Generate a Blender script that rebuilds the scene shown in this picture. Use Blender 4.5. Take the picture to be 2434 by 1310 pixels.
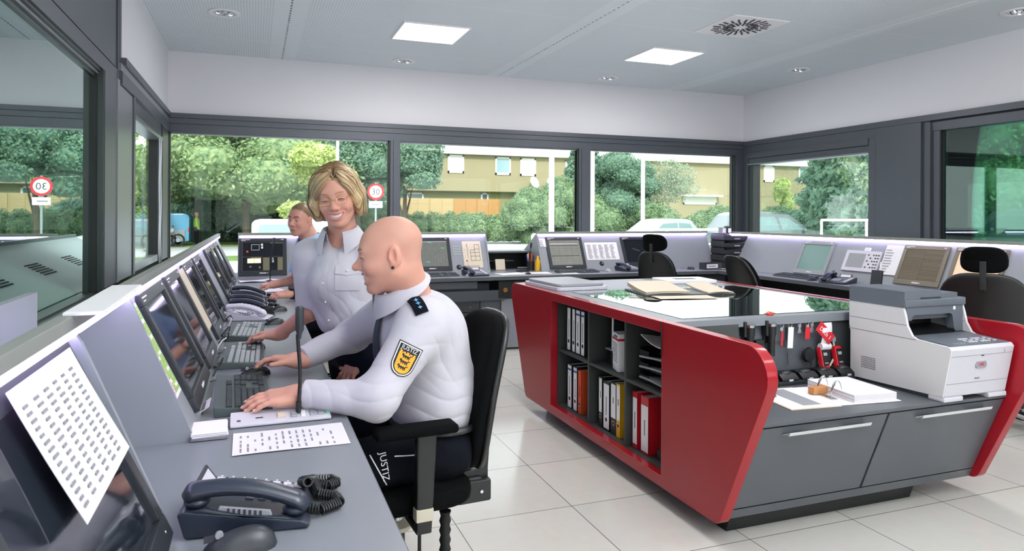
import bpy, bmesh, math, random
import numpy as np
from mathutils import Matrix, Vector, Euler
from math import sin, cos, pi, radians as rad
random.seed(7)
for o in list(bpy.data.objects): bpy.data.objects.remove(o)
sc = bpy.context.scene
COL = sc.collection

# ---------------------------------------------------------------- camera
cam_d = bpy.data.cameras.new('camera'); cam = bpy.data.objects.new('camera', cam_d); COL.objects.link(cam)
YAW, ROLL = rad(20.45), rad(.27)
_F = Vector((sin(YAW), cos(YAW), 0)); _R0 = Vector((cos(YAW), -sin(YAW), 0)); _Z = Vector((0, 0, 1))
_R = _R0*cos(ROLL) + _Z*sin(ROLL); _U = _Z*cos(ROLL) - _R0*sin(ROLL)
cam.matrix_world = Matrix((( _R.x, _U.x, -_F.x, 0), (_R.y, _U.y, -_F.y, 0), (_R.z, _U.z, -_F.z, 1.34), (0, 0, 0, 1)))
cam_d.sensor_fit = 'HORIZONTAL'; cam_d.sensor_width = 36; cam_d.lens = 36*1640/2434
cam_d.shift_x = 0; cam_d.shift_y = -(655-512)/2434
cam_d.clip_start = .05; cam_d.clip_end = 400
cam_d.dof.use_dof = True; cam_d.dof.focus_distance = 2.6; cam_d.dof.aperture_fstop = 9
sc.camera = cam

# ---------------------------------------------------------------- view, world, sun, lamps
vs = sc.view_settings
sc.display_settings.display_device = 'sRGB'
vs.view_transform = 'Standard'; vs.look = 'None'; vs.gamma = 1; vs.use_curve_mapping = False
vs.exposure = 0.0
cy = sc.cycles
cy.max_bounces = 7; cy.diffuse_bounces = 3; cy.glossy_bounces = 4; cy.transmission_bounces = 4; cy.transparent_max_bounces = 10
cy.caustics_reflective = False; cy.caustics_refractive = False
cy.use_denoising = True
w = bpy.data.worlds.new('overcast_sky'); sc.world = w; w.use_nodes = True
nt = w.node_tree; nt.nodes.clear()
out = nt.nodes.new('ShaderNodeOutputWorld'); bg = nt.nodes.new('ShaderNodeBackground')
sky = nt.nodes.new('ShaderNodeTexSky'); sky.sky_type = 'PREETHAM'; sky.turbidity = 6; sky.sun_direction = (0, -.6, .8)
mx = nt.nodes.new('ShaderNodeMixRGB'); mx.inputs[0].default_value = .85; mx.inputs[2].default_value = (.93, .97, 1, 1)
nt.links.new(sky.outputs[0], mx.inputs[1]); nt.links.new(mx.outputs[0], bg.inputs[0]); nt.links.new(bg.outputs[0], out.inputs[0])
bg.inputs[1].default_value = 2.6
sd = bpy.data.lights.new('sun', 'SUN'); sd.energy = 3.3; sd.angle = rad(6); sd.color = (1, .96, .88)
so = bpy.data.objects.new('sun', sd); COL.objects.link(so)
so.rotation_euler = Vector((.12, .75, -.65)).to_track_quat('-Z', 'Y').to_euler()
CEIL = 3.0; YFRONT = -2.6
LAMP_SPOTS = [(1.49, 6.155), (3.96, 6.155), (1.49, 3.7), (3.96, 3.1), (1.49, 1.25), (3.96, .65), (1.49, -1.2), (3.96, -1.2)]
for i, (lx, ly) in enumerate(LAMP_SPOTS):
    ld = bpy.data.lights.new('ceiling_lamp', 'AREA'); ld.shape = 'SQUARE'; ld.size = .56; ld.energy = 27 if ly > 5 else (15 if ly > 2 else 8); ld.color = (1, .965, .955)
    lo = bpy.data.objects.new('ceiling_lamp', ld); COL.objects.link(lo); lo.location = (lx, ly, CEIL-.03)

# added fill lamps at the unseen windows behind and beside the camera, imitating daylight
for loc, rot, sx, sy, en in (((2.7, YFRONT+.06, 1.65), (pi/2, 0, 0), 6.6, 1.4, 45), ((6.22, .2, 1.6), (pi/2, 0, pi/2), 4.2, 1.2, 30), ((-.76, -1.1, 1.55), (pi/2, 0, -pi/2), 2.6, 1.2, 20)):
    ld = bpy.data.lights.new('window_daylight', 'AREA'); ld.shape = 'RECTANGLE'; ld.size = sx; ld.size_y = sy; ld.energy = en; ld.color = (.96, .98, 1)
    lo = bpy.data.objects.new('window_daylight', ld); COL.objects.link(lo); lo.location = loc; lo.rotation_euler = rot

# the photographer's flash head, bounced off the ceiling
fd = bpy.data.lights.new('bounce_flash', 'AREA'); fd.shape = 'DISK'; fd.size = .5; fd.energy = 185; fd.color = (1, .98, .97)
fo = bpy.data.objects.new('bounce_flash', fd); COL.objects.link(fo); fo.location = (1.6, .2, 2.05); fo.rotation_euler = Vector((.05, .10, 1)).to_track_quat('-Z', 'Y').to_euler()

# ---------------------------------------------------------------- materials
MAT = {}
def nd(nt, t, **k):
    n = nt.nodes.new(t)
    for a, b in k.items(): setattr(n, a, b)
    return n
def mat(name, col, rough=.5, metal=0, spec=.5, noise=0, nscale=30, bump=0, emit=None, estr=0, alpha=1, coat=0, sss=0, col2=None, dist=.002, sheen=0):
    m = bpy.data.materials.new(name); m.use_nodes = True; MAT[name] = m
    t = m.node_tree; p = t.nodes['Principled BSDF']; L = t.links.new
    p.inputs['Base Color'].default_value = (*col, 1); p.inputs['Roughness'].default_value = rough
    p.inputs['Metallic'].default_value = metal; p.inputs['Specular IOR Level'].default_value = spec
    if coat: p.inputs['Coat Weight'].default_value = coat; p.inputs['Coat Roughness'].default_value = .08
    if sheen: p.inputs['Sheen Weight'].default_value = sheen
    if sss:
        p.inputs['Subsurface Weight'].default_value = sss; p.inputs['Subsurface Radius'].default_value = (.012, .005, .003)
        p.inputs['Subsurface Scale'].default_value = 1
    if emit: p.inputs['Emission Color'].default_value = (*emit, 1); p.inputs['Emission Strength'].default_value = estr
    if alpha < 1: p.inputs['Alpha'].default_value = alpha
    if noise or bump:
        co = nd(t, 'ShaderNodeTexCoord'); n = nd(t, 'ShaderNodeTexNoise'); n.inputs['Scale'].default_value = nscale; n.inputs['Detail'].default_value = 4
        L(co.outputs['Object'], n.inputs['Vector'])
        if noise:
            c2 = col2 or tuple(c*(1-noise) for c in col)
            r = nd(t, 'ShaderNodeMixRGB'); r.inputs[1].default_value = (*col, 1); r.inputs[2].default_value = (*c2, 1)
            L(n.outputs['Fac'], r.inputs[0]); L(r.outputs[0], p.inputs['Base Color'])
        if bump:
            b = nd(t, 'ShaderNodeBump'); b.inputs['Strength'].default_value = bump; b.inputs['Distance'].default_value = dist
            L(n.outputs['Fac'], b.inputs['Height']); L(b.outputs[0], p.inputs['Normal'])
    return m
def H(h):  # sRGB hex -> linear
    v = [int(h[i:i+2], 16)/255 for i in (0, 2, 4)]
    return tuple(c/12.92 if c <= .04045 else ((c+.055)/1.055)**2.4 for c in v)

mat('wall_white', H('e9e7ec'), .7, noise=.03, nscale=3)
mat('frame_grey', H('545860'), .38, metal=.25, noise=.06, nscale=8)
mat('frame_light', H('84898e'), .32, metal=.35, noise=.05, nscale=8)
mat('frame_dark', H('2a3433'), .4)
mat('seal_black', H('101414'), .6)
mat('desk_grey', H('7e8289'), .35, noise=.04, nscale=60)
mat('desk_edge', H('53565c'), .4, noise=.04, nscale=60)
mat('hood_grey', H('90949c'), .42, noise=.03, nscale=40)
mat('hood_lid', H('8a8d88'), .4, noise=.03, nscale=40)
mat('cabinet_grey', H('50545a'), .4, noise=.04, nscale=50)
mat('cabinet_dark', H('35393c'), .45, noise=.05, nscale=50)
mat('led', (.8, .72, 1), .5, emit=(.70, .57, 1), estr=15)
mat('lamp_panel', (1, 1, 1), .5, emit=(1, .965, .955), estr=6)
mat('black_plastic', H('17191c'), .35, noise=.1, nscale=90)
mat('dark_plastic', H('272b31'), .38, noise=.08, nscale=90)
mat('phone_blue', H('252c3a'), .3, noise=.06, nscale=90)
mat('grey_plastic', H('9a9ca3'), .4, noise=.03, nscale=60)
mat('light_plastic', H('d5d2dd'), .4, noise=.02, nscale=60)
mat('key_grey', H('262d30'), .5); mat('key_light', H('a3aaaa'), .5); mat('key_base', H('454f50'), .5, noise=.04)
mat('screen_black', H('12161f'), .06, spec=.6)
mat('paper', H('f3eff4'), .8, noise=.02, nscale=20)
mat('paper_cream', H('dccfbb'), .8, noise=.06, nscale=40)
mat('ink', H('33343c'), .8); mat('ink_grey', H('8a8892'), .8)
mat('white', H('f4f2f5'), .5); mat('chrome', H('c9ccd0'), .18, metal=1); mat('handle_silver', H('d4d5d9'), .35, metal=.25); mat('silver', H('b9bcc2'), .35, metal=.7)
mat('red_lacquer', H('961420'), .38, spec=.2, coat=.38, noise=.05, nscale=5)
mat('red_plastic', H('c81f2b'), .35); mat('green_led', H('4fc08a'), .5); mat('orange', H('d9502a'), .55)
mat('yellow', H('e8b21e'), .5); mat('blue', H('2c4f9a'), .5); mat('wood', H('c98a56'), .6, noise=.25, nscale=25)
mat('shelf_grey', H('3a3d3c'), .5, noise=.05); mat('chair_fabric', H('060708'), .9, spec=.1, noise=.25, nscale=400, bump=.25)
mat('chair_shell', H('121415'), .38, noise=.05); mat('rubber', H('101112'), .7)
mat('cable', H('2a2d33'), .5); mat('cable_white', H('cfcfd8'), .5)
mat('printer_white', H('c6c4cd'), .42, noise=.02, nscale=40); mat('printer_side', H('d3d0d2'), .45, noise=.02, nscale=40)
mat('printer_grey', H('5a6069'), .4, noise=.04, nscale=60); mat('cream_plastic', H('cfc7b4'), .4)

# ---------------------------------------------------------------- mesh builder
class MB:
    def __init__(s, M=None): s.v = []; s.f = []; s.mi = []; s.mats = []; s.M = M or Matrix()
    def mid(s, m):
        if m not in s.mats: s.mats.append(m)
        return s.mats.index(m)
    def add(s, V, F, m, T=None):
        T = s.M @ T if T is not None else s.M
        n = len(s.v); i = s.mid(m)
        s.v += [tuple(T @ Vector(p)) for p in V]
        s.f += [tuple(a+n for a in f) for f in F]; s.mi += [i]*len(F)
        return s
    def box(s, x0, x1, y0, y1, z0, z1, m, bev=0, seg=2, T=None):
        if not bev:
            V = [(x, y, z) for x in (x0, x1) for y in (y0, y1) for z in (z0, z1)]
            F = [(0, 1, 3, 2), (4, 6, 7, 5), (0, 4, 5, 1), (2, 3, 7, 6), (0, 2, 6, 4), (1, 5, 7, 3)]
            return s.add(V, F, m, T)
        bm = bmesh.new(); bmesh.ops.create_cube(bm, size=1)
        for v in bm.verts: v.co = Vector(((x0+x1)/2+v.co.x*(x1-x0), (y0+y1)/2+v.co.y*(y1-y0), (z0+z1)/2+v.co.z*(z1-z0)))
        bmesh.ops.bevel(bm, geom=bm.edges[:], offset=bev, segments=seg, profile=.5, affect='EDGES')
        bm.verts.index_update()
        V = [tuple(v.co) for v in bm.verts]; F = [tuple(v.index for v in f.verts) for f in bm.faces]; bm.free()
        return s.add(V, F, m, T)
    def prism(s, poly, a, b, m, ax='y', T=None, bev=0):
        """polygon in the plane across axis ax, extruded from a to b"""
        k = {'x': lambda p, t: (t, p[0], p[1]), 'y': lambda p, t: (p[0], t, p[1]), 'z': lambda p, t: (p[0], p[1], t)}[ax]
        n = len(poly); V = [k(p, a) for p in poly]+[k(p, b) for p in poly]
        F = [tuple(range(n))[::-1], tuple(range(n, 2*n))]+[(i, (i+1) % n, n+(i+1) % n, n+i) for i in range(n)]
        if bev:
            bm = bmesh.new(); vs_ = [bm.verts.new(p) for p in V]
            for f in F: bm.faces.new([vs_[i] for i in f])
            bmesh.ops.recalc_face_normals(bm, faces=bm.faces[:])
            es = [e for e in bm.edges if (e.verts[0].index < n) == (e.verts[1].index < n)] if False else bm.edges[:]
            bmesh.ops.bevel(bm, geom=es, offset=bev, segments=2, profile=.5, affect='EDGES', clamp_overlap=True)
            bm.verts.index_update(); V = [tuple(v.co) for v in bm.verts]; F = [tuple(v.index for v in f.verts) for f in bm.faces]; bm.free()
        return s.add(V, F, m, T)
    def cyl(s, p, q, r, m, r2=None, n=16, cap=True):
        p, q = Vector(p), Vector(q); r2 = r if r2 is None else r2
        d = (q-p).normalized(); a = d.orthogonal().normalized(); b = d.cross(a)
        V = []
        for c, rr in ((p, r), (q, r2)): V += [tuple(c+(a*cos(2*pi*i/n)+b*sin(2*pi*i/n))*rr) for i in range(n)]
        F = [(i, (i+1) % n, n+(i+1) % n, n+i) for i in range(n)]
        if cap: F += [tuple(range(n))[::-1], tuple(range(n, 2*n))]
        return s.add(V, F, m)
    def tube(s, pts, r, m, n=8, closed=False):
        P = [Vector(p) for p in pts]; N = len(P); R = r if isinstance(r, (list, tuple)) else [r]*N
        V = []; a = None
        for i, p in enumerate(P):
            d = (P[min(i+1, N-1)]-P[max(i-1, 0)])
            d = d.normalized() if d.length > 1e-9 else Vector((0, 0, 1))
            a = (a-d*a.dot(d)) if a is not None else d.orthogonal()
            a = a.normalized() if a.length > 1e-6 else d.orthogonal().normalized()
            b = d.cross(a)
            V += [tuple(p+(a*cos(2*pi*j/n)+b*sin(2*pi*j/n))*R[i]) for j in range(n)]
        F = [(i*n+j, i*n+(j+1) % n, (i+1)*n+(j+1) % n, (i+1)*n+j) for i in range(N-1) for j in range(n)]
        F += [tuple(range(n))[::-1], tuple(range((N-1)*n, N*n))]
        return s.add(V, F, m)
    def lathe(s, prof, m, c=(0, 0, 0), n=24, T=None):
        """prof [(radius, z)...] turned about z through c"""
        V = [(c[0]+r*cos(2*pi*j/n), c[1]+r*sin(2*pi*j/n), c[2]+z) for r, z in prof for j in range(n)]
        K = len(prof)
        F = [(i*n+j, i*n+(j+1) % n, (i+1)*n+(j+1) % n, (i+1)*n+j) for i in range(K-1) for j in range(n)]
        if prof[0] != prof[-1]: F += [tuple(range(n))[::-1], tuple(range((K-1)*n, K*n))]
        return s.add(V, F, m, T)
    def ell(s, c, r, m, n=16, k=10, T=None):
        V = []; 
        for i in range(k+1):
            a = -pi/2+pi*i/k
            V += [(c[0]+r[0]*cos(a)*cos(2*pi*j/n), c[1]+r[1]*cos(a)*sin(2*pi*j/n), c[2]+r[2]*sin(a)) for j in range(n)]
        F = [(i*n+j, i*n+(j+1) % n, (i+1)*n+(j+1) % n, (i+1)*n+j) for i in range(k) for j in range(n)]
        return s.add(V, F, m, T)
    def grid(s, fn, nu, nv, m, thick=0, T=None):
        """surface fn(u,v), u,v in 0..1; thick extrudes down its normal roughly along -z of fn frame"""
        V = [tuple(fn(i/nu, j/nv)) for i in range(nu+1) for j in range(nv+1)]
        W = nv+1; F = [(i*W+j, (i+1)*W+j, (i+1)*W+j+1, i*W+j+1) for i in range(nu) for j in range(nv)]
        if thick:
            n0 = len(V); N = []
            for i in range(nu+1):
                for j in range(nv+1):
                    a = Vector(V[min(i+1, nu)*W+j])-Vector(V[max(i-1, 0)*W+j]); b = Vector(V[i*W+min(j+1, nv)])-Vector(V[i*W+max(j-1, 0)])
                    N.append(a.cross(b).normalized())
            V += [tuple(Vector(V[i])-N[i]*thick) for i in range(n0)]
            F += [tuple(n0+a for a in f[::-1]) for f in F]
            ring = [(i, 0) for i in range(nu)]+[(nu, j) for j in range(nv)]+[(i, nv) for i in range(nu, 0, -1)]+[(0, j) for j in range(nv, 0, -1)]
            R_ = [i*W+j for i, j in ring]
            F += [(R_[i], R_[i-1], n0+R_[i-1], n0+R_[i]) for i in range(len(R_))]
        return s.add(V, F, m, T)
    def text(s, txt, size, m, T, depth=.0006, align='CENTER'):
        V, F = text_mesh(txt, align)
        V = [(x*size, y*size, depth if z > 0 else 0) for x, y, z in V]
        return s.add(V, F, m, T)
    def mesh(s, name, smooth=35):
        me = bpy.data.meshes.new(name); me.from_pydata(s.v, [], s.f)
        for m in s.mats: me.materials.append(MAT[m])
        me.polygons.foreach_set('material_index', s.mi)
        bm = bmesh.new(); bm.from_mesh(me); bmesh.ops.recalc_face_normals(bm, faces=bm.faces[:]); bm.to_mesh(me); bm.free()
        if smooth: me.polygons.foreach_set('use_smooth', [True]*len(me.polygons)); me.set_sharp_from_angle(angle=rad(smooth))
        me.update(); return me
_TX = {}
def text_mesh(txt, align='CENTER'):
    if (txt, align) in _TX: return _TX[(txt, align)]
    cu = bpy.data.curves.new('t', 'FONT'); cu.body = txt; cu.align_x = align; cu.align_y = 'CENTER'; cu.extrude = .01; cu.resolution_u = 3
    ob = bpy.data.objects.new('t', cu); COL.objects.link(ob); bpy.context.view_layer.update()
    me = ob.evaluated_get(bpy.context.evaluated_depsgraph_get()).to_mesh()
    V = [tuple(v.co) for v in me.vertices]; F = [tuple(p.vertices) for p in me.polygons]
    bpy.data.objects.remove(ob); bpy.data.curves.remove(cu)
    _TX[(txt, align)] = (V, F); return V, F

def thing(name, label, cat, loc=(0, 0, 0), rot=0, group=None):
    o = bpy.data.objects.new(name, None); COL.objects.link(o); o.empty_display_size = .1
    o.location = loc; o.rotation_euler = rot if isinstance(rot, tuple) else (0, 0, rot)
    o['label'] = label; o['category'] = cat
    if group: o['group'] = group
    return o
def part(name, mb, parent, label=None, smooth=35):
    o = bpy.data.objects.new(name, mb.mesh(name, smooth) if isinstance(mb, MB) else mb); COL.objects.link(o); o.parent = parent
    if label: o['label'] = label
    if smooth == 35 and o.type == 'MESH' and len(o.data.polygons) > 6:
        w_ = o.modifiers.new('weighted_normals', 'WEIGHTED_NORMAL'); w_.keep_sharp = True
    return o
def solo(name, mb, label, cat, loc=(0, 0, 0), rot=0, group=None, smooth=35):
    o = part(name, mb, None, label, smooth); o.location = loc; o.rotation_euler = rot if isinstance(rot, tuple) else (0, 0, rot)
    o['category'] = cat
    if group: o['group'] = group
    return o
def struct(name, mb, parent=None, smooth=35):
    o = part(name, mb, parent, None, smooth)
    if not parent: o['kind'] = 'structure'
    return o
def dup(root, loc, rot, label=None, group=None):
    def cp(o, par):
        c = o.copy(); COL.objects.link(c); c.parent = par
        for k in KIDS.get(o.name, o.children): cp(k, c)
        return c
    r = root.copy(); COL.objects.link(r); r.location = loc; r.rotation_euler = rot if isinstance(rot, tuple) else (0, 0, rot)
    if label: r['label'] = label
    if group: r['group'] = group
    for k in [o for o in bpy.data.objects if o.parent == root]:
        c = k.copy(); COL.objects.link(c); c.parent = r
        for g in [o for o in bpy.data.objects if o.parent == k]:
            d = g.copy(); COL.objects.link(d); d.parent = c
    return r
KIDS = {}
def TM(loc=(0, 0, 0), rx=0, ry=0, rz=0): return Matrix.Translation(loc) @ Euler((rx, ry, rz)).to_matrix().to_4x4()
# ================================================================ ROOM SHELL
XL, XR, YB, YF = -.83, 6.30, 7.79, -2.6
# ---- floor material: large pale tiles with thin dark joints, polished
def tile_mat():
    m = bpy.data.materials.new('floor_tiles'); m.use_nodes = True; MAT['floor_tiles'] = m
    t = m.node_tree; p = t.nodes['Principled BSDF']; L = t.links.new
    co = nd(t, 'ShaderNodeTexCoord'); mp = nd(t, 'ShaderNodeMapping'); L(co.outputs['Object'], mp.inputs[0])
    mp.inputs['Location'].default_value = (-1.376+.555*4, -2.885+.55*8, 0)
    b = nd(t, 'ShaderNodeTexBrick'); b.offset = 0; b.squash = 1
    b.inputs['Color1'].default_value = (*H('dcd8d0'), 1); b.inputs['Color2'].default_value = (*H('d6d3cc'), 1); b.inputs['Mortar'].default_value = (*H('6f6e6b'), 1)
    b.inputs['Scale'].default_value = 1; b.inputs['Mortar Size'].default_value = .0022; b.inputs['Mortar Smooth'].default_value = .1
    b.inputs['Brick Width'].default_value = .555; b.inputs['Row Height'].default_value = .55
    L(mp.outputs[0], b.inputs['Vector'])
    n = nd(t, 'ShaderNodeTexNoise'); n.inputs['Scale'].default_value = 18; n.inputs['Detail'].default_value = 6; L(co.outputs['Object'], n.inputs['Vector'])
    mx = nd(t, 'ShaderNodeMixRGB', blend_type='MULTIPLY'); mx.inputs[0].default_value = .12
    L(b.outputs['Color'], mx.inputs[1]); L(n.outputs['Color'], mx.inputs[2]); L(mx.outputs[0], p.inputs['Base Color'])
    p.inputs['Roughness'].default_value = .16; p.inputs['Specular IOR Level'].default_value = .55
tile_mat()
def ceil_mat():
    m = bpy.data.materials.new('ceiling_panels'); m.use_nodes = True; MAT['ceiling_panels'] = m
    t = m.node_tree; p = t.nodes['Principled BSDF']; L = t.links.new
    co = nd(t, 'ShaderNodeTexCoord')
    # fine perforation in rows
    mp = nd(t, 'ShaderNodeMapping'); mp.inputs['Scale'].default_value = (1/.022, 1/.022, 0); L(co.outputs['Object'], mp.inputs[0])
    vo = nd(t, 'ShaderNodeTexVoronoi', feature='F1'); vo.inputs['Randomness'].default_value = 0; vo.inputs['Scale'].default_value = 1; L(mp.outputs[0], vo.inputs['Vector'])
    th = nd(t, 'ShaderNodeMath', operation='LESS_THAN'); th.inputs[1].default_value = .26; L(vo.outputs['Distance'], th.inputs[0])
    # plain margins: rows 0.6 m with thin seams
    b = nd(t, 'ShaderNodeTexBrick'); b.offset = 0
    b.inputs['Color1'].default_value = (0, 0, 0, 1); b.inputs['Color2'].default_value = (0, 0, 0, 1); b.inputs['Mortar'].default_value = (1, 1, 1, 1)
    b.inputs['Scale'].default_value = 1; b.inputs['Mortar Size'].default_value = .0035; b.inputs['Brick Width'].default_value = 2.44; b.inputs['Row Height'].default_value = .6
    mp2 = nd(t, 'ShaderNodeMapping'); mp2.inputs['Location'].default_value = (-.267+2.44*2, -5.86+.6*14, 0); L(co.outputs['Object'], mp2.inputs[0]); L(mp2.outputs[0], b.inputs['Vector'])
    sx = nd(t, 'ShaderNodeSeparateXYZ'); L(mp2.outputs[0], sx.inputs[0])
    md = nd(t, 'ShaderNodeMath', operation='MODULO'); md.inputs[1].default_value = 2.44; L(sx.outputs[0], md.inputs[0])
    ab = nd(t, 'ShaderNodeMath', operation='COMPARE'); ab.inputs[1].default_value = 1.22; ab.inputs[2].default_value = 1.09; L(md.outputs[0], ab.inputs[0])
    pf = nd(t, 'ShaderNodeMath', operation='MULTIPLY'); L(th.outputs[0], pf.inputs[0]); L(ab.outputs[0], pf.inputs[1])
    m1 = nd(t, 'ShaderNodeMixRGB'); m1.inputs[1].default_value = (*H('e6edf1'), 1); m1.inputs[2].default_value = (*H('c0c9ce'), 1); L(pf.outputs[0], m1.inputs[0])
    m2 = nd(t, 'ShaderNodeMixRGB'); m2.inputs[2].default_value = (*H('f0f2f4'), 1); L(b.outputs['Color'], m2.inputs[0]); L(m1.outputs[0], m2.inputs[1])
    L(m2.outputs[0], p.inputs['Base Color']); p.inputs['Roughness'].default_value = .45
ceil_mat()
def glass_mat(name, tint, refl, ior=1.6, gtint=(.82, .95, .9)):
    m = bpy.data.materials.new(name); m.use_nodes = True; MAT[name] = m
    t = m.node_tree; t.nodes.clear(); L = t.links.new
    o = nd(t, 'ShaderNodeOutputMaterial'); tr = nd(t, 'ShaderNodeBsdfTransparent'); gl = nd(t, 'ShaderNodeBsdfGlossy'); mx = nd(t, 'ShaderNodeMixShader')
    tr.inputs[0].default_value = (*tint, 1); gl.inputs[0].default_value = (*gtint, 1); gl.inputs['Roughness'].default_value = 0
    fr = nd(t, 'ShaderNodeFresnel'); fr.inputs[0].default_value = ior
    mu = nd(t, 'ShaderNodeMath', operation='MULTIPLY'); mu.use_clamp = True; mu.inputs[1].default_value = refl
    L(fr.outputs[0], mu.inputs[0]); L(mu.outputs[0], mx.inputs[0]); L(tr.outputs[0], mx.inputs[1]); L(gl.outputs[0], mx.inputs[2]); L(mx.outputs[0], o.inputs[0])
glass_mat('window_glass', (.97, .99, .98), .28, 1.45)
glass_mat('security_glass', (.78, .94, .88), 2.3, 1.75, (.84, .99, .95))
glass_mat('dark_glass', (.36, .60, .52), 1.5, 1.7, (.8, .97, .92))
glass_mat('table_glass', (.72, .86, .82), 1.5, 1.6, (.95, 1, .98))
glass_mat('lens_glass', (.99, .99, .99), .6, 1.5)

b = MB(); b.box(XL-.4, XR+.4, YF-.3, YB+.3, -.12, 0, 'floor_tiles'); struct('floor', b)
# ceiling slab with a deep dark roof above it; shadow joints are real slots
b = MB()
joints = [.267, 2.71, 5.19]
xs = [XL-.4]+[x for j in joints[:2] for x in (j-.008, j+.008)]+[XR+.4]
for i in range(0, len(xs), 2): b.box(xs[i], xs[i+1], YF-.3, YB+.3, CEIL, CEIL+.05, 'ceiling_panels')
struct('ceiling', b)
b = MB(); b.box(XL-.9, XR+.9, YF-.6, YB+.8, CEIL+.06, CEIL+.3, 'seal_black'); struct('roof_slab', b)  # unseen overhang past the walls, added to keep sun off the windows
b = MB()
for j in joints[:2]:
    y = YB
    while y > YF:
        b.box(j-.008, j+.008, y-.045, y-.022, CEIL+.001, CEIL+.05, 'ceiling_panels'); y -= .075
b.box(joints[2]-.03, joints[2]+.03, YF, YB, CEIL-.004, CEIL+.001, 'ceiling_panels')
struct('trim_1', b)
# white upper walls
b = MB(); b.box(XL-.3, XR+.3, YB, YB+.25, 2.365, CEIL, 'wall_white'); struct('wall_back', b)
b = MB(); b.box(XR, XR+.25, YF, YB, 2.36, CEIL, 'wall_white'); struct('wall_right', b)
b = MB(); b.box(XL-.25, XL, 5.18, YB, 2.37, CEIL, 'wall_white'); struct('wall_left', b)
b = MB(); b.box(XL-.3, XR+.3, YF-.25, YF, 2.37, CEIL, 'wall_white'); b.box(XL-.3, XR+.3, YF-.25, YF, 0, .92, 'frame_grey'); struct('wall_front', b)
b = MB()
for x in (XL, 1.45, 3.87, XR): b.box(x-.06, x+.06, YF-.2, YF-.02, .92, 2.37, 'frame_grey')
struct('trim_mullions_front', b)
g = MB(); g.box(XL, XR, YF-.12, YF-.11, .92, 2.37, 'window_glass'); struct('window_8', g)
# parapets under the windows
b = MB(); b.box(XL-.25, XR+.25, YB+.02, YB+.2, 0, .62, 'frame_grey'); b.box(XL-.25, XR+.25, YB-.03, YB+.22, .60, .64, 'frame_light'); struct('wall_back_parapet', b)
b = MB(); b.box(XL-.22, XL-.02, YF, YB, 0, .84, 'frame_grey'); b.box(XL-.25, XL+.02, YF, YB, .84, .875, 'frame_dark'); struct('wall_left_parapet', b)
b = MB(); b.box(XR+.02, XR+.22, YF, YB, 0, .90, 'frame_grey'); b.box(XR-.02, XR+.25, YF, YB, .90, .94, 'frame_light'); struct('wall_right_parapet', b)
# ---- back wall header and windows
b = MB()
b.box(XL, XR, YB-.035, YB+.12, 2.318, 2.366, 'frame_grey'); b.box(XL, XR, YB-.022, YB+.12, 2.262, 2.316, 'frame_grey'); b.box(XL, XR, YB-.01, YB+.12, 2.175, 2.26, 'frame_grey')
struct('trim_header_back', b)
mull = [(1.432, 1.542), (3.79, 3.948)]
b = MB()
for x0, x1 in mull:
    b.box(x0, x1, YB-.02, YB+.1, .62, 2.18, 'frame_grey'); b.box(x0-.012, x0, YB+.01, YB+.1, .62, 2.18, 'frame_dark'); b.box(x0+.03, x0+.034, YB-.023, YB, .62, 2.18, 'seal_black')
b.box(6.165, XR, YB-.02, YB+.1, .62, 2.18, 'frame_grey'); b.box(6.15, 6.165, YB, YB+.1, .62, 2.18, 'frame_dark')
b.box(XL-.06, XL+.006, YB-.02, YB+.1, .62, 2.18, 'frame_dark')
struct('trim_mullions_back', b)
for n, (x0, x1) in zip((3, 4, 5), ((-.82, 1.42), (1.542, 3.79), (3.948, 6.15))):
    g = MB(); g.box(x0, x1, YB+.05, YB+.056, .64, 2.175, 'window_glass'); w_ = struct('window_%d' % n, g)
    f = MB()
    for (a, c, z0, z1) in ((x0, x1, 2.158, 2.175), (x0, x1, .64, .67), (x0, x0+.012, .64, 2.175), (x1-.012, x1, .64, 2.175)):
        f.box(a, c, YB+.03, YB+.07, z0, z1, 'frame_light' if z0 > 2 else 'frame_dark')
    part('window_frame', f, w_)
# ---- right wall: header band, blind box window, panel, big security window
b = MB()
b.box(XR-.03, XR+.1, YF, YB, 2.30, 2.361, 'frame_grey')
b.box(XR-.02, XR+.1, 5.61, YB, 2.2, 2.298, 'frame_grey'); b.box(XR-.035, XR+.1, 5.70, YB-.1, 2.125, 2.198, 'frame_grey'); b.box(XR-.015, XR+.1, 5.70, YB-.1, 2.055, 2.12, 'frame_grey'); b.box(XR-.03, XR+.1, 5.7, YB-.12, 2.035, 2.052, 'frame_light')
b.box(XR-.024, XR+.1, 5.612, 5.70, .94, 2.199, 'frame_grey'); b.box(XR-.012, XR+.1, 7.57, 7.66, .94, 2.06, 'frame_dark'); b.box(XR-.024, XR+.1, 7.66, YB-.021, .94, 2.199, 'frame_grey'); b.box(XR-.022, XR, 7.69, 7.70, .94, 2.2, 'seal_black')
struct('trim_header_right', b)
b = MB(); b.box(XR-.03, XR+.15, 5.065, 5.606, .9, 2.298, 'frame_grey', bev=.002); struct('trim_panel_right', b)
g = MB(); g.box(XR+.05, XR+.056, 5.70, 7.57, .94, 2.04, 'window_glass'); struct('window_6', g)
b = MB()
b.box(XR, XR+.2, 4.985, 5.065, .9, 2.30, 'frame_grey'); b.box(XR+.03, XR+.2, 4.905, 4.985, .9, 2.30, 'frame_grey'); b.box(XR+.02, XR+.2, YF, 4.985, 2.20, 2.29, 'frame_grey'); b.box(XR, XR+.2, YF, 5.0, 2.29, 2.30, 'seal_black')
b.box(XR+.055, XR+.1, 4.88, 4.905, .94, 2.2, 'seal_black')
b.box(XR+.03, XR+.12, 2.3, 2.42, .94, 2.2, 'frame_dark')
struct('trim_window_right', b)
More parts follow.
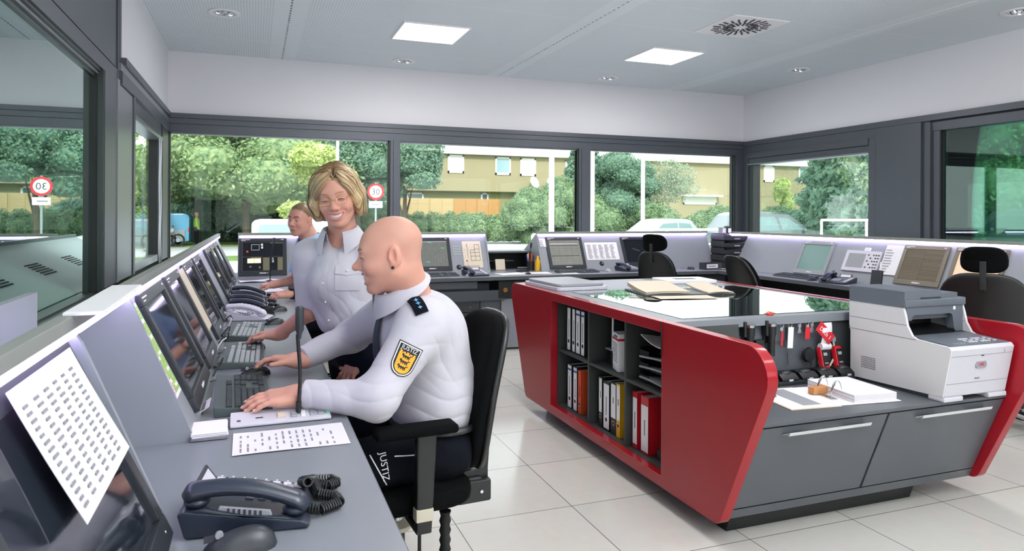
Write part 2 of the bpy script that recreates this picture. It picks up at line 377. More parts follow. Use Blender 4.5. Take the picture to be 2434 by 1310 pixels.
g = MB(); g.box(XR+.07, XR+.08, YF, 4.905, .94, 2.2, 'dark_glass'); struct('window_7', g)
# ---- left wall: panels and security window near, post, small window, corner
b = MB()
b.box(XL-.2, XL-.004, YF, 5.0, 2.275, CEIL, 'frame_grey'); b.box(XL-.2, XL-.02, YF, 5.2, 2.262, 2.275, 'seal_black'); b.box(XL-.2, XL, YF, 5.04, 2.18, 2.264, 'frame_grey')
b.box(XL-.2, XL-.012, 5.0, 5.06, 2.2, CEIL, 'frame_grey'); b.box(XL-.2, XL, 5.06, 5.10, 2.2, CEIL, 'frame_grey'); b.box(XL-.2, XL-.02, 5.10, 5.12, 2.2, CEIL, 'seal_black'); b.box(XL-.2, XL, 5.12, 5.18, 2.2, CEIL, 'frame_grey')
struct('trim_panel_left', b)
b = MB()
b.box(XL-.15, XL+.03, 5.18, YB, 2.325, 2.372, 'frame_grey'); b.box(XL-.15, XL+.012, 5.10, YB, 2.27, 2.322, 'frame_light'); b.box(XL-.15, XL+.02, 5.1, YB, 2.185, 2.267, 'frame_grey')
b.box(XL-.06, XL+.006, 4.627, 4.99, .9, 2.18, 'frame_grey'); b.box(XL-.15, XL+.012, 4.99, 5.06, .9, 2.2, 'frame_light')
b.box(XL-.15, XL+.004, 5.07, 5.60, .9, 2.18, 'frame_light'); b.box(XL-.15, XL-.01, 5.60, 5.612, .9, 2.2, 'seal_black'); b.box(XL-.15, XL+.012, 5.612, 5.685, .9, 2.2, 'frame_grey')
b.box(XL-.12, XL-.005, 5.685, 7.4, 2.08, 2.183, 'frame_grey'); b.box(XL-.12, XL+.01, 5.685, 7.3, 2.03, 2.07, 'frame_light', bev=.008)
b.box(XL-.12, XL+.005, 7.32, YB, .9, 2.19, 'frame_dark'); b.box(XL-.12, XL-.02, 7.2, 7.32, .9, 2.1, 'seal_black')
struct('trim_post_left', b)
b = MB()
b.box(XL-.06, XL+.001, 4.60, 4.627, .86, 2.18, 'frame_dark'); b.box(XL-.06, XL-.03, 4.588, 4.60, .86, 2.18, 'seal_black')
b.box(XL-.06, XL-.012, YF, 4.6, 2.165, 2.18, 'frame_dark'); b.box(XL-.06, XL-.025, YF, 4.6, 2.15, 2.165, 'frame_light'); b.box(XL-.06, XL-.04, YF, 4.6, 2.13, 2.15, 'frame_dark')
b.box(XL-.06, XL-.03, YF, 4.6, .86, .885, 'frame_dark')
struct('trim_window_left', b)
g = MB(); g.box(XL-.06, XL-.05, YF, 4.60, .875, 2.15, 'security_glass'); struct('window_1', g)
g = MB(); g.box(XL-.06, XL-.054, 5.685, 7.22, .94, 2.06, 'window_glass'); struct('window_2', g)
b = MB(); b.box(XL-.08, XL-.02, 5.69, 7.2, .9, .96, 'frame_light'); struct('trim_sill_left', b)
# blind cords by the left corner
for k, yy in enumerate((7.05, 7.16)):
    c = MB(); c.tube([(XL+.012, yy+.015*sin(i*.7+k), 2.03-i*.06) for i in range(20)], .005, 'cable_white')
    solo('blind_cord', c, ['slack blind cord nearer the small left window', 'slack blind cord nearest the left room corner'][k], 'cord')

# ---- ceiling fittings
def ceiling_light(x, y, label):
    t = thing('ceiling_light', label, 'ceiling light', (x, y, CEIL), 0, 'square ceiling light panels')
    f = MB()
    for (a, c, d, e) in ((-.302, .302, -.302, -.288), (-.302, .302, .288, .302), (-.302, -.288, -.288, .288), (.288, .302, -.288, .288)): f.box(a, c, d, e, -.012, 0, 'white')
    part('frame', f, t)
    d = MB(); d.box(-.288, -.002, -.288, .288, -.008, -.002, 'lamp_panel'); d.box(.002, .288, -.288, .288, -.008, -.002, 'lamp_panel'); part('diffuser', d, t, 'glowing white diffuser in two halves')
    return t
names = ['square light panel nearer the left wall, above the bald man', 'square light panel nearer the air vent']+['square light panel behind the camera']*6
for (x, y), nm in zip(LAMP_SPOTS, names):
    if y > 5: ceiling_light(x, y, nm)
    else:
        ceiling_light(x, y, 'square light panel out in the front half of the room')
def downlight(x, y, label):
    t = thing('downlight', label, 'downlight', (x, y, CEIL), 0, 'round recessed downlights')
    r = MB(); r.lathe([(.088, -.001), (.125, -.001), (.125, -.007), (.112, -.012), (.09, -.008), (.088, -.001)], 'white', n=32); part('trim_ring', r, t)
    c = MB(); c.lathe([(.088, -.004), (.085, -.002), (.02, -.0015), (.001, -.001)], 'chrome', n=24)
    for k in range(6): a = k*pi/3+.4; c.ell((.05*cos(a), .05*sin(a), -.004), (.02, .02, .01), 'chrome', 10, 6)
    part('reflector', c, t, 'mirrored reflector with bright facets'); 
    l = MB(); l.ell((.045, .02, -.008), (.016, .012, .008), 'lamp_panel', 10, 6); l.ell((-.05, -.01, -.008), (.014, .01, .008), 'lamp_panel', 10, 6); part('lamp', l, t)
    return t
for x, y, l in ((-.24, 6.16, 'round downlight nearest the left wall, beyond the dark joint'), (1.5, 7.38, 'round downlight by the back wall above the blonde woman'), (3.97, 7.37, 'round downlight by the back wall below the second light panel'), (5.75, 6.17, 'round downlight near the back right room corner'), (5.75, 3.78, 'round downlight cut by the right edge of the photo')):
    downlight(x, y, l)
t = thing('air_vent', 'square ceiling air vent with a ring of black slots', 'air vent', (3.97, 4.955, CEIL))
b = MB(); b.box(-.285, .285, -.285, .285, -.008, 0, 'white', bev=.002); part('plate', b, t)
b = MB()
for k in range(24):
    a = 2*pi*k/24
    for r0, r1 in (((.06, .15), (.165, .235)) if k % 2 == 0 else ((.1, .165), (.18, .25))):
        T = TM((0, 0, 0), rz=a)@TM(((r0+r1)/2, .012, -.0085), rz=.12)
        wd = .006+.02*(1-0)*((r0+r1)/2 < .09)
        b.box(-(r1-r0)/2, (r1-r0)/2, -.0085, .0085, -.003, .003, 'seal_black', T=T)
part('slots', b, t, 'black swirl slots')
mat('hood_back', H('e4eaea'), .5)
# ================================================================ CONSOLES
DZ = .74                     # desk top
# ---- continuous worktops
def worktop(name, poly, label, edge):
    t = thing(name, label, 'worktop')
    b = MB(); b.prism(poly, DZ-.038, DZ, 'desk_grey', 'z', bev=.003); part('top_board', b, t)
    e = MB()
    for (p, q) in edge:
        p, q = Vector((*p, 0)), Vector((*q, 0)); d = (q-p); n = Vector((d.y, -d.x, 0)).normalized()*.002
        e.prism([tuple((p+n)[:2]), tuple((q+n)[:2]), tuple((q-n)[:2]), tuple((p-n)[:2])], DZ-.036, DZ-.003, 'desk_edge', 'z')
    part('edge_band', e, t)
    return t
worktop('worktop', [(-.8, -.6), (.26, -.6), (.26, 6.37), (-.8, 6.37)], 'grey worktop running along the left windows beside the seated staff', [((.26, -.6), (.26, 6.37))])
worktop('worktop', [(-.8, 6.375), (4.81, 6.375), (4.81, 7.6), (-.8, 7.6)], 'grey worktop running under the back windows', [((.26, 6.375), (4.81, 6.375))])
worktop('worktop', [(4.815, .2), (5.95, .2), (5.95, 7.6), (4.815, 7.6)], 'grey worktop along the right wall behind the printer', [((4.815, 6.375), (4.815, .2))])
# ---- hoods: sloping front, thin lid, LED strip, sloping back with vents. Profile across: u = distance behind the foot line
PROF = [(0, 0), (.166, .355), (.168, .392), (.176, .392), (.655, .137), (.655, 0)]
def hood(label, loc, rz, L, led=True, vents=0, endcap=(1, 1)):
    """local x runs along the console, +y away from the user"""
    t = thing('console_hood', label, 'console hood', loc, rz, None)
    b = MB(); b.prism([(y, z) for y, z in PROF], 0, L, 'hood_grey', 'x'); 
    for k in range(vents):
        x = L*(k+.5)/vents; T = TM((x, .42, .2675), rx=-.4895)
        for i in range(6): b.box(-.13, .13, -.06+i*.022, -.051+i*.022, -.002, .0015, 'seal_black', T=T)
    part('housing', b, t)
    l = MB(); l.box(-.002, L+.002, .150, .176, .395, .421, 'hood_lid', bev=.002); part('back_plate', MB().prism([(.177, .396), (.656, .140), (.656, .135), (.177, .391)], 0, L, 'hood_back', 'x'), t, 'pale back plate'); part('lid', l, t, 'thin grey lid over the light strip')
    if led:
        s = MB(); s.box(.012, L-.012, .152, .166, .382, .3945, 'led'); part('light_strip', s, t, 'glowing lilac light strip')
    for x0, x1, on in ((-.001, .012, endcap[0]), (L-.012, L+.001, endcap[1])):
        if on: e = MB(); e.prism([(-.002, 0), (.146, .366), (.165, .394), (.177, .394), (.656, .14), (.656, 0)], x0, x1, 'hood_grey', 'x'); part('end_panel', e, t)
    return t
hood('grey console hood along the left windows holding a row of screens', (-.146, 2.0, DZ), pi/2, 4.87, vents=6, endcap=(1, 0))
hood('nearest grey console hood, in the lower left corner', (-.146, .25, DZ), pi/2, 1.2, vents=2)
hood('grey console hood in the back left corner with the camera screen', (-.146, 6.87, DZ), 0, 2.47, vents=3, endcap=(0, 1))
hood('grey console hood under the back windows right of the gap', (2.91, 6.87, DZ), 0, 2.24, vents=3, endcap=(1, 0))
hood('grey console hood along the right wall behind the printer', (5.15, 6.87, DZ), -pi/2, 5.6, vents=6, endcap=(0, 1))
# lid joining the two left hoods across their gap (it carries the light strip)
b = MB(); b.box(-.322, -.296, 1.452, 1.998, DZ+.395, DZ+.421, 'hood_lid', bev=.002)
t = thing('bridge_lid', 'grey lid bridging the gap between the two left hoods', 'lid'); part('lid', b, t)
s = MB(); s.box(-.314, -.298, 1.452, 1.998, DZ+.382, DZ+.3945, 'led'); part('light_strip', s, t, 'glowing lilac light strip')
s = MB(); s.box(-.52, -.50, 1.452, 1.998, DZ, DZ+.405, 'hood_grey'); part('back_panel', s, t)
# low dark cubby in the gap of the back console
t = thing('cubby_unit', 'low dark open cubby in the gap between the back hoods', 'cubby', (2.615, 7.15, DZ))
b = MB(); b.box(-.275, .275, -.02, .28, .185, .205, 'cabinet_grey', bev=.002); part('top', b, t)
b = MB(); b.box(-.275, -.262, 0, .28, 0, .185, 'cabinet_dark'); b.box(.262, .275, 0, .28, 0, .185, 'cabinet_dark'); part('side_panel', b, t)
b = MB(); b.box(-.262, .262, .265, .28, 0, .185, 'seal_black'); part('back_panel', b, t)
b = MB(); b.box(-.262, .1, .06, .265, .09, .1, 'cabinet_grey'); part('shelf', b, t)
# ---- legs and cabinets below
def panel_leg(loc, rz, label):
    b = MB(); b.box(-.02, .02, 0, .45, 0, DZ-.045, 'cabinet_grey', bev=.002); solo('desk_support', b, label, 'desk support', loc, rz)
panel_leg((-.05, .2, 0), -pi/2, 'grey panel support under the near end of the left worktop')
panel_leg((-.45, 3.1, 0), -pi/2, 'grey panel support under the left worktop beside the standing woman')
panel_leg((-.45, 4.9, 0), -pi/2, 'grey panel support under the left worktop beyond the standing woman')
panel_leg((5.0, 3.3, 0), -pi/2, 'grey panel support under the right worktop')
b = MB(); b.box(-.6, -.58, .3, 6.9, .02, DZ-.045, 'cabinet_dark'); solo('modesty_panel', b, 'dark modesty panel closing the left worktop below', 'panel')
b = MB(); b.box(2.6, 5.2, 7.3, 7.32, .02, DZ-.045, 'seal_black'); solo('modesty_panel', b, 'dark modesty panel closing the back worktop below', 'panel')
b = MB(); b.box(5.55, 5.57, .5, 7.2, .02, DZ-.045, 'seal_black'); solo('modesty_panel', b, 'dark modesty panel closing the right worktop below', 'panel')
# pedestal with drawers under the back worktop, right of the bald man
t = thing('drawer_cabinet', 'dark grey drawer cabinet under the back worktop right of the bald man', 'drawer cabinet', (1.17, 6.44, 0))
b = MB(); b.box(0, 1.12, .02, .5, .03, .53, 'cabinet_grey'); b.box(0, 1.16, -.005, .02, .5, .6, 'cabinet_grey'); b.box(.90, .912, .012, .021, .03, .5, 'seal_black'); part('body', b, t)
for k, (z0, z1) in enumerate(((.395, .475), (.27, .385), (.13, .26), (.04, .12))):
    d = MB(); d.box(.03, .89, 0, .02, z0, z1, 'cabinet_dark', bev=.002); dr = part('drawer', d, t)
    h = MB(); h.box(.48, .60, -.014, -.002, (z0+z1)/2, (z0+z1)/2+.008, 'silver', bev=.002); part('handle', h, dr, 'bright bar handle')
b = MB(); b.cyl((.80, -.004, .44), (.80, 0, .44), .014, 'chrome'); part('lock', b, t)
b = MB(); b.box(.0, .87, -.01, .3, .625, .69, 'cabinet_grey', bev=.002); part('upper_tray', b, t)
t = thing('wall_box', 'black box with a brass lock under the back worktop', 'lock box', (2.33, 6.43, .50))
b = MB(); b.box(-.07, .36, 0, .3, .02, .19, 'seal_black', bev=.003); part('body', b, t)
b = MB(); b.lathe([(.001, 0), (.018, 0), (.018, .006), (.001, .006)], 'brass', n=18, T=TM((.0, 0, .1), rx=pi/2)) if 'brass' in MAT else None
mat('brass', H('d08a4a'), .35, metal=.6)
b = MB(); b.lathe([(.001, 0), (.022, 0), (.022, .006), (.001, .006)], 'brass', n=18, T=TM((.0, 0, .1), rx=pi/2)); b.box(-.007, .007, -.009, -.006, .097, .103, 'seal_black'); part('lock', b, t, 'round brass lock')
b = MB(); b.box(2.30, 2.80, 6.46, 6.48, .02, .51, 'hood_grey', bev=.002); solo('modesty_panel', b, 'grey front panel below the black lock box', 'panel')
# ================================================================ SCREENS AND DESK DEVICES
TILT = math.atan2(.176, .377); SLEN = math.hypot(.176, .377)
def on_face(side, a, s, lift=0):
    """point and rotation on a hood face: a along the console, s up the slope"""
    if side == 'L': base, n, yaw = Vector((-.146, a, DZ)), Vector((1, 0, 0)), pi/2
    elif side == 'B': base, n, yaw = Vector((a, 6.87, DZ)), Vector((0, -1, 0)), 0
    else: base, n, yaw = Vector((5.15, a, DZ)), Vector((-1, 0, 0)), -pi/2
    up = Vector((0, 0, cos(TILT)))-n*sin(TILT); nn = n*cos(TILT)+Vector((0, 0, sin(TILT)))
    return tuple(base+up*s+nn*lift), (-TILT, 0, yaw)
def screen_mat(name, kind):
    m = bpy.data.materials.new(name); m.use_nodes = True; MAT[name] = m
    t = m.node_tree; p = t.nodes['Principled BSDF']; L = t.links.new
    co = nd(t, 'ShaderNodeTexCoord'); b = nd(t, 'ShaderNodeTexBrick'); b.offset = 0
    L(co.outputs['Object'], b.inputs['Vector'])
    mp = nd(t, 'ShaderNodeMapping'); mp.inputs['Rotation'].default_value = (rad(90), 0, 0); L(co.outputs['Object'], mp.inputs[0]); L(mp.outputs[0], b.inputs['Vector'])
    cfg = {'table': ('a9aca6', '9da19b', '6a6e6c', .03, .012, .0009, .55), 'form': ('b5b7ad', 'aeb0a6', '6b6d68', .075, .03, .0008, .6), 'blind_reflection': ('a59680', '96876f', '5d5344', .6, .0125, .0012, .45)}[kind]  # brown stripes are a window blind's reflection painted into the screen emission
    b.inputs['Color1'].default_value = (*H(cfg[0]), 1); b.inputs['Color2'].default_value = (*H(cfg[1]), 1); b.inputs['Mortar'].default_value = (*H(cfg[2]), 1)
    b.inputs['Scale'].default_value = 1; b.inputs['Brick Width'].default_value = cfg[3]; b.inputs['Row Height'].default_value = cfg[4]; b.inputs['Mortar Size'].default_value = cfg[5]
    L(b.outputs['Color'], p.inputs['Emission Color']); p.inputs['Emission Strength'].default_value = cfg[6]
    p.inputs['Base Color'].default_value = (.02, .02, .02, 1); p.inputs['Roughness'].default_value = .08
screen_mat('screen_table', 'table'); screen_mat('screen_form', 'form'); screen_mat('screen_blind_reflection', 'blind_reflection')
mat('screen_off', H('20252d'), .05, spec=.9); mat('screen_teal', H('7fa09a'), .06, spec=.8); mat('screen_peach', H('e8c3a6'), .2, emit=H('e8c3a6'), estr=.4)
mat('screen_glow', H('e6e2b8'), .3, emit=H('ebe4bb'), estr=.7); mat('screen_dim', H('4b4a3e'), .3, emit=H('8f8a6a'), estr=.35); mat('frame_taupe', H('6d6557'), .4)
mat('pink', H('e9b8dc'), .7); mat('green_cell', H('9fc06a'), .7); mat('yellow_cell', H('d9d46a'), .7)
def monitor(label, side, a, s, w=.43, h=.36, scr='screen_off', bez='dark_plastic', brand=True, extra=None):
    loc, rot = on_face(side, a, s)
    t = thing('monitor', label, 'monitor', loc, rot)
    W = w/2; bw = .034; bb = .045
    b = MB()
    for (x0, x1, z0, z1) in ((-W, W, 0, bb), (-W, W, h-.036, h), (-W, -W+bw, bb, h-.036), (W-bw, W, bb, h-.036)): b.box(x0, x1, -.016, .004, z0, z1, bez, bev=.0025)
    part('bezel', b, t)
    g = MB(); g.box(-W+bw-.003, W-bw+.003, -.008, .002, bb-.003, h-.033, scr); sc_ = part('screen', g, t)
    if extra: extra(sc_, W-bw, bb, h-.036)
    if brand:
        k = MB()
        for i in range(5): k.box(-.03+i*.012, -.021+i*.012, -.0168, -.0158, .016, .026, 'white')
        k.box(.034, .044, -.0168, -.0158, .018, .024, 'white')
        part('lettering', k, t, 'small white maker lettering on the lower bezel')
    k = MB(); k.box(-W+.02, -W+.1, -.0166, -.0158, h-.016, h-.012, 'white'); k.box(-W+.02, -W+.06, -.0166, -.0158, h-.026, h-.023, 'white'); k.box(W-.05, W-.03, -.0166, -.0158, h-.018, h-.012, 'white'); part('label_strip', k, t)
    return t
def cctv(scr, W, z0, z1):
    k = MB(); y = -.0092; H_ = z1-z0
    def r(x0, x1, a, c, m): k.box(-W+2*W*x0, -W+2*W*x1, y-.0006, y, z0+H_*a, z0+H_*c, m)
    r(.0, 1, .985, .992, 'screen_dim'); r(0, .49, .48, .488, 'screen_dim'); r(.66, 1, .48, .488, 'screen_dim'); r(0, .004, 0, 1, 'screen_dim'); r(.996, 1, 0, 1, 'screen_dim'); r(0, 1, .0, .008, 'screen_dim')
    r(.22, .42, .90, .92, 'key_light'); r(.22, .40, .71, .73, 'key_light'); r(.21, .225, .72, .92, 'key_light'); r(.40, .415, .72, .92, 'key_light')
    r(.45, .50, .87, .94, 'white'); r(.455, .50, .77, .84, 'white'); r(.09, .14, .64, .70, 'orange'); r(.68, 1, .95, .975, 'screen_dim')
    r(.12, .45, .27, .43, 'screen_glow'); r(.2, .46, .43, .47, 'screen_dim'); r(.28, .29, .27, .43, 'seal_black')
    r(.5, .66, .02, .46, 'screen_dim'); r(.86, .99, .02, .46, 'screen_dim'); r(.72, .76, .39, .45, 'key_light'); r(.725, .77, .28, .38, 'key_light'); r(.17, .22, .12, .18, 'screen_dim'); r(.4, .44, .08, .16, 'screen_dim')
    part('picture', k, scr, 'four way camera picture')
def greenrows(scr, W, z0, z1):
    k = MB()
    for x, z in ((-.1, .93), (.62, .70), (-.3, .17)): k.box(W*x, W*(x+.22), -.0095, -.0088, z0+(z1-z0)*z, z0+(z1-z0)*(z+.03), 'green_led')
    k.box(-W, W, -.0095, -.0088, z1-.012, z1-.003, 'key_light'); part('picture', k, scr)
def formrows(scr, W, z0, z1):
    k = MB()
    for z, m in ((.93, 'ink_grey'), (.84, 'white'), (.79, 'ink'), (.36, 'ink'), (.06, 'ink_grey')): k.box(-W*.95, W*.85, -.0095, -.0088, z0+(z1-z0)*z, z0+(z1-z0)*(z+.02), m)
    for x in (-.4, .2, .75): k.box(W*x, W*x+.002, -.0095, -.0088, z0+(z1-z0)*.1, z0+(z1-z0)*.78, 'ink_grey')
    part('picture', k, scr, 'grey form with boxes and lines')
def scribble(scr, W, z0, z1):
    k = MB(); k.tube([(-W*.45+W*.5*i/9, -.0092, z0+(z1-z0)*(.62-.12*i/9+.02*sin(i*2.3))) for i in range(10)], .0016, 'key_light', 5); part('picture', k, scr, 'short bright squiggle on black')
# left row
L_ = 'screen in the left row, '
monitor('monitor in the left row nearest the keyboard the bald man types on', 'L', 2.42, .03, .50, .375)
monitor('monitor in the left row right behind the yellow marked list strip', 'L', 2.965, .03, .42, .375)
monitor('monitor in the left row behind the plain pale strip, beside the white phone', 'L', 3.62, .03, .46, .375)
monitor('monitor in the left row beside the group of black phones', 'L', 4.14, .03, .43, .375)
monitor('monitor in the left row with white clips on its near edge', 'L', 5.08, .03, .46, .375)
monitor('second to last monitor of the left row towards the back corner', 'L', 5.60, .03, .44, .375)
monitor('last monitor of the left row, right in the back corner', 'L', 6.10, .03, .44, .375)
monitor('nearest monitor, cut by the lower left corner and covered by a hanging list', 'L', 1.12, .01, .56, .40)
# back row
monitor('monitor in the back left corner showing a four way camera picture', 'B', .075, .025, .43, .375, 'screen_black', extra=cctv)
monitor('dark monitor behind the man in the light blue shirt', 'B', .60, .03, .43, .36)
monitor('monitor with a grey table and green marks behind the bald man', 'B', 1.70, .03, .43, .365, 'screen_table', extra=greenrows)
monitor('monitor with a pale form on it right of the gap in the back console', 'B', 3.23, .015, .44, .375, 'screen_form', extra=formrows)
monitor('black monitor with a small squiggle behind the high chair at the back', 'B', 4.16, .03, .43, .355, 'screen_black', extra=scribble)
# right row
monitor('monitor with a teal reflecting screen on the right console', 'R', 5.395, .03, .41, .355, 'screen_teal', 'grey_plastic')
monitor('monitor with a painted brown blind reflection beside the hanging white sheet on the right', 'R', 4.215, .03, .42, .36, 'screen_blind_reflection', 'frame_taupe')
monitor('monitor with a peach screen behind the headrest of the near right chair', 'R', 3.745, .03, .42, .36, 'screen_peach', 'frame_taupe')
# alarm panel
loc, rot = on_face('R', 4.82, .105)
t = thing('control_panel', 'white control panel with small grey screen on the right console', 'control panel', loc, rot)
b = MB(); b.box(-.195, .195, -.02, .003, 0, .205, 'light_plastic', bev=.004); part('case', b, t)
b = MB(); b.box(-.155, .035, -.0215, -.019, .035, .175, 'grey_plastic'); part('screen', b, t)
for i in range(5):
    for j in range(5):
        if (i+j) % 2 == 0 or i > 2:
            k = MB(); k.box(.06+i*.027, .074+i*.027, -.024, -.02, .04+j*.03, .05+j*.03, 'ink'); part('button', k, t)
loc, rot = on_face('R', 4.803, .33, .001); b = MB(); b.box(-.035, .035, -.002, 0, -.012, .018, 'paper'); b.box(-.025, .02, -.0026, -.002, 0, .004, 'ink_grey'); solo('label_sticker', b, 'small white sticker above the white control panel', 'sticker', loc, rot)
# ---- papers on the hoods
def sheet(name, label, cat, side, a, s, w, h, rows=0, cols=1, m='paper', lift=.002, curl=.0, ink='ink_grey', roll=0, fill=.6, group=None):
    loc, rot = on_face(side, a, s, lift)
    t = thing(name, label, cat, loc, rot, group)
    b = MB(); b.grid(lambda u, v: ((u-.5)*w, -.0015-curl*(1-v)**2-.004*sin(u*3)*curl*20, v*h), 6, 8, m, .0008); part('page', b, t)
    if rows:
        k = MB()
        for i in range(rows):
            for j in range(cols):
                x0 = -w*.44+j*w*.88/cols; x1 = x0+w*.88/cols*fill*random.uniform(.6, 1); z = h*(.08+.82*i/rows); v = z/h
                y = -.0024-curl*(1-v)**2-.0008
                k.box(x0, x1, y-.0006, y, z, z+h*.82/rows*.4, ink)
        part('print', k, t)
    return t
sheet('list_strip', 'list strip with pink and green rows left of the bald man screen', 'list', 'L', 2.085, .115, .115, .275)
loc, rot = on_face('L', 2.085, .115, .0035); k = MB()
for i in range(26):
    z = .012+i*.0098
    k.box(-.052, -.026, -.0022, -.0015, z, z+.006, 'pink')
    if i % 7 != 3: k.box(-.02, .006, -.0022, -.0015, z, z+.0085, 'green_cell')
    if i % 5 != 1: k.box(.01, .05, -.0022, -.0015, z, z+.0085, 'green_cell')
pk = part('print', k, None, 'pink and green rows'); pk.parent = [o for o in bpy.data.objects if o.name.startswith('list_strip') and o.type == 'EMPTY'][-1]; pk.location = (0, -.001, 0)
sheet('list_strip', 'list strip with yellow marks between two screens of the left row', 'list', 'L', 2.70, .13, .115, .265, 14, 1, ink='ink_grey')
k = MB()
for i in range(7): k.box(-.05, -.01, -.0045, -.0025, .14+i*.015, .15+i*.015, 'yellow_cell')
pk = part('marks', k, [o for o in bpy.data.objects if o.name.startswith('list_strip') and o.type == 'EMPTY'][-1], 'yellow marked rows')
sheet('paper_strip', 'plain pale strip stuck between the second and third left screens', 'paper strip', 'L', 3.27, .108, .19, .285, 0, m='paper_cream', lift=.014)
sheet('paper_note', 'small white note on the hood at the foot of the left screens row', 'note', 'L', 4.42, .22, .09, .14, 4, 1)
sheet('hanging_list', 'large printed list hanging over the nearest screen, lower left', 'list', 'L', 1.195, .20, .32, .20, 15, 6, lift=.024, curl=.006, ink='ink_grey', fill=.5)
sheet('floor_plan', 'floor plan sheet on the back console beside the gap', 'floor plan', 'B', 2.15, .055, .205, .30, 0, m='paper_cream')
k = MB(); 
def ln(x0, z0, x1, z1): k.box(min(x0, x1)-.0012, max(x0, x1)+.0012, -.004, -.0026, min(z0, z1)-.0012, max(z0, z1)+.0012, 'ink')
for a in ((-.05, .12, -.05, .27), (-.02, .08, .08, .08), (-.02, .08, -.02, .2), (.08, .08, .08, .26), (.03, .08, .03, .26), (-.02, .13, .08, .13), (-.02, .17, .08, .17), (.03, .21, .08, .21), (.03, .26, .08, .26), (-.02, .2, .03, .2), (-.06, .02, .06, .02), (-.06, .02, -.06, .05)): ln(*a)
k.box(-.075, -.06, -.004, -.0026, .07, .085, 'red_plastic'); k.box(-.085, -.079, -.004, -.0026, .2, .206, 'ink'); k.box(-.06, -.054, -.004, -.0026, .25, .256, 'ink')
part('drawing', k, [o for o in bpy.data.objects if o.name.startswith('floor_plan')][-1], 'thin black plan lines')
sheet('printed_sheet', 'wide grey printed table sheet between two back screens', 'printed sheet', 'B', 3.685, .115, .41, .21, 16, 5, ink='ink_grey', fill=.8)
t = sheet('note_sheet', 'small square note stuck at the left end of the right back hood', 'note', 'B', 2.978, .275, .085, .1, 4, 1, lift=.004)
sheet('hanging_sheet', 'long white sheet taped left of the brown striped screen', 'sheet', 'R', 4.503, .1, .2, .28, 9, 1, ink='grey_plastic', lift=.012, fill=.5)
# keypad fields printed on the hood
loc, rot = on_face('B', 1.985, .2); b = MB()
for i in range(5):
    for j in range(4): b.box(-.04+i*.017, -.027+i*.017, -.003, .001, j*.028, j*.028+.02, 'key_light')
solo('key_switch_field', b, 'field of small pale keys beside the floor plan sheet', 'switch field', loc, rot)
for a, s, l in ((1.99, .045, 'round black talk grille below the pale key field'), (3.65, .05, 'round black grille below the wide printed sheet')):
    loc, rot = on_face('B', a, s+.02); b = MB(); b.lathe([(.001, .002), (.026, .002), (.03, -.001), (.03, -.003)], 'black_plastic', n=20, T=TM(rx=pi/2)); b.ell((.008, -.004, .004), (.008, .003, .008), 'key_light', 10, 6); solo('talk_grille', b, l, 'speaker grille', loc, rot)

# ---- keyboards
def keyboard(label, loc, rz, light=False, w=.45, d=.165):
    t = thing('keyboard', label, 'keyboard', loc, rz)
    base, key = ('key_base', 'key_light') if light else ('key_base', 'key_grey')
    b = MB(); b.prism([(-d/2, 0), (-d/2, .014), (d/2, .03), (d/2, 0)], -w/2, w/2, base, 'x', bev=.003); part('base', b, t)
    k = MB(); sl = .016/d
    def cap(x, y, cw, cd=.016):
        z = .014+(y+d/2)*sl; k.box(x-cw/2, x+cw/2, y-cd/2, y+cd/2, z-.002, z+.006, key, bev=.0015, seg=1)
    P = .019
    for r in range(6):
        y = -d/2+.022+r*P+(.006 if r == 5 else 0)
        if r == 0:
            for x, cw in ((-.205, .024), (-.178, .022), (-.152, .022), (-.088, .1), (-.022, .022), (.004, .022), (.03, .024)): cap(x, y, cw)
        else:
            off = (.006, .004, .002, 0, 0)[r-1]; n = (12, 12, 13, 14, 13)[r-1]
            for i in range(n): cap(-.21+off+i*P*(1.02 if r != 5 else 1.08), y, .0165)
        for i in range(3):
            if r in (0, 3, 4, 5) or (r == 1 and i == 1): cap(.075+i*P, y, .0165)
        if r < 5:
            for i in range(4): cap(.146+i*P, y, .0165)
    part('keys', k, t, 'rows of keys')
    return t
keyboard('dark keyboard under the bald man left hand', (-.035, 2.43, DZ), rad(90)+.03)
keyboard('light keyed keyboard in front of the second left screen', (-.045, 3.10, DZ), rad(90)-.02, True)
keyboard('light keyed keyboard beside the white phone', (-.04, 3.72, DZ), rad(90)-.05, True)
keyboard('dark keyboard in front of the grey table screen at the back', (1.66, 6.60, DZ), 0)
keyboard('dark keyboard in front of the pale form screen', (3.2, 6.60, DZ), .02)
keyboard('dark keyboard behind the high chair at the back', (4.18, 6.66, DZ), 0)
keyboard('blue grey keyboard in front of the teal screen', (5.02, 5.42, DZ), -pi/2, False)
keyboard('blue grey keyboard in front of the peach screen', (5.0, 3.9, DZ), -pi/2, False)
# ---- mice
def mouse(label, loc, rz, m='black_plastic', cord=True, s=1.0):
    t = thing('computer_mouse', label, 'mouse', loc, rz)
    def fn(u, v):
        a = 2*pi*v; x = (u-.5)*.112*s
        hw = .031*s*(max(0, 1-(2*u-1)**2))**.42*(1-.14*sin(pi*u)**4); hh = .036*s*(max(0, 1-(2*u-1)**2))**.5*(.75+.35*u)
        return (x, hw*cos(a), max(0, hh*sin(a)))
    b = MB(); b.grid(fn, 20, 20, m); part('shell', b, t, smooth=60)
    k = MB(); k.box(-.052*s, -.02*s, -.0008, .0008, .020*s, .0305*s, 'ink'); k.cyl((-.03*s, -.003, .029*s), (-.03*s, .003, .029*s), .006*s, 'grey_plastic'); part('wheel', k, t)
    if cord:
        c = MB(); c.tube([(-.054*s-.14*i/12, .02*sin(i*.5), .008-.005*min(1, i/3)) for i in range(13)], .0018, 'cable', 6); part('cord', c, t)
    return t
mouse('black mouse under the bald man right hand', (.005, 2.74, DZ), .25)
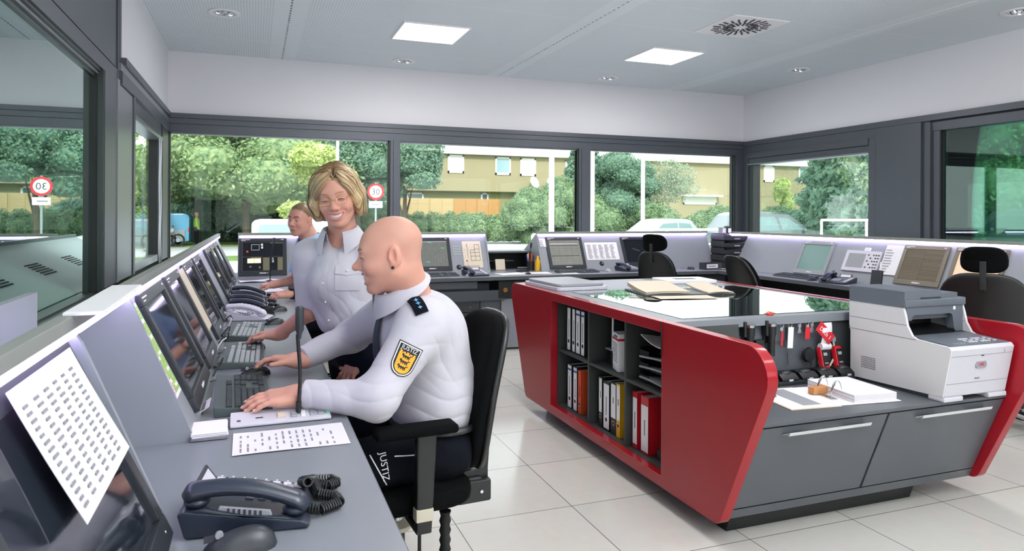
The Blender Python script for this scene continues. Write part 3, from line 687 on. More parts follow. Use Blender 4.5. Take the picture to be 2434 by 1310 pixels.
mouse('black mouse under the standing woman hand', (-.005, 3.27, DZ), .3, 'dark_plastic')
mouse('black mouse in front of the white phone', (.105, 3.98, DZ), .35, cord=True)
mouse('black mouse with a coiled cord heap beside it, farther from the camera', (.14, 4.50, DZ), .3)
mouse('large blurred grey mouse in front of the nearest phone', (-.022, 1.325, DZ), .15, 'dark_plastic', s=1.15)
mouse('small mouse in front of the grey table screen at the back', (1.98, 6.52, DZ), -pi/2, 'key_light')
mouse('small pale mouse in front of the pale form screen', (3.55, 6.58, DZ), -pi/2, 'key_light')
mouse('small blue mouse between high chair and grey file box', (4.62, 6.6, DZ), -pi/2, 'phone_blue')
mouse('dark mouse beside the keyboard at the teal screen', (4.92, 5.10, DZ), pi, 'phone_blue')
# ---- telephones: wedge base, lifted handset, keys, coiled cord
def coil(pts, r=.009, turns=40, w=.0026, m='black_plastic', n=6):
    P = [Vector(p) for p in pts]; b = MB()
    # resample path
    acc = [0]
    for i in range(1, len(P)): acc.append(acc[-1]+(P[i]-P[i-1]).length)
    out = []; N = turns*9
    for k in range(N+1):
        d = acc[-1]*k/N; i = max(j for j in range(len(acc)) if acc[j] <= d+1e-9); i = min(i, len(P)-2)
        p = P[i].lerp(P[i+1], (d-acc[i])/max(1e-9, acc[i+1]-acc[i])); tdir = (P[i+1]-P[i]).normalized()
        a = tdir.cross(Vector((.31, .2, .93))).normalized(); c = tdir.cross(a); th = 2*pi*k/9
        out.append(p+(a*cos(th)+c*sin(th))*r)
    b.tube(out, w, m, n); return b
def phone(label, loc, rz, m='phone_blue', s=1.0, wide=.21, cordpath=None, flat=False, stripe=True, group=None):
    """user sits towards -y; handset lies along y on the left (-x)"""
    t = thing('telephone', label, 'telephone', loc, rz, group)
    W = wide/2
    # base, a wedge rising to the back
    tz = lambda y: .018+.035*(y+.10)/.205; sl = math.atan(.035/.205)
    b = MB(); b.prism([(-.115, .002), (-.118, .010), (-.10, .018), (.105, .053), (.118, .048), (.105, .002)], -W, W, m, 'x', bev=.004); b.prism([(-.10, .016), (.10, .05), (.07, .056), (.0, .036), (-.07, .028)], -W, -W+.012, m, 'x', bev=.003); part('base', b, t)
    k = MB()
    for i in range(4):
        for j in range(4):
            y = -.07+i*.024; k.box(-.0085, .0085, -.0075, .0075, 0, .006, 'grey_plastic', bev=.0015, seg=1, T=TM((-W+.090+j*.021, y, tz(y)), rx=sl))
    part('keys', k, t, 'rows of pale keys')
    k = MB()
    for i in range(8):
        y = -.085+i*.022; k.box(-.011, .008, -.008, .008, 0, .004, 'light_plastic' if stripe else 'grey_plastic', bev=.001, seg=1, T=TM((W-.022, y, tz(y)), rx=sl)); k.box(.014, .018, -.002, .002, .0, .003, 'white', T=TM((W-.022, y, tz(y)), rx=sl))
    part('memory_keys', k, t, 'strip of pale memory keys')
    d = MB(); d.box(-.058, .058, -.02, .02, 0, .006, 'dark_plastic', bev=.002, T=TM((.028, .092, .058), rx=sl+.8)); d.box(-.045, .045, -.013, .013, .006, .0072, 'light_plastic', T=TM((.028, .092, .058), rx=sl+.8)); part('display', d, t, 'tilted grey display')
    hx = -W+.034
    def hs(u, v):
        y = -.115+.230*u; a = 2*pi*v; e = abs(2*u-1); zc = tz(y)+.018+.024*(1-e*e)
        en = min(1, (1-e)*9+.02)**.5; hw = (.026+.006*e**3)*en; hh = (.0145+.006*e**4)*en
        return (hx+hw*cos(a), y, zc+hh*sin(a))
    h = MB(); h.grid(hs, 28, 16, m); h.ell((hx, -.088, tz(-.088)+.010), (.027, .024, .013), m); h.ell((hx, .088, tz(.088)+.010), (.027, .024, .013), m); part('handset', h, t, smooth=60)
    g = MB(); g.prism([(-.05, tz(-.05)-.002), (.05, tz(.05)-.002), (.045, tz(.05)+.012), (-.045, tz(-.05)+.014)], -W+.006, -W+.012, 'grey_plastic' if not flat else m, 'x', bev=.002)
    for i in range(7): y = -.03+i*.0095; g.box(-W+.0048, -W+.0062, y, y+.0045, tz(y)+.0, tz(y)+.011, 'ink')
    part('speaker_grille', g, t, 'pale speaker grille with dark slots')
    if cordpath: part('coiled_cord', coil(cordpath, turns=int(60*s)), t, 'coiled black cord')
    return t
# left row phones: seen from their handset side; handset points across the desk
ph = [(-.03, 1.49), ]
_w = [(.105, 1.475, .79), (.098, 1.54, .768), (.125, 1.58, .754), (.16, 1.575, .753), (.172, 1.55, .753), (.15, 1.533, .754), (.122, 1.545, .762), (.128, 1.495, .754), (.16, 1.475, .753), (.165, 1.44, .753), (.125, 1.415, .754), (.085, 1.425, .76)]
_l = [Matrix.Rotation(-(rad(90)-.12), 3, 'Z') @ (Vector(p)-Vector((-.004, 1.475, DZ))) for p in _w]
phone('nearest dark phone in the left foreground with its cord looped at the right', (-.004, 1.475, DZ), rad(90)-.12, 'phone_blue', 1.3, .19, [tuple(p) for p in _l])
phone('white phone in the left row beside the keyboards', (-.03, 4.22, DZ), rad(90)-.28, 'light_plastic', 1, .17, None, True, False)
phone('first black phone behind the white phone', (-.02, 4.48, DZ), rad(90)-.25, 'phone_blue', .4, .17)
phone('second black phone behind the white phone', (-.02, 4.72, DZ), rad(90)-.25, 'phone_blue', .4, .17, [(-.05, -.12, .03), (-.04, -.16, .02), (.0, -.17, .012), (.04, -.14, .012)])
phone('third black phone behind the white phone', (-.02, 4.95, DZ), rad(90)-.25, 'phone_blue', .4, .17, [(-.05, -.12, .03), (-.03, -.16, .02), (.02, -.15, .012)])
phone('farthest black phone of the left row, beside the watch wearing hand', (-.02, 5.28, DZ), rad(90)-.25, 'phone_blue', .4, .19, [(-.05, -.12, .03), (-.03, -.17, .02), (.03, -.18, .012)])
phone('dark phone beside the floor plan sheet on the back worktop', (2.06, 6.56, DZ), .1, 'phone_blue', .3)
phone('dark phone below the wide printed sheet on the back worktop', (3.83, 6.62, DZ), .15, 'phone_blue', .3)
phone('blue phone on the right worktop behind the key board', (4.96, 4.83, DZ), -pi/2+.3, 'phone_blue', .3, .24)
# heap of coiled cord
c = coil([(.06+.05*cos(i*1.1)*(1-.02*i), 4.30+.055*sin(i*1.1), DZ+.012+.002*i) for i in range(20)], .008, 90, .002, 'black_plastic', 5)
solo('coiled_cord', c, 'heap of coiled black cord between the two loose mice', 'cord')
# ---- gooseneck microphone station
t = thing('microphone_station', 'grey desk microphone station with a tall black gooseneck', 'microphone station', (.075, 2.115, DZ), rad(1))
b = MB(); b.prism([(-.042, .002), (-.042, .010), (.045, .024), (.05, .02), (.05, .002)], -.138, .137, 'light_plastic', 'x', bev=.003); part('base', b, t)
k = MB(); sl = math.atan(.014/.12)
def key(x, y, w_, d_, m): k.box(x-w_/2, x+w_/2, y-d_/2, y+d_/2, 0, .006, m, bev=.0015, seg=1, T=TM((0, 0, .0165+y*.16), rx=.14))
key(.0, -.005, .024, .03, 'paper_cream')
for x in (.035, .088, .110): key(x, -.008, .018, .034, 'grey_plastic')
key(.060, -.008, .013, .036, 'white')
for x in (.09, .108): key(x, .025, .015, .016, 'key_grey')
key(.128, -.008, .012, .018, 'green_led'); key(.127, .022, .010, .012, 'red_plastic'); k.box(-.12, -.11, -.02, -.012, .0135, .0155, 'ink'); k.box(-.07, -.05, -.01, -.004, .015, .017, 'ink')
part('keys', k, t)
g = MB(); g.cyl((.048, .0, .02), (.048, .0, .05), .0075, 'black_plastic'); g.tube([(.048+.004*sin(i*.35), 0, .05+i*.0165) for i in range(13)], .0055, 'black_plastic', 10); n_ = part('gooseneck', g, t)
g = MB(); g.tube([(.048, 0, .235), (.049, 0, .25), (.05, 0, .262), (.05, 0, .325), (.05, 0, .33)], [.006, .0075, .0125, .0125, .009], 'dark_plastic', 14); part('microphone_head', g, n_)
# gooseneck microphones at the back
for (x, y, l, hh) in ((.13, 6.50, 'thin black microphone on a stalk before the camera screen', .34), (2.62, 6.55, 'thin black microphone on a stalk before the gap in the back console', .27)):
    b = MB(); b.lathe([(.001, 0), (.03, 0), (.03, .012), (.006, .02)], 'black_plastic', n=16); b.tube([(0, 0, .015), (.004, 0, .12), (.015, 0, hh*.8), (.03, 0, hh)], .005, 'black_plastic', 8); b.tube([(.03, 0, hh), (.034, 0, hh+.05)], .011, 'black_plastic', 10)
    solo('desk_microphone', b, l, 'microphone', (x, y, DZ))
# ---- papers and small things on the left worktop
def flat_sheet(name, label, cat, x, y, w_, d_, rz, rows=0, cols=1, z=DZ, m='paper', wave=.002, ink='ink_grey'):
    t = thing(name, label, cat, (x, y, z+.0012), rz)
    b = MB(); b.grid(lambda u, v: ((u-.5)*w_, (v-.5)*d_, .0008+wave*(1+sin(u*5+v*3))*.5), 10, 6, m, .0007); part('page', b, t)
    if rows:
        k = MB()
        for i in range(rows):
            for j in range(cols):
                if random.random() < .82:
                    x0 = -w_*.44+i*w_*.86/rows; y0 = -d_*.42+j*d_*.84/cols
                    u = x0/w_+.5; v = y0/d_+.5; zz = .0012+wave*(1+sin(u*5+v*3))*.5
                    k.box(x0, x0+w_*.86/rows*.25, y0, y0+d_*.84/cols*random.uniform(.3, .8), zz, zz+.0006, ink)
        part('print', k, t)
    return t
flat_sheet('paper_form', 'printed white form lying on the left worktop before the microphone station', 'paper form', .093, 1.93, .288, .185, rad(.6), 14, 4)
t = thing('note_pad', 'thick pad of small white note slips by the end of the left hood', 'note pad', (-.112, 2.045, DZ), .05)
b = MB()
for i in range(5): b.box(-.045, .045, -.06, .06, .002+i*.004, .0055+i*.004, 'paper' if i > 1 else 'ink_grey', bev=.001, seg=1, T=TM(rz=.03*(i % 3-1)))
part('slips', b, t)
b = MB(); b.box(-.02, .02, -.055, .055, 0, .002, 'paper'); 
for i in range(6): b.box(-.006, .006, -.045+i*.016, -.037+i*.016, .002, .0026, 'ink')
solo('label_strip', b, 'white label strip standing on the worktop beside the typed keyboard', 'label strip', (-.142, 2.3, DZ+.012), (0, -.6, 0))
b = MB(); b.box(-.030, .034, -.25, .25, 0, .006, 'paper', bev=.001); b.box(-.028, .032, -.245, .245, .006, .0065, 'white'); solo('white_binder', b, 'white folder lying on top of the left hood lid', 'folder', (-.286, 1.64, DZ+.4215), (0, 0, .02))
flat_sheet('paper_sheet', 'white sheet under the back man hands', 'paper sheet', .12, 5.75, .2, .28, .3)
for i, (x, y, a, l) in enumerate(((.02, 6.55, .1, 'pile of loose white sheets below the camera screen'), (.25, 6.62, -.2, 'white sheets lying right of the camera screen foot'))): flat_sheet('paper_sheet', l, 'paper sheet', x, y, .3, .2, a, wave=.01)
flat_sheet('paper_sheet', 'white sheet lying in front of the cubby in the back console', 'paper sheet', 2.45, 6.6, .3, .21, .2)
flat_sheet('paper_sheet', 'white sheet lying right of the stalk microphone at the back', 'paper sheet', 2.75, 6.62, .28, .2, -.1)
flat_sheet('paper_sheet', 'white sheet in front of the pale form screen', 'paper sheet', 3.05, 6.47, .2, .12, .1)
# cables along the foot of the left screens
for i in range(9):
    y = 2.75+i*.29; c = MB(); ph_ = i*1.7
    c.tube([(-.14+.03*sin(j*.7+ph_), y+.035*j*cos(ph_*.3), DZ+.006+.05*max(0, sin(j*.8+ph_))) for j in range(9)], .003, ['cable', 'cable_white', 'cable'][i % 3], 6)
    solo('cable', c, 'cable tangled at the foot of the left screens', 'cable', group='cables at the foot of the left screens')
c = MB(); c.tube([(-.148, 1.10+.02*i, DZ+.03+.03*sin(i*.5)) for i in range(14)], .004, 'cable_white', 6); solo('cable', c, 'white cable behind the nearest phone at the near screen', 'cable')
# ---- things on the back and right worktops
t = thing('file_box', 'small grey open file box with a white label on the back worktop', 'file box', (4.85, 6.55, DZ), .1)
b = MB(); b.box(-.12, .12, -.05, .05, 0, .004, 'cabinet_dark'); b.box(-.12, .12, -.05, -.046, 0, .075, 'cabinet_dark'); b.box(-.12, .12, .046, .05, 0, .075, 'cabinet_dark'); b.box(-.12, -.116, -.05, .05, 0, .075, 'cabinet_dark'); b.box(.116, .12, -.05, .05, 0, .075, 'cabinet_dark'); part('tray', b, t)
b = MB(); b.box(-.1, .06, -.053, -.05, .015, .06, 'paper'); b.box(-.08, .03, -.0536, -.053, .035, .042, 'ink'); part('label', b, t, 'white label with dark print')
t = thing('letter_tray_tower', 'tall black tower of letter trays in the back right corner', 'letter trays', (5.2, 6.68, DZ), -.15)
b = MB(); b.box(-.14, .14, .13, .15, 0, .40, 'black_plastic'); part('frame', b, t)
for i in range(5):
    b = MB(); z = .005+i*.08; b.box(-.15, .15, -.16, .15, z, z+.008, 'black_plastic', bev=.002); b.box(-.15, -.142, -.16, .15, z, z+.07, 'black_plastic'); b.box(.142, .15, -.16, .15, z, z+.07, 'black_plastic'); b.box(-.15, .15, -.164, -.158, z, z+.05, 'black_plastic', bev=.004); tr = part('tray', b, t)
    b = MB(); b.box(-.02, .05, -.1665, -.1645, z+.012, z+.026, 'grey_plastic'); part('label', b, tr)
    b = MB(); b.box(-.13, .13, -.15, .14, z+.009, z+.022, 'paper'); part('papers', b, tr)
for k, x in enumerate((5.14, 5.22)):
    b = MB(); b.box(-.035, .035, -.03, .03, 0, .085 if k else .07, ('grey_plastic', 'cabinet_dark')[k], bev=.003); b.box(-.02, .02, -.032, -.03, .01, .06, 'white'); solo('small_box', b, ['small grey box standing on the black tray tower', 'small dark box with white front on the tray tower'][k], 'box', (x, 6.72, DZ+.40))
t = thing('card_reader', 'upright dark card reader with a white card on the right worktop', 'card reader', (4.83, 4.31, DZ), -pi/2+.2)
b = MB(); b.box(-.05, .05, -.035, .035, 0, .012, 'dark_plastic', bev=.003); part('foot', b, t)
b = MB(); b.box(-.045, .045, -.014, .014, 0, .15, 'dark_plastic', bev=.004, T=TM((0, 0, .01), rx=-.2)); part('body', b, t)
b = MB(); b.box(-.006, .012, -.002, .002, .1, .22, 'paper', T=TM((0.02, 0, .01), rx=-.2)); part('card', b, t, 'white card')
t = thing('pen_holder', 'dark pen holder full of pens in the back console gap', 'pen holder', (2.82, 6.98, DZ))
b = MB(); b.lathe([(.001, 0), (.04, 0), (.042, .1), (.038, .1), (.036, .005), (.001, .005)], 'black_plastic', n=18); part('cup', b, t)
for i, m in enumerate(('chrome', 'orange', 'yellow', 'blue', 'white', 'red_plastic', 'black_plastic')):
    a = i*.9; b = MB(); b.cyl((.015*cos(a), .015*sin(a), .008), (.045*cos(a), .04*sin(a), .17+.01*(i % 3)), .0045, m, n=8); part('pen', b, t)
b = MB(); b.lathe([(.001, 0), (.03, 0), (.03, .10), (.012, .13), (.012, .16), (.001, .16)], 'yellow', n=16); solo('glue_bottle', b, 'small yellow bottle beside the pen holder', 'bottle', (2.885, 6.93, DZ))
flat_sheet('paper_sheet', 'cream note propped inside the dark cubby', 'note', 2.52, 7.12, .11, .12, 0, z=DZ+.06, m='paper_cream').rotation_euler = (rad(75), 0, 0)
t = thing('hole_punch', 'black hole punch in front of the cubby', 'hole punch', (2.68, 6.86, DZ))
b = MB(); b.box(-.06, .06, -.04, .04, 0, .012, 'black_plastic', bev=.003); part('base', b, t)
b = MB(); b.box(-.055, .055, -.01, .03, .03, .045, 'black_plastic', bev=.006, T=TM(rx=.2)); part('lever', b, t)
b = MB(); b.tube([(4.86, 5.06, DZ+.02), (4.95, 4.99, DZ+.06), (5.06, 4.97, DZ+.1), (5.08, 5.02, DZ+.06), (5.0, 5.08, DZ+.01), (4.9, 5.0, DZ+.006)], .003, 'cable', 6); solo('cable', b, 'looped dark cable between mouse and blue phone', 'cable')
flat_sheet('paper_sheet', 'loose papers beside the grey file box', 'paper sheet', 5.02, 6.5, .2, .28, .4, wave=.008)
# ================================================================ RED ISLAND
def fillet(poly, rads, n=8):
    out = []
    N = len(poly)
    for i, p in enumerate(poly):
        r = rads[i]; p = Vector(p)
        if not r: out.append(tuple(p)); continue
        a = (Vector(poly[i-1])-p).normalized(); b = (Vector(poly[(i+1) % N])-p).normalized()
        ang = a.angle(b); d = r/math.tan(ang/2); c = p+(a+b).normalized()*(r/sin(ang/2))
        s0 = p+a*d; s1 = p+b*d; v0 = s0-c; v1 = s1-c
        tot = v0.angle(v1); sg = 1 if v0.x*v1.y-v0.y*v1.x > 0 else -1
        for k in range(n+1):
            t = sg*tot*k/n; out.append((c.x+v0.x*cos(t)-v0.y*sin(t), c.y+v0.x*sin(t)+v0.y*cos(t)))
    return out
IX0, IX1 = 1.765, 3.305
isl = thing('service_island', 'red island counter with open binder shelves, glass top and two grey flap drawers', 'island counter')
OUT = fillet([(2.325, .085), (4.455, .085), (4.78, .852), (1.975, .852)], [.05, .05, .07, .12])
def panel_with_hole(x0, x1, hole):
    bm = bmesh.new()
    V = [bm.verts.new((x0, p[0], p[1])) for p in OUT]; E = [bm.edges.new((V[i], V[(i+1) % len(V)])) for i in range(len(V))]
    if hole:
        y0, y1, z0, z1 = hole; W = [bm.verts.new((x0, y, z)) for y, z in ((y0, z0), (y1, z0), (y1, z1), (y0, z1))]; E += [bm.edges.new((W[i], W[(i+1) % 4])) for i in range(4)]
    bmesh.ops.triangle_fill(bm, edges=E, use_beauty=True)
    r = bmesh.ops.extrude_face_region(bm, geom=bm.faces[:]); vs_ = [g for g in r['geom'] if isinstance(g, bmesh.types.BMVert)]
    bmesh.ops.translate(bm, verts=vs_, vec=(x1-x0, 0, 0)); bmesh.ops.recalc_face_normals(bm, faces=bm.faces[:])
    es = [e for e in bm.edges if len(e.link_faces) == 2 and e.calc_face_angle() > 1.0]
    bmesh.ops.bevel(bm, geom=es, offset=.0035, segments=2, profile=.5, affect='EDGES')
    bm.verts.index_update(); V = [tuple(v.co) for v in bm.verts]; F = [tuple(v.index for v in f.verts) for f in bm.faces]; bm.free()
    return MB().add(V, F, 'red_lacquer')
HY0, HY1, HZ0, HZ1 = 2.75, 4.02, .137, .80
part('red_panel', panel_with_hole(IX0, IX0+.05, (HY0, HY1, HZ0, HZ1)), isl, 'red lacquered side panel with the shelf opening')
part('red_panel', panel_with_hole(IX1-.05, IX1, None), isl, 'plain red lacquered side panel behind the printer')
b = MB()
x0, x1 = IX0+.05, IX0+.42
b.box(x0, x1, HY0-.02, HY0, HZ0-.02, HZ1+.02, 'shelf_grey'); b.box(x0, x1, HY1, HY1+.02, HZ0-.02, HZ1+.02, 'shelf_grey'); b.box(x0, x1, HY0, HY1, HZ1, HZ1+.02, 'shelf_grey'); b.box(x0, x1, HY0, HY1, HZ0-.02, HZ0, 'shelf_grey'); b.box(x1-.01, x1, HY0, HY1, HZ0, HZ1, 'cabinet_dark')
part('shelf_case', b, isl)
DIV = [3.173, 3.597]
for y in DIV:
    d = MB(); d.box(x0+.004, x1-.01, y-.009, y+.009, HZ0, HZ1, 'shelf_grey'); part('divider', d, isl)
for y0, y1 in ((HY0, DIV[0]-.009), (DIV[0]+.009, DIV[1]-.009), (DIV[1]+.009, HY1)):
    d = MB(); d.box(x0+.006, x1-.01, y0, y1, .476, .492, 'shelf_grey'); part('shelf', d, isl)
# body and low counters; front face leans like the panel edges
ft, fb = (2.19, .525), (2.365, .085)
b = MB(); b.prism([(fb[0]+.012, .08), (4.42, .08), (4.55, .52), (ft[0]+.012, .515)], IX0+.43, IX1-.05, 'cabinet_grey', 'x'); b.box(IX0+.05, IX0+.44, 2.40, HY0-.03, .1, .5, 'cabinet_grey'); b.box(IX0+.05, IX0+.44, HY1+.03, 4.4, .1, .5, 'cabinet_grey'); part('body', b, isl)
b = MB(); b.prism([(ft[0]-.004, .512), (ft[0]-.006, .525), (2.765, .525), (2.765, .505), (ft[0]+.02, .505)], IX0+.05, IX1-.05, 'cabinet_grey', 'x'); part('low_counter', b, isl)
b = MB(); b.prism([(2.43, 0), (4.35, 0), (4.38, .085), (2.40, .085)], IX0+.12, IX1-.36, 'seal_black', 'x'); part('plinth', b, isl, 'recessed black plinth')
nrm = Vector((0, -(ft[1]-fb[1]), -(ft[0]-fb[0]))).normalized(); up = Vector((0, ft[0]-fb[0], ft[1]-fb[1])); FL = up.length; up.normalize()
FT = Matrix(((1, 0, 0, 0), (0, nrm.y, up.y, fb[0]), (0, nrm.z, up.z, fb[1]), (0, 0, 0, 1)))   # local: x, outward, up the face
b = MB(); b.box(IX0+.05, IX1-.05, -.012, .004, .0, .045, 'cabinet_grey', T=FT); b.box(IX0+.05, IX1-.05, -.012, 0, FL-.022, FL, 'cabinet_grey', T=FT); b.box(IX0+.05, IX1-.05, -.012, -.008, .04, FL-.02, 'seal_black', T=FT); part('front_rail', b, isl)
xm = 2.54
for i, (a, c) in enumerate(((IX0+.055, xm-.006), (xm+.006, IX1-.055))):
    d = MB(); d.box(a, c, -.006, .006, .05, FL-.026, 'cabinet_grey', bev=.002, T=FT); dr = part('drawer_flap', d, isl)
    hc = (2.20, 2.925)[i]; h = MB(); hh = FL-.072
    h.box(hc-.215, hc+.215, .040, .050, hh-.007, hh+.009, 'handle_silver', bev=.002, T=FT)
    for s in (-1, 1): h.prism([(hc+s*.215, .002), (hc+s*.215, .045), (hc+s*.075, .045), (hc+s*.105, .002)][::s], hh+.001, hh+.009, 'handle_silver', 'z', T=FT)
    part('handle', h, dr, 'wide silver bow handle')
# raised glass vitrine
b = MB(); b.box(IX0+.05, IX1-.05, 2.765, 2.785, .525, .83, 'cabinet_grey'); b.box(IX0+.05, IX1-.05, 2.755, 2.766, .800, .803, 'seal_black'); part('back_board', b, isl, 'grey board carrying torches and keys')
b = MB(); b.box(2.74, IX1-.055, 2.752, 2.764, .53, .80, 'cabinet_dark'); part('dark_field', b, isl)
b = MB(); b.box(IX0+.05, IX1-.05, 2.735, 2.80, .805, .848, 'desk_grey', bev=.003); b.box(IX0+.05, IX1-.05, 4.03, 4.09, .805, .848, 'desk_grey', bev=.003); b.box(IX0+.05, IX0+.15, 2.8, 4.03, .82, .848, 'desk_grey'); b.box(IX1-.12, IX1-.05, 2.8, 4.03, .82, .848, 'desk_grey'); part('glass_frame', b, isl, 'grey frame round the glass')
b = MB(); b.box(IX0+.14, IX1-.11, 2.79, 4.04, .80, .81, 'screen_teal'); part('vitrine_floor', b, isl, 'pale teal board under the glass')
b = MB(); b.box(IX0+.152, IX1-.122, 2.803, 4.03, .838, .850, 'table_glass'); part('glass_top', b, isl, 'reflecting glass top')
b = MB(); b.box(IX0+.05, IX1-.05, 4.08, 4.72, .80, .848, 'desk_grey', bev=.003); part('rear_top', b, isl)
b = MB(); b.box(IX0+.06, IX1-.06, 4.1, 4.5, .5, .80, 'cabinet_grey'); part('rear_body', b, isl)
# ---- binders in the shelf
def binder(label, y, z, w_, h, cover, spine='white', hole=True, lab=(.12, .92), x=IX0+.085, band=None, tilt=0):
    t = thing('ring_binder', label, 'binder', (x, y, z+.001), (tilt, 0, 0), 'binders in the island shelf')
    b = MB(); b.box(0, .2, -w_/2, -w_/2+.003, 0, h, cover, bev=.001, seg=1); b.box(0, .2, w_/2-.003, w_/2, 0, h, cover, bev=.001, seg=1); b.box(0, .004, -w_/2, w_/2, 0, h, cover, bev=.001, seg=1); b.box(.006, .19, -w_/2+.004, w_/2-.004, .004, h-.006, 'paper'); part('cover', b, t)
    b = MB(); b.box(-.0008, .0, -w_/2+.005, w_/2-.005, h*lab[0], h*lab[1], spine)
    b.box(-.0014, -.0008, -.004, .002, h*(lab[0]+.28), h*(lab[1]-.25), 'ink')
    if band: b.box(-.0014, -.0008, -w_/2+.006, w_/2-.006, h*.86, h*.9, band)
    part('spine_label', b, t, 'white spine label with a printed line')
    if hole:
        b = MB(); b.cyl((-.0016, 0, h*.22), (-.0006, 0, h*.22), .0125, 'chrome', n=16); b.cyl((-.002, 0, h*.22), (-.0014, 0, h*.22), .0095, 'seal_black', n=16); part('finger_hole', b, t, 'round finger hole')
U = .493; D = HZ0
binder('white binder, leftmost of the upper left shelf compartment', 3.93, U, .052, .275, 'dark_plastic', lab=(.02, .97))
binder('white binder, second from left in the upper left compartment', 3.862, U, .045, .275, 'dark_plastic', lab=(.02, .97))
binder('white binder, third from left in the upper left compartment, blue band', 3.80, U, .062, .275, 'dark_plastic', lab=(.02, .97), band='blue')
binder('white binder, fourth in the upper left compartment, half behind the divider', 3.735, U, .05, .275, 'dark_plastic', lab=(.02, .97), band='blue')
binder('white binder with blue band, leftmost in the lower left compartment', 3.915, D, .06, .275, 'dark_plastic', lab=(.02, .97), band='blue')
binder('white binder with blue band beside the orange binder', 3.836, D, .055, .275, 'dark_plastic', lab=(.02, .97), band='blue')
binder('orange binder in the lower left compartment of the island', 3.775, D, .045, .262, 'orange', 'orange')
binder('narrow black binder with white label, leftmost in the lower middle compartment', 3.505, D, .042, .285, 'black_plastic', lab=(.3, .97))
binder('wide black binder with a long white label in the lower middle compartment', 3.435, D, .072, .275, 'black_plastic', lab=(.04, .94))
binder('black binder with white label beside the yellow binder', 3.355, D, .062, .285, 'black_plastic', lab=(.32, .97))
binder('yellow binder in the lower middle compartment of the island', 3.300, D, .045, .29, 'yellow', lab=(.32, .97))
binder('narrow red binder with white label in the lower right compartment', 3.125, D, .05, .29, 'red_plastic', lab=(.08, .9), hole=False)
binder('wide red binder with white label in the lower right compartment', 3.03, D, .075, .29, 'red_plastic', lab=(.04, .84), hole=False)
# upper middle: box, red folder, black stand
t = thing('carton', 'white carton with a red band in the upper middle compartment', 'carton', (IX0+.09, 3.345, U+.001), -.25)
b = MB(); b.box(0, .16, -.055, .055, 0, .205, 'white', bev=.002); part('box', b, t)
b = MB(); b.box(-.001, 0, -.054, .054, .168, .18, 'red_plastic'); b.box(0, .158, -.0562, -.055, .168, .18, 'red_plastic'); b.box(-.0012, 0, -.045, .02, .184, .195, 'blue')
for i in range(9): b.box(-.001, 0, -.048, .03+.01*(i % 3), .05+i*.012, .054+i*.012, 'ink_grey')
part('print', b, t, 'red band and small print')
b = MB(); b.box(0, .2, -.02, .02, 0, .285, 'red_plastic', bev=.002); solo('red_folder', b, 'red folder standing behind the white carton', 'folder', (IX0+.2, 3.262, U+.001))
t = thing('desk_stand', 'black office stand with a white rod left of the carton', 'stand', (IX0+.19, 3.505, U+.001))
b = MB(); b.box(-.05, .05, -.05, .05, 0, .02, 'black_plastic', bev=.004); b.box(-.05, .05, -.055, .05, .075, .085, 'grey_plastic', bev=.003); b.cyl((-.03, .0, .02), (-.03, 0, .09), .012, 'black_plastic'); part('base', b, t)
b = MB(); b.cyl((-.045, -.03, .085), (-.045, -.035, .28), .006, 'white'); part('rod', b, t, 'white rod')
# upper right: three stacked trays with papers
t = thing('letter_tray_tower', 'black letter trays with papers in the upper right shelf compartment', 'letter trays', (IX0+.10, 2.955, U+.001))
for i in range(3):
    z = .005+i*.062; b = MB(); b.box(0, .24, -.15, .15, z, z+.004, 'black_plastic'); b.box(0, .24, -.15, -.145, z, z+.045, 'black_plastic'); b.box(0, .24, .145, .15, z, z+.045, 'black_plastic'); b.box(-.002, .002, -.15, -.06, z, z+.03, 'black_plastic', bev=.001); b.box(-.002, .002, .06, .15, z, z+.03, 'black_plastic', bev=.001); tr = part('tray', b, t)
    b = MB(); b.grid(lambda u, v: (-.015+u*.22, -.13+v*.26, z+.012+.012*sin(u*3+i+v*2)), 5, 6, 'key_light', .008); part('papers', b, tr)
    b = MB(); b.box(-.004, -.0022, -.13, -.07, z+.008, z+.024, 'paper'); b.box(-.0046, -.004, -.12, -.085, z+.013, z+.018, 'ink'); part('label', b, tr, 'white label')
b = MB(); b.grid(lambda u, v: (u*.2, -.11+v*.2, .012+.05*(1-u)*(v-.2)**2+.01*v), 6, 6, 'paper', .004); solo('loose_papers', b, 'loose curled papers on top of the black letter trays in the shelf', 'papers', (IX0+.085, 2.98, U+.001+.19))
t = thing('cable_box', 'dark boxes and cables at the right end of the lower shelf', 'box', (IX0+.1, 2.86, D+.001))
b = MB(); b.box(0, .2, -.08, .08, 0, .05, 'black_plastic', bev=.004); b.box(.01, .18, -.07, .06, .055, .10, 'dark_plastic', bev=.004); part('boxes', b, t)
b = MB(); b.tube([(-.003, -.06+.01*i, .06+.03*sin(i*1.2)) for i in range(12)], .003, 'cable', 6); part('cable', b, t)
b = MB(); b.tube([(IX0-.004, 2.744, .852), (IX0-.004, 2.742, .70), (IX0+.055, 2.765, .63), (IX0+.06, 2.80, .60), (IX0+.058, 2.78, .57)], .0025, 'seal_black', 6); solo('cable', b, 'thin black cable hanging over the red panel edge', 'cable')
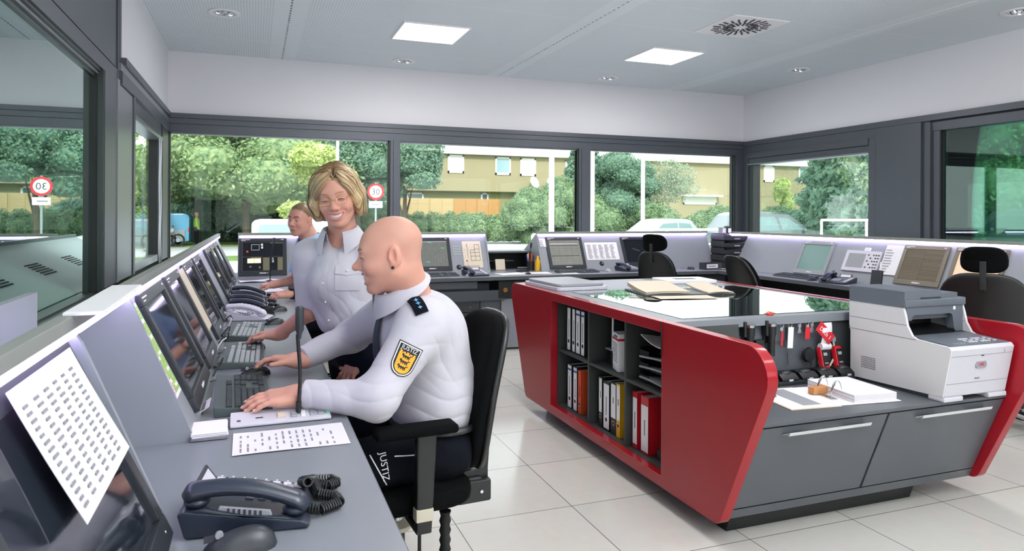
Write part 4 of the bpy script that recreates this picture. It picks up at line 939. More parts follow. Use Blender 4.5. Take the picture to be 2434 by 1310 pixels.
# ---- printer
P = thing('printer', 'white multifunction printer with grey scanner top on the island', 'printer', (2.835, 2.15, .525))
W = .40
side = [(.03, .022), (.53, .012), (.53, .30), (.535, .315), (.535, .452), (.225, .452), (.213, .40), (.205, .33), (.18, .27), (.155, .258), (.0, .248), (-.012, .235), (.022, .03)]
b = MB(); b.prism([(.03, .022), (.53, .012), (.53, .25), (.535, .26), (.02, .25), (-.012, .235)], 0.012, W-.012, 'printer_side', 'x'); part('body', b, P)
for xx in (0, W-.014):
    b = MB(); b.prism([(.03, .022), (.53, .012), (.53, .24), (.538, .27), (.538, .395), (.228, .395), (.217, .36), (.205, .31), (.18, .268), (.155, .258), (.0, .248), (-.012, .235), (.028, .024)], xx, xx+.014, 'printer_side', 'x', bev=.003)
    for q in ((.252, .2555), (.312, .3145)):
        b.box(xx-.0008, xx+.0148, .21 if q[0] > .3 else .16, .538, q[0], q[1], 'ink_grey')
    s_ = part('side_cover', b, P)
    if xx == 0:
        v = MB()
        for i in range(10):
            for j in range(7): v.box(-.0012, 0, .38+i*.0085, .384+i*.0085, .07+j*.0085, .074+j*.0085, 'ink')
        part('side_grille', v, s_)
b = MB(); b.prism([(.026, .024), (.045, .024), (.03, .245), (.0, .250), (-.014, .236)], .006, W-.006, 'printer_white', 'x', bev=.004); part('front', b, P, 'white front')
FTp = lambda z: -.014+(.026+.014)*(1-(z-.024)/.212)
b = MB()
for z in (.205, .08): b.box(.008, W-.008, FTp(z)-.0012, FTp(z)+.002, z, z+.0022, 'ink_grey')
b.box(.335, .3365, FTp(.22)-.0014, FTp(.22), .207, .236, 'ink_grey')
part('seams', b, P)
b = MB(); a = .145; b.prism(fillet([(.165, a), (.235, a), (.235, a+.032), (.165, a+.032)], [.014]*4), FTp(a+.015)-.003, FTp(a+.015)+.001, 'ink_grey', 'y'); b.text('OKI', .021, 'red_plastic', TM((.2, FTp(a+.015)-.0032, a+.0165), rx=pi/2), .001); part('badge', b, P, 'round cornered badge with red lettering')
b = MB(); b.text('MC363', .010, 'ink', TM((.19, FTp(.1)-.0016, .098), rx=pi/2), .0006); part('model_lettering', b, P)
b = MB(); b.prism([(.19, .2), (.21, .2), (.205, .206), (.195, .206)], FTp(.2)-.002, FTp(.2), 'ink', 'y'); part('latch', b, P)
for xx in (.0, W-.12):
    b = MB(); b.box(xx, xx+.12, .02, .1, 0, .022, 'printer_white', bev=.006); part('foot', b, P)
b = MB(); b.box(.02, W-.02, .1, .5, .0, .02, 'printer_grey'); part('underside', b, P)
b = MB(); b.prism([(.0, .2495), (.20, .262), (.20, .266), (.0, .2525)], .016, W-.016, 'printer_grey', 'x'); b.prism([(.16, .262), (.40, .285), (.40, .27), (.16, .25)], .016, W-.016, 'black_plastic', 'x'); part('output_tray', b, P, 'dark output tray and control panel')
b = MB()
for i in range(10):
    for j in range(4):
        if (i*j+i) % 4: b.box(.15+i*.02, .163+i*.02, .03+j*.024, .042+j*.024, .2545+j*.0015, .2585+j*.0015, 'light_plastic')
for j in range(4): b.box(.06+j*.02, .07+j*.02, .02, .028, .2535, .257, 'grey_plastic')
part('buttons', b, P, 'pale control buttons')
b = MB(); b.box(.014, W-.014, .25, .53, .33, .45, 'printer_grey'); b.box(.02, W-.02, .385, .54, .26, .33, 'seal_black'); part('inner_wall', b, P)
# scanner bridge with arched opening, right arm curving down
b = MB(); b.prism(fillet([(.014, .395), (.014, .33), (.05, .33), (.06, .355), (.315, .355), (.33, .27), (.386, .262), (.386, .395)], [0, 0, .008, .01, .02, .02, 0, 0]), .222, .262, 'printer_grey', 'y'); part('bridge', b, P, 'grey scanner bridge')
b = MB(); b.box(0, W, .215, .54, .392, .43, 'printer_grey', bev=.006); part('scanner', b, P, 'flat grey scanner lid')
b = MB(); b.prism(fillet([(.0, .43), (.25, .43), (.235, .462), (.2, .468), (.0, .47)], [0, .004, .012, .012, .004]), .218, .535, 'printer_grey', 'y', bev=.003); b.box(.10, .23, .2155, .2185, .432, .437, 'seal_black'); b.box(-.002, .0, .218, .535, .392, .452, 'printer_grey'); part('document_feeder', b, P, 'raised grey document feeder')
b = MB(); b.box(.32, .334, .220, .2218, .372, .388, 'white'); part('sticker', b, P, 'small white sticker')
# ---- low counter things: open lever arch file, wooden stamp, chargers, radios
t = thing('open_file', 'open lever arch file with a thick stack of white sheets before the printer', 'lever arch file', (2.40, 2.435, .526), -.1)
b = MB(); b.box(-.26, .30, -.15, .16, 0, .004, 'paper', bev=.001); b.box(-.27, -.02, -.16, .17, 0, .003, 'paper_cream'); b.box(-.18, -.09, -.12, .14, .0045, .0055, 'grey_plastic'); part('cover', b, t)
b = MB()
for i in range(7): b.box(.06+.001*(i % 3), .285-.001*(i % 2), -.14, .165, .0045+i*.005, .0088+i*.005, 'paper', bev=.0008, seg=1)
part('sheets', b, t, 'thick stack of punched white sheets')
b = MB()
for y in (-.045, .045):
    b.tube([(.02+.06*(1-cos(a))*.5, y, .006+.075*sin(a)) for a in [pi*i/12 for i in range(13)]], .0025, 'chrome', 8)
    b.tube([(.02, y, .006), (.015, y-.006, .03), (.03, y-.012, .07), (.05, y-.008, .085)], .0025, 'chrome', 8)
b.box(.0, .03, -.075, .075, .004, .009, 'chrome', bev=.001); part('rings', b, t, 'chrome lever arch rings')
b = MB(); b.box(-.045, .045, -.018, .018, 0, .032, 'wood', bev=.003); solo('wooden_block', b, 'small wooden block lying on the open file', 'wooden block', (2.42, 2.47, .5325), .12)
b = MB(); b.cyl((-.03, 0, .004), (.03, 0, .004), .004, 'blue', n=8); solo('pen', b, 'blue pen lying on the left part of the open file', 'pen', (2.17, 2.5, .531), -.6)
t = thing('charger_bank', 'row of six black radio charging cradles on the low island counter', 'charger', (2.13, 2.70, .526))
b = MB(); b.box(.0, .72, -.05, .05, 0, .018, 'dark_plastic', bev=.004); part('rail', b, t)
for i in range(6):
    b = MB(); x = .06+i*.122
    b.prism([(-.048, .012), (-.048, .03), (-.02, .05), (.02, .056), (.045, .05), (.045, .012)], x-.052, x+.052, 'black_plastic', 'x', bev=.006); b.ell((x, .0, .05), (.032, .026, .012), 'dark_plastic', 14, 8); c_ = part('cradle', b, t)
    b = MB(); b.box(x-.012, x+.012, -.0495, -.048, .018, .027, 'light_plastic'); part('label', b, c_)
for x, l in ((2.705, 'red handheld radio, left of the two in the charging cradles'), (2.80, 'red handheld radio, right of the two beside the printer')):
    t = thing('handheld_radio', l, 'radio', (x, 2.715, .566), (-.22, 0, .05), 'red radios in the charger')
    b = MB(); b.box(-.024, .024, -.016, .016, 0, .115, 'red_plastic', bev=.008); part('body', b, t)
    b = MB(); b.box(-.017, .017, -.0195, -.014, .02, .10, 'black_plastic', bev=.003); b.box(-.012, .012, -.0205, -.019, .07, .085, 'key_light'); b.box(-.012, .012, -.0205, -.019, .03, .036, 'grey_plastic'); part('face', b, t, 'black face with buttons')
# headphones hanging / disks
for x, z, l in ((2.215, .615, 'round black earpiece hanging low on the grey board, behind the red panel end'), (2.62, .645, 'black round headset part hanging under the red key tag')):
    t = thing('headset', l, 'headset', (x, 2.735, z))
    b = MB(); b.lathe([(.001, -.008), (.034, -.008), (.038, 0), (.034, .01), (.001, .012)], 'black_plastic', n=22, T=TM(rx=pi/2)); part('disc', b, t)
    b = MB(); b.tube([(.0+.012*sin(i*1.1), -.006, -.03-.01*i) for i in range(7)], .004, 'black_plastic', 6); part('cord', b, t)
# torches in holders
for x, l in ((2.255, 'left black torch in its holder on the grey board'), (2.385, 'right black torch in its holder on the grey board')):
    t = thing('torch', l, 'torch', (x, 2.735, .655), 0, 'torches on the grey board')
    b = MB(); b.lathe([(.001, 0), (.017, 0), (.018, .09), (.024, .11), (.025, .155), (.001, .155)], 'black_plastic', n=20); part('body', b, t)
    b = MB(); b.lathe([(.0252, .147), (.026, .150), (.026, .16), (.02, .162), (.001, .16)], 'chrome', n=20); part('head_ring', b, t, 'silver ring at the top')
    b = MB(); b.box(-.038, -.022, -.01, .029, .1, .175, 'black_plastic', bev=.004); b.box(-.03, .03, .018, .03, .06, .17, 'black_plastic', bev=.004); part('holder', b, t)
b = MB(); b.box(2.32-.03, 2.32+.02, 2.73, 2.764, .70, .735, 'black_plastic', bev=.004); solo('belt_clip', b, 'small black clip between the two torches', 'clip')
b = MB(); b.box(-.15, .08, -.002, .0, -.03, .045, 'key_light'); b.box(-.13, .0, -.0026, -.002, 0, .02, 'screen_teal'); solo('photo_print', b, 'pale bluish picture strip on the grey board left of the torches', 'picture', (2.08, 2.764, .755))
# key board with keys and tags
b = MB(); b.box(-.035, .035, -.012, 0, -.115, 0, 'cabinet_grey', bev=.002); b.box(.035, .06, -.006, 0, -.115, -.05, 'cabinet_dark'); solo('key_plate', b, 'grey plate with hanging keys beside the right torch', 'key plate', (2.45, 2.764, .835))
for k, x in enumerate((2.475, 2.66, 2.615)):
    b = MB(); b.box(-.022, .022, -.001, 0, -.022, .008, 'paper'); b.box(-.012, .01, -.0016, -.001, -.01, -.005, 'ink_grey'); solo('label_sticker', b, ['white name label above the small red key fob', 'right white name label above the red key tag', 'left white name label above the red key tag'][k], 'sticker', (x, 2.751, .832+.005*(k > 0)))
def keyset(label, x, z, n, fob=None, fz=.06, fm='red_plastic'):
    t = thing('key_ring', label, 'keys', (x, 2.738, z))
    b = MB(); b.tube([(.011*cos(a), 0, -.011+.011*sin(a)) for a in [2*pi*i/14 for i in range(15)]], .0012, 'chrome', 6); b.cyl((0, 0, 0), (0, .024, .004), .0015, 'chrome', n=6); part('ring', b, t)
    for i in range(n):
        k = MB(); T = TM((.002*(i-n/2), -.002*i, -.02), ry=.35*(i-(n-1)/2)*.9)
        k.lathe([(.001, -.0008), (.0095, -.0008), (.0095, .0008), (.001, .0008)], 'silver', n=14, T=T@TM((0, 0, -.008), rx=pi/2)); k.box(-.0025, .0025, -.0008, .0008, -.045, -.016, 'silver', T=T); part('key', k, t)
    if fob:
        k = MB(); k.box(-fob[0]/2, fob[0]/2, -.002, .001, -fz-fob[1], -fz+.02, fm, bev=.0012, T=TM((0, -.006, 0), ry=.06)); part('fob', k, t, 'coloured fob')
    return t
keyset('key with a small red fob on the grey plate', 2.452, .81, 1, (.012, .05))
keyset('key ring with a long white paper tag', 2.505, .81, 1, (.034, .085), .04, 'paper')
keyset('key ring with a dark fob and silver hooks', 2.562, .82, 3)
keyset('bunch of silver keys behind the red tag', 2.612, .815, 4, (.03, .04), .05)
keyset('second bunch of silver keys next to the red tag', 2.64, .82, 4)
t = thing('key_tag', 'large red key tag reading Dach 1', 'key tag', (2.668, 2.712, .785), (0, rad(42), 0))
b = MB(); b.box(-.012, .105, -.0025, .0005, -.028, .028, 'red_plastic', bev=.001); part('tag', b, t)
b = MB(); b.text('Dach 1', .031, 'white', TM((.047, -.0026, -.002), rx=pi/2), .0006); part('lettering', b, t, 'white letters Dach 1')
t = thing('paper_roll', 'curled white paper strip hanging beside the red key tag', 'paper', (2.715, 2.735, .66))
b = MB(); b.grid(lambda u, v: (-.03+.06*u, -.006-.02*sin(v*2.2), .02+.125*v), 5, 8, 'paper', .001); b.tube([(-.03+.06*i/6, -.008, .022) for i in range(7)], .018, 'paper', 12); part('strip', b, t)
b = MB(); b.tube([(.055, -.006, .12), (.062, -.008, .06), (.06, -.01, .02), (.03, -.012, -.02), (.0, -.012, -.03)], .005, 'cream_plastic', 8); b.box(.045, .07, -.012, .012, .1, .125, 'grey_plastic', bev=.003); solo('cable', b, 'cream cable and plug hanging behind the red radios', 'cable', (2.725, 2.744, .60))
b = MB(); b.box(2.70, 2.725, 2.73, 2.76, .585, .64, 'green_led', bev=.002); solo('green_box', b, 'small green box behind the red radios', 'box')
b = MB(); b.cyl((2.50, 2.752, .66), (2.505, 2.752, .60), .0025, 'cabinet_dark', n=8); solo('pen', b, 'thin dark stylus hanging below the white paper tag', 'pen')
# ---- things on the glass top
t = thing('document_folder', 'open dark folder with two cream paper stacks on the glass top', 'folder', (2.56, 3.78, .851), rad(-10))
b = MB(); b.box(-.30, .30, -.17, .19, 0, .008, 'cabinet_grey', bev=.002); part('cover', b, t)
for k, (a, c, h) in enumerate(((-.29, .0, .03), (.12, .29, .012))):
    b = MB()
    for i in range(5): b.grid(lambda u, v: (a+(c-a)*u, -.165+.34*v, .010+h*i/5*(.5+.5*v)+.006*sin(u*3)+.02*v*v), 6, 4, 'paper_cream', .002)
    part('paper_stack', b, t, 'cream printed sheets')
b = MB(); b.tube([(.02, 0, .01), (.03, 0, .03), (.05, 0, .03), (.06, 0, .012)], .002, 'chrome', 6); part('clip', b, t, 'small chrome clip')
flat_sheet('paper_sheet', 'cream sheet lying on the glass in front of the open folder', 'paper sheet', 2.42, 3.52, .36, .16, -.2, z=.851, m='paper_cream')
t = thing('document_tray', 'white framed tray behind the open folder on the island', 'tray', (3.02, 4.40, .849), rad(-8))
b = MB(); b.prism(fillet([(-.2, -.15), (.2, -.15), (.2, .15), (-.2, .15)], [.03]*4), .0, .022, 'white', 'z', bev=.004); part('tray', b, t)
b = MB(); b.box(-.08, .08, -.04, .03, .022, .024, 'cabinet_dark'); part('slot', b, t, 'dark slot')
t = thing('document_scanner', 'flat white lidded device at the far left end of the island', 'scanner', (2.02, 4.36, .849), rad(3))
b = MB(); b.prism(fillet([(-.19, -.27), (.19, -.27), (.19, .27), (-.19, .27)], [.03]*4), 0, .022, 'light_plastic', 'z', bev=.005); part('base', b, t)
b = MB(); b.prism(fillet([(-.175, -.25), (.175, -.25), (.175, .25), (-.175, .25)], [.04]*4), .024, .042, 'grey_plastic', 'z', bev=.007); part('lid', b, t, 'grey lid')
b = MB(); b.ell((0, 0, .0), (.02, .014, .008), 'red_plastic'); b.tube([(-.03, 0, .004), (0, .01, .012), (.03, -.005, .004)], .003, 'wood', 6); solo('small_figure', b, 'tiny reddish thing on the front edge of the glass top', 'trinket', (2.41, 2.775, .852))
# ================================================================ OFFICE CHAIRS (user faces -y)
def office_chair(label, loc, rz, headrest=False, arms=True, seat_h=.46, back_h=.52, back_w=.44, lean=.16, fab='chair_fabric', tall=0, armz=.2):
    t = thing('office_chair', label, 'office chair', loc, rz, None)
    # star base with castors
    for k in range(5):
        a = 2*pi*k/5+.3; d = Vector((cos(a), sin(a), 0))
        b = MB(); b.tube([d*.03+Vector((0, 0, .105)), d*.12+Vector((0, 0, .10)), d*.27+Vector((0, 0, .075))], [.026, .022, .015], 'chrome', 10); lg = part('base_leg', b, t, 'chrome base leg')
        c = MB(); p = d*.27; n = Vector((-d.y, d.x, 0))
        for s in (-1, 1): c.cyl(p+n*(s*.006)+Vector((0, 0, .028)), p+n*(s*.024)+Vector((0, 0, .028)), .0275, 'rubber', n=16)
        c.cyl(p+Vector((0, 0, .03)), p+Vector((0, 0, .075)), .008, 'chair_shell', n=8); part('castor', c, lg, 'black twin castor')
    b = MB(); b.cyl((0, 0, .1), (0, 0, .26), .028, 'chair_shell'); b.cyl((0, 0, .25), (0, 0, seat_h-.1), .02, 'chrome'); b.lathe([(.001, .24), (.05, .26), (.052, .275), (.001, .30)], 'cream_plastic', n=18); part('column', b, t)
    b = MB(); b.box(-.09, .09, -.12, .16, seat_h-.115, seat_h-.06, 'chair_shell', bev=.015); b.box(-.05, .05, .1, .30, seat_h-.11, seat_h-.05, 'chair_shell', bev=.012); b.cyl((.1, 0, seat_h-.09), (.24, -.01, seat_h-.1), .007, 'chair_shell', n=8); part('mechanism', b, t)
    # bellows covered lever on the user's left
    def seat(u, v):
        a = 2*pi*v; r = min(1, 1/ (abs(cos(a))**4+abs(sin(a))**4)**.25)
        return None
    b = MB(); 
    def sq(th, e): return math.copysign(abs(cos(th))**e, cos(th)), math.copysign(abs(sin(th))**e, sin(th))
    def sfn(u, v):
        ph = -pi/2+pi*u; th = 2*pi*v; c, s = sq(th, .45); cc, ss = sq(ph, .5)
        x, y, z = .245*cc*c, .24*cc*s, .045*ss
        z += -.02*(y < -.12)*((-.12-y)/.12)**2-.012*cos(x*9)*(z > 0)*.6+.006
        return (x, y-.02, z+seat_h-.04)
    b.grid(sfn, 16, 36, fab); part('seat', b, t, smooth=60)
    # backrest
    def bfn(w_, h_, dpt, z0, y0, ln, waist=0):
        def fn(u, v):
            ph = -pi/2+pi*u; th = 2*pi*v; c, s = sq(th, .55); cc, ss = sq(ph, .6)
            x, zz, y = w_/2*cc*c, h_/2*cc*s, dpt*ss
            k = (zz/h_+.5); x *= .86+.14*sin(pi*min(1, .15+k*.85)); y += (x/w_)**2*(-.12)+ln*k*.9-.02*sin(pi*k)
            return (x, y+y0, zz+z0+h_/2)
        return fn
    bz = seat_h+.03+tall
    b = MB(); b.grid(bfn(back_w, back_h, .035, bz, .235, lean), 16, 36, fab); part('backrest', b, t, smooth=60)
    b = MB(); b.grid(bfn(back_w+.012, back_h+.012, .022, bz-.006, .262, lean), 14, 36, 'chair_shell'); part('back_shell', b, t, 'dark plastic back shell', smooth=60)
    b = MB(); b.prism([(.16, seat_h-.1), (.30, seat_h-.1), (.325, seat_h-.05), (.34, bz+.16), (.32, bz+.16), (.30, seat_h-.02), (.16, seat_h-.04)], -.035, .035, 'chair_shell', 'x', bev=.006); part('back_bracket', b, t)
    if headrest:
        b = MB(); zt = bz+back_h; b.box(-.018, .018, .25+lean*.95, .268+lean*.95, zt-.1, zt+.08, 'chair_shell', bev=.004); part('headrest_post', b, t)
        b = MB(); b.grid(bfn(.255, .165, .042, zt+.005, .23+lean*.95, .03), 14, 32, fab); part('headrest', b, t, smooth=60)
    if arms:
        for s in (-1, 1):
            b = MB(); b.prism([(-.02, seat_h-.09), (.03, seat_h-.09), (.045, seat_h+armz-.03), (-.02, seat_h+armz-.03)], s*.285-.018, s*.285+.018, 'chair_shell', 'x', bev=.008); b.box(min(s*.1, s*.3), max(s*.1, s*.3), -.02, .03, seat_h-.1, seat_h-.075, 'chair_shell', bev=.006); b.box(s*.285-.02, s*.285+.02, -.022, .034, seat_h-.06, seat_h-.02, 'cream_plastic', bev=.004)
            ap = part('arm_post', b, t)
            b = MB(); b.box(s*.285-.042, s*.285+.042, -.15, .11, seat_h+armz-.03, seat_h+armz, 'chair_fabric' if not headrest else 'chair_shell', bev=.013, seg=3); part('armrest', b, ap, 'padded black armrest')
    return t
ch = office_chair('black office chair the bald man sits on', (.465, 2.37, 0), rad(-86), back_h=.53, back_w=.44, lean=.12, tall=-.03, armz=.235)
b = MB(); b.tube([(.16, .12, .36-.016*i) for i in range(18)], [.015 if i % 2 else .020 for i in range(18)], 'rubber', 12); part('bellows', b, ch, 'ribbed black bellows')
b = MB(); b.cyl((.20, .02, .36), (.20, .02, .06), .006, 'rubber', n=8); b.cyl((.1, -.05, .33), (.13, -.10, .07), .006, 'rubber', n=8); part('struts', b, ch)
b = MB(); b.box(-.06, .06, .20, .33, .32, .40, 'chair_shell', bev=.01); b.cyl((.062, .29, .36), (.064, .29, .36), .006, 'chrome', n=10); b.box(-.03, .03, .318, .328, .38, .50, 'chair_shell', bev=.004); part('tilt_box', b, ch)
office_chair('black office chair with a headrest at the back worktop', (3.84, 5.80, 0), rad(116), True, True, .47, .50, .40, .12)
office_chair('black office chair without headrest at the right worktop behind the open folder', (4.02, 4.56, 0), rad(82), False, True, .47, .52, .42, .16)
office_chair('large black office chair with a headrest at the right edge', (4.50, 3.14, 0), rad(120), True, True, .48, .48, .50, .08)
office_chair('black office chair under the man in the light blue shirt', (.58, 5.40, 0), rad(-80), False, True, .47, .5, .44, .12)
# ================================================================ OUTSIDE
GZ = -.30
mat('asphalt', H('b9bbbb'), .85, noise=.12, nscale=1.2); mat('grass', H('6f8f45'), .9, noise=.35, nscale=2, bump=.4)
mat('stucco', H('a29a7a'), .9, noise=.10, nscale=.8, bump=.1); mat('stucco_low', H('8f9068'), .9, noise=.1, nscale=.8)
mat('roof_white', H('efefee'), .8); mat('pane', H('8fb0b8'), .1, spec=.8); mat('pane_dark', H('4f6a70'), .1, spec=.8); mat('blind_white', H('f0f0f2'), .7)
mat('fence_wood', H('cdb283'), .8, noise=.2, nscale=3); mat('fence_new', H('c4935a'), .8, noise=.2, nscale=3)
mat('bark', H('5d5443'), .9, noise=.3, nscale=6)
mat('car_white', H('b5baba'), .3, coat=.5); mat('car_silver', H('7d898b'), .3, metal=.4, coat=.5); mat('van_blue', H('3f8fb4'), .4, coat=.3); mat('car_glass', H('7d9a9a'), .08, spec=.8); mat('tyre', H('1d1f20'), .8); mat('car_grey', H('8f9a9b'), .5); mat('hivis', H('b6e03a'), .7, noise=.1, nscale=20); mat('tail_red', H('c2352c'), .4)
def leaf_mat(name, a, c):
    m = bpy.data.materials.new(name); m.use_nodes = True; MAT[name] = m
    t = m.node_tree; p = t.nodes['Principled BSDF']; L = t.links.new
    co = nd(t, 'ShaderNodeTexCoord'); n = nd(t, 'ShaderNodeTexNoise'); n.inputs['Scale'].default_value = 3.2; n.inputs['Detail'].default_value = 3; L(co.outputs['Object'], n.inputs['Vector'])
    r = nd(t, 'ShaderNodeValToRGB'); r.color_ramp.elements[0].position = .35; r.color_ramp.elements[1].position = .66; r.color_ramp.elements[0].color = (*H(a), 1); r.color_ramp.elements[1].color = (*H(c), 1)
    L(n.outputs['Fac'], r.inputs[0]); L(r.outputs[0], p.inputs['Base Color']); p.inputs['Roughness'].default_value = .6; p.inputs['Specular IOR Level'].default_value = .3
    tr = nd(t, 'ShaderNodeBsdfTranslucent'); mx = nd(t, 'ShaderNodeMixShader'); mx.inputs[0].default_value = .3; L(r.outputs[0], tr.inputs[0])
    o = t.nodes['Material Output']; L(p.outputs[0], mx.inputs[1]); L(tr.outputs[0], mx.inputs[2]); L(mx.outputs[0], o.inputs[0])
leaf_mat('leaf_broad', '76986e', 'b6ca94'); leaf_mat('leaf_lime', 'a9c06c', 'dbe6a2'); leaf_mat('leaf_dark', '648a77', '93b192'); leaf_mat('leaf_hedge', '6b8e6a', 'a4bb8c'); leaf_mat('leaf_grey', '94a68c', 'bccab0')
b = MB(); b.box(-90, 120, YB+.6, 140, GZ-.3, GZ, 'asphalt'); b.box(-90, XL-.5, -40, YB+.6, GZ-.3, GZ, 'asphalt'); b.box(XR+.5, 120, -40, YB+.6, GZ-.3, GZ, 'asphalt'); struct('ground', b)
b = MB(); b.box(-60, 2.5, 37.5, 60, GZ, GZ+.05, 'grass', bev=.02); b.box(4, 60, 41.5, 49, GZ, GZ+.06, 'grass', bev=.02); b.box(-60, 1.5, 26, 28.5, GZ, GZ+.04, 'grass'); g_ = struct('ground_verge', b)
b = MB(); b.box(-70, 90, 92, 93, GZ, 6, 'leaf_hedge'); struct('ground_treeline', b)
# ---- foliage meshes (shared)
rng = np.random.default_rng(3)
def leaves(blobs, n, size, m, name, core=True):
    n = int(n*3.2); size *= .54; Bl = np.array(blobs)
    vol = Bl[:, 3]*Bl[:, 4]+Bl[:, 4]*Bl[:, 5]+Bl[:, 3]*Bl[:, 5]; ix = rng.choice(len(Bl), n, p=vol/vol.sum()); b_ = Bl[ix]
    nrm = lambda a: a/np.linalg.norm(a, axis=1)[:, None]
    d = nrm(rng.normal(size=(n, 3))); d[:, 2] = np.where(d[:, 2] < -.75, -d[:, 2], d[:, 2])
    r = rng.uniform(.82, 1.10, n)*(1+.12*np.sin(7*d[:, 0]+3*b_[:, 0])*np.cos(6*d[:, 1]+2*b_[:, 1]))
    p = b_[:, :3]+d*b_[:, 3:]*r[:, None]; nn = nrm(d+rng.normal(size=(n, 3))*.6+np.array([0, 0, .35])); a = nrm(np.cross(nn, rng.normal(size=(n, 3)))); c = np.cross(nn, a); s_ = (size*rng.uniform(.6, 1.3, n))[:, None]
    V = np.stack([p-a*s_, p+c*s_*.5+nn*s_*.15, p+a*s_, p-c*s_*.5+nn*s_*.15], 1).reshape(-1, 3); F = np.arange(4*n).reshape(-1, 4)
    mb = MB(); mb.add([], [], m)
    if core:
        for q in blobs: mb.ell(q[:3], [k*.86 for k in q[3:]], m, 14, 9)
    k = len(V); V = V.tolist()+[list(v) for v in mb.v]; F = F.tolist()+[[i+k for i in f] for f in mb.f]
    me = bpy.data.meshes.new(name); me.from_pydata(V, [], F); me.materials.append(MAT[m])
    me.polygons.foreach_set('use_smooth', [True]*len(me.polygons)); me.update(); return me
def crown(n, R, h, zc, seed):
    r_ = np.random.default_rng(seed); out = []
    for i in range(n):
        a = r_.uniform(0, 2*pi); q = r_.uniform(0, 1)**.6; z = r_.uniform(-1, 1); k = math.sqrt(max(.05, 1-z*z*.8)); s = r_.uniform(.30, .46)*R
        out.append((R*.72*q*k*cos(a), R*.72*q*k*sin(a), zc+z*h*.8, s*1.15, s*1.15, s*.8))
    return out
FOL = {
 'broad': leaves(crown(34, 3.6, 4.0, 5.2, 1), 11000, .21, 'leaf_broad', 'broad_crown'),
 'broad_b': leaves(crown(30, 3.3, 3.6, 4.8, 5), 10000, .20, 'leaf_broad', 'broad_crown_b'),
 'ash': leaves(crown(26, 3.0, 3.0, 4.6, 9), 9000, .20, 'leaf_dark', 'ash_crown'),
 'high': leaves(crown(22, 2.8, 2.2, 4.7, 19), 8000, .20, 'leaf_dark', 'high_crown'),
 'lime': leaves(crown(16, 1.5, 2.1, 2.5, 12), 5200, .15, 'leaf_lime', 'lime_crown'),
 'conifer': leaves([(0, 0, 1.0+i*.62, 1.9*(1-i/12), 1.9*(1-i/12), .55) for i in range(11)], 7000, .22, 'leaf_dark', 'conifer_crown'),
 'shrub': leaves(crown(16, 2.4, 1.4, 1.4, 21), 7500, .13, 'leaf_hedge', 'shrub_crown'),
 'willow': leaves(crown(18, 1.9, 1.9, 3.0, 31), 2600, .11, 'leaf_grey', 'willow_crown', core=False),
 'under': leaves(crown(18, 3.4, 1.3, 1.2, 41), 5200, .2, 'leaf_dark', 'under_crown'),
}
TR_GROUP = {}
def tree(name, kind, label, x, y, s=1.0, rz=0, sz=None, h=2.4, r=.16, z=GZ):
    t = thing(name, label, 'tree' if 'tree' in name else 'shrub', (x, y, z), rz); t.scale = (s, s, sz or s)
    o = bpy.data.objects.new('foliage', FOL[kind]); COL.objects.link(o); o.parent = t
    b = MB(); b.tube([(0, 0, 0), (.03, .02, h*.5), (-.04, .05, h), (.02, 0, h*1.5)], [r*1.2, r, r*.8, r*.4], 'bark', 10)
    for k in range(3 if kind != 'willow' else 7): a = k*2.2; b.tube([(0, 0, h*.6), (.35*cos(a)*h*.5, .35*sin(a)*h*.5, h*1.1), (.6*cos(a)*h*.5, .6*sin(a)*h*.5, h*1.5)], [r*.5, r*.35, r*.15], 'bark', 7)
    part('trunk', b, t)
    return t
for (x, y, s, k, rz, l) in ((-3.0, 42.0, 1.15, 'broad', 0, 'broad light green tree behind the blue van'), (-.4, 37.5, 1.1, 'broad_b', 1, 'broad light green tree left of the white van roof'), (2.6, 40, 1.15, 'broad', 2, 'broad light green tree behind the man in light blue'),
    (-7.6, 35, 1.0, 'broad_b', 3, 'broad green tree seen through the small left window'), (5.3, 38.5, .95, 'high', .5, 'dark green tree behind the speed limit sign'), (7.7, 37.5, .9, 'high', 2.5, 'dark green tree cut by the first window post'),
    (-1.8, 44, 1.25, 'ash', 4, 'tall dark tree far behind the light green trees'), (-11.5, 33, 1.1, 'broad', 5, 'green tree at the left edge beyond the security glass'), (-15, 30, 1.1, 'ash', 1, 'dark tree beyond the left security glass'), (-9.5, 24, .8, 'conifer', 0, 'conifer beyond the left security glass')):
    tree('broadleaf_tree' if k != 'conifer' else 'conifer_tree', k, l, x, y, s, rz)
for i, (x, y, s) in enumerate(((-3.2, 46.5, 1.1), (.9, 43.5, 1.0), (3.6, 43, 1.0), (-8, 41, 1.2), (6.3, 43.5, .8))):
    tree('dark_shrub', 'under', ['dark undergrowth below the tree behind the blue van', 'dark undergrowth left of the white van', 'dark undergrowth behind the man in light blue', 'dark undergrowth beyond the small left window', 'dark undergrowth behind the speed limit sign'][i], x, y, s, i)
tree('lime_tree', 'lime', 'yellow green small tree rising between the two standing heads', 2.55, 31.2, 1.05, 0, h=1.6, r=.08)
tree('conifer_tree', 'conifer', 'dark conifer right of the second window post', 18.6, 37.5, 1.0, 0, 1.05)
tree('broadleaf_tree', 'ash', 'green tree behind the thin white pole in the third window', 19.9, 35.0, .66, 2)
tree('willow_tree', 'willow', 'sparse grey green willow tree in the third window', 23.0, 35.4, 1.0, 1, 1.0, 1.2, .06)
tree('broadleaf_tree', 'broad', 'green tree right of the yellow house corner', 49.5, 43, 1.0, 1)
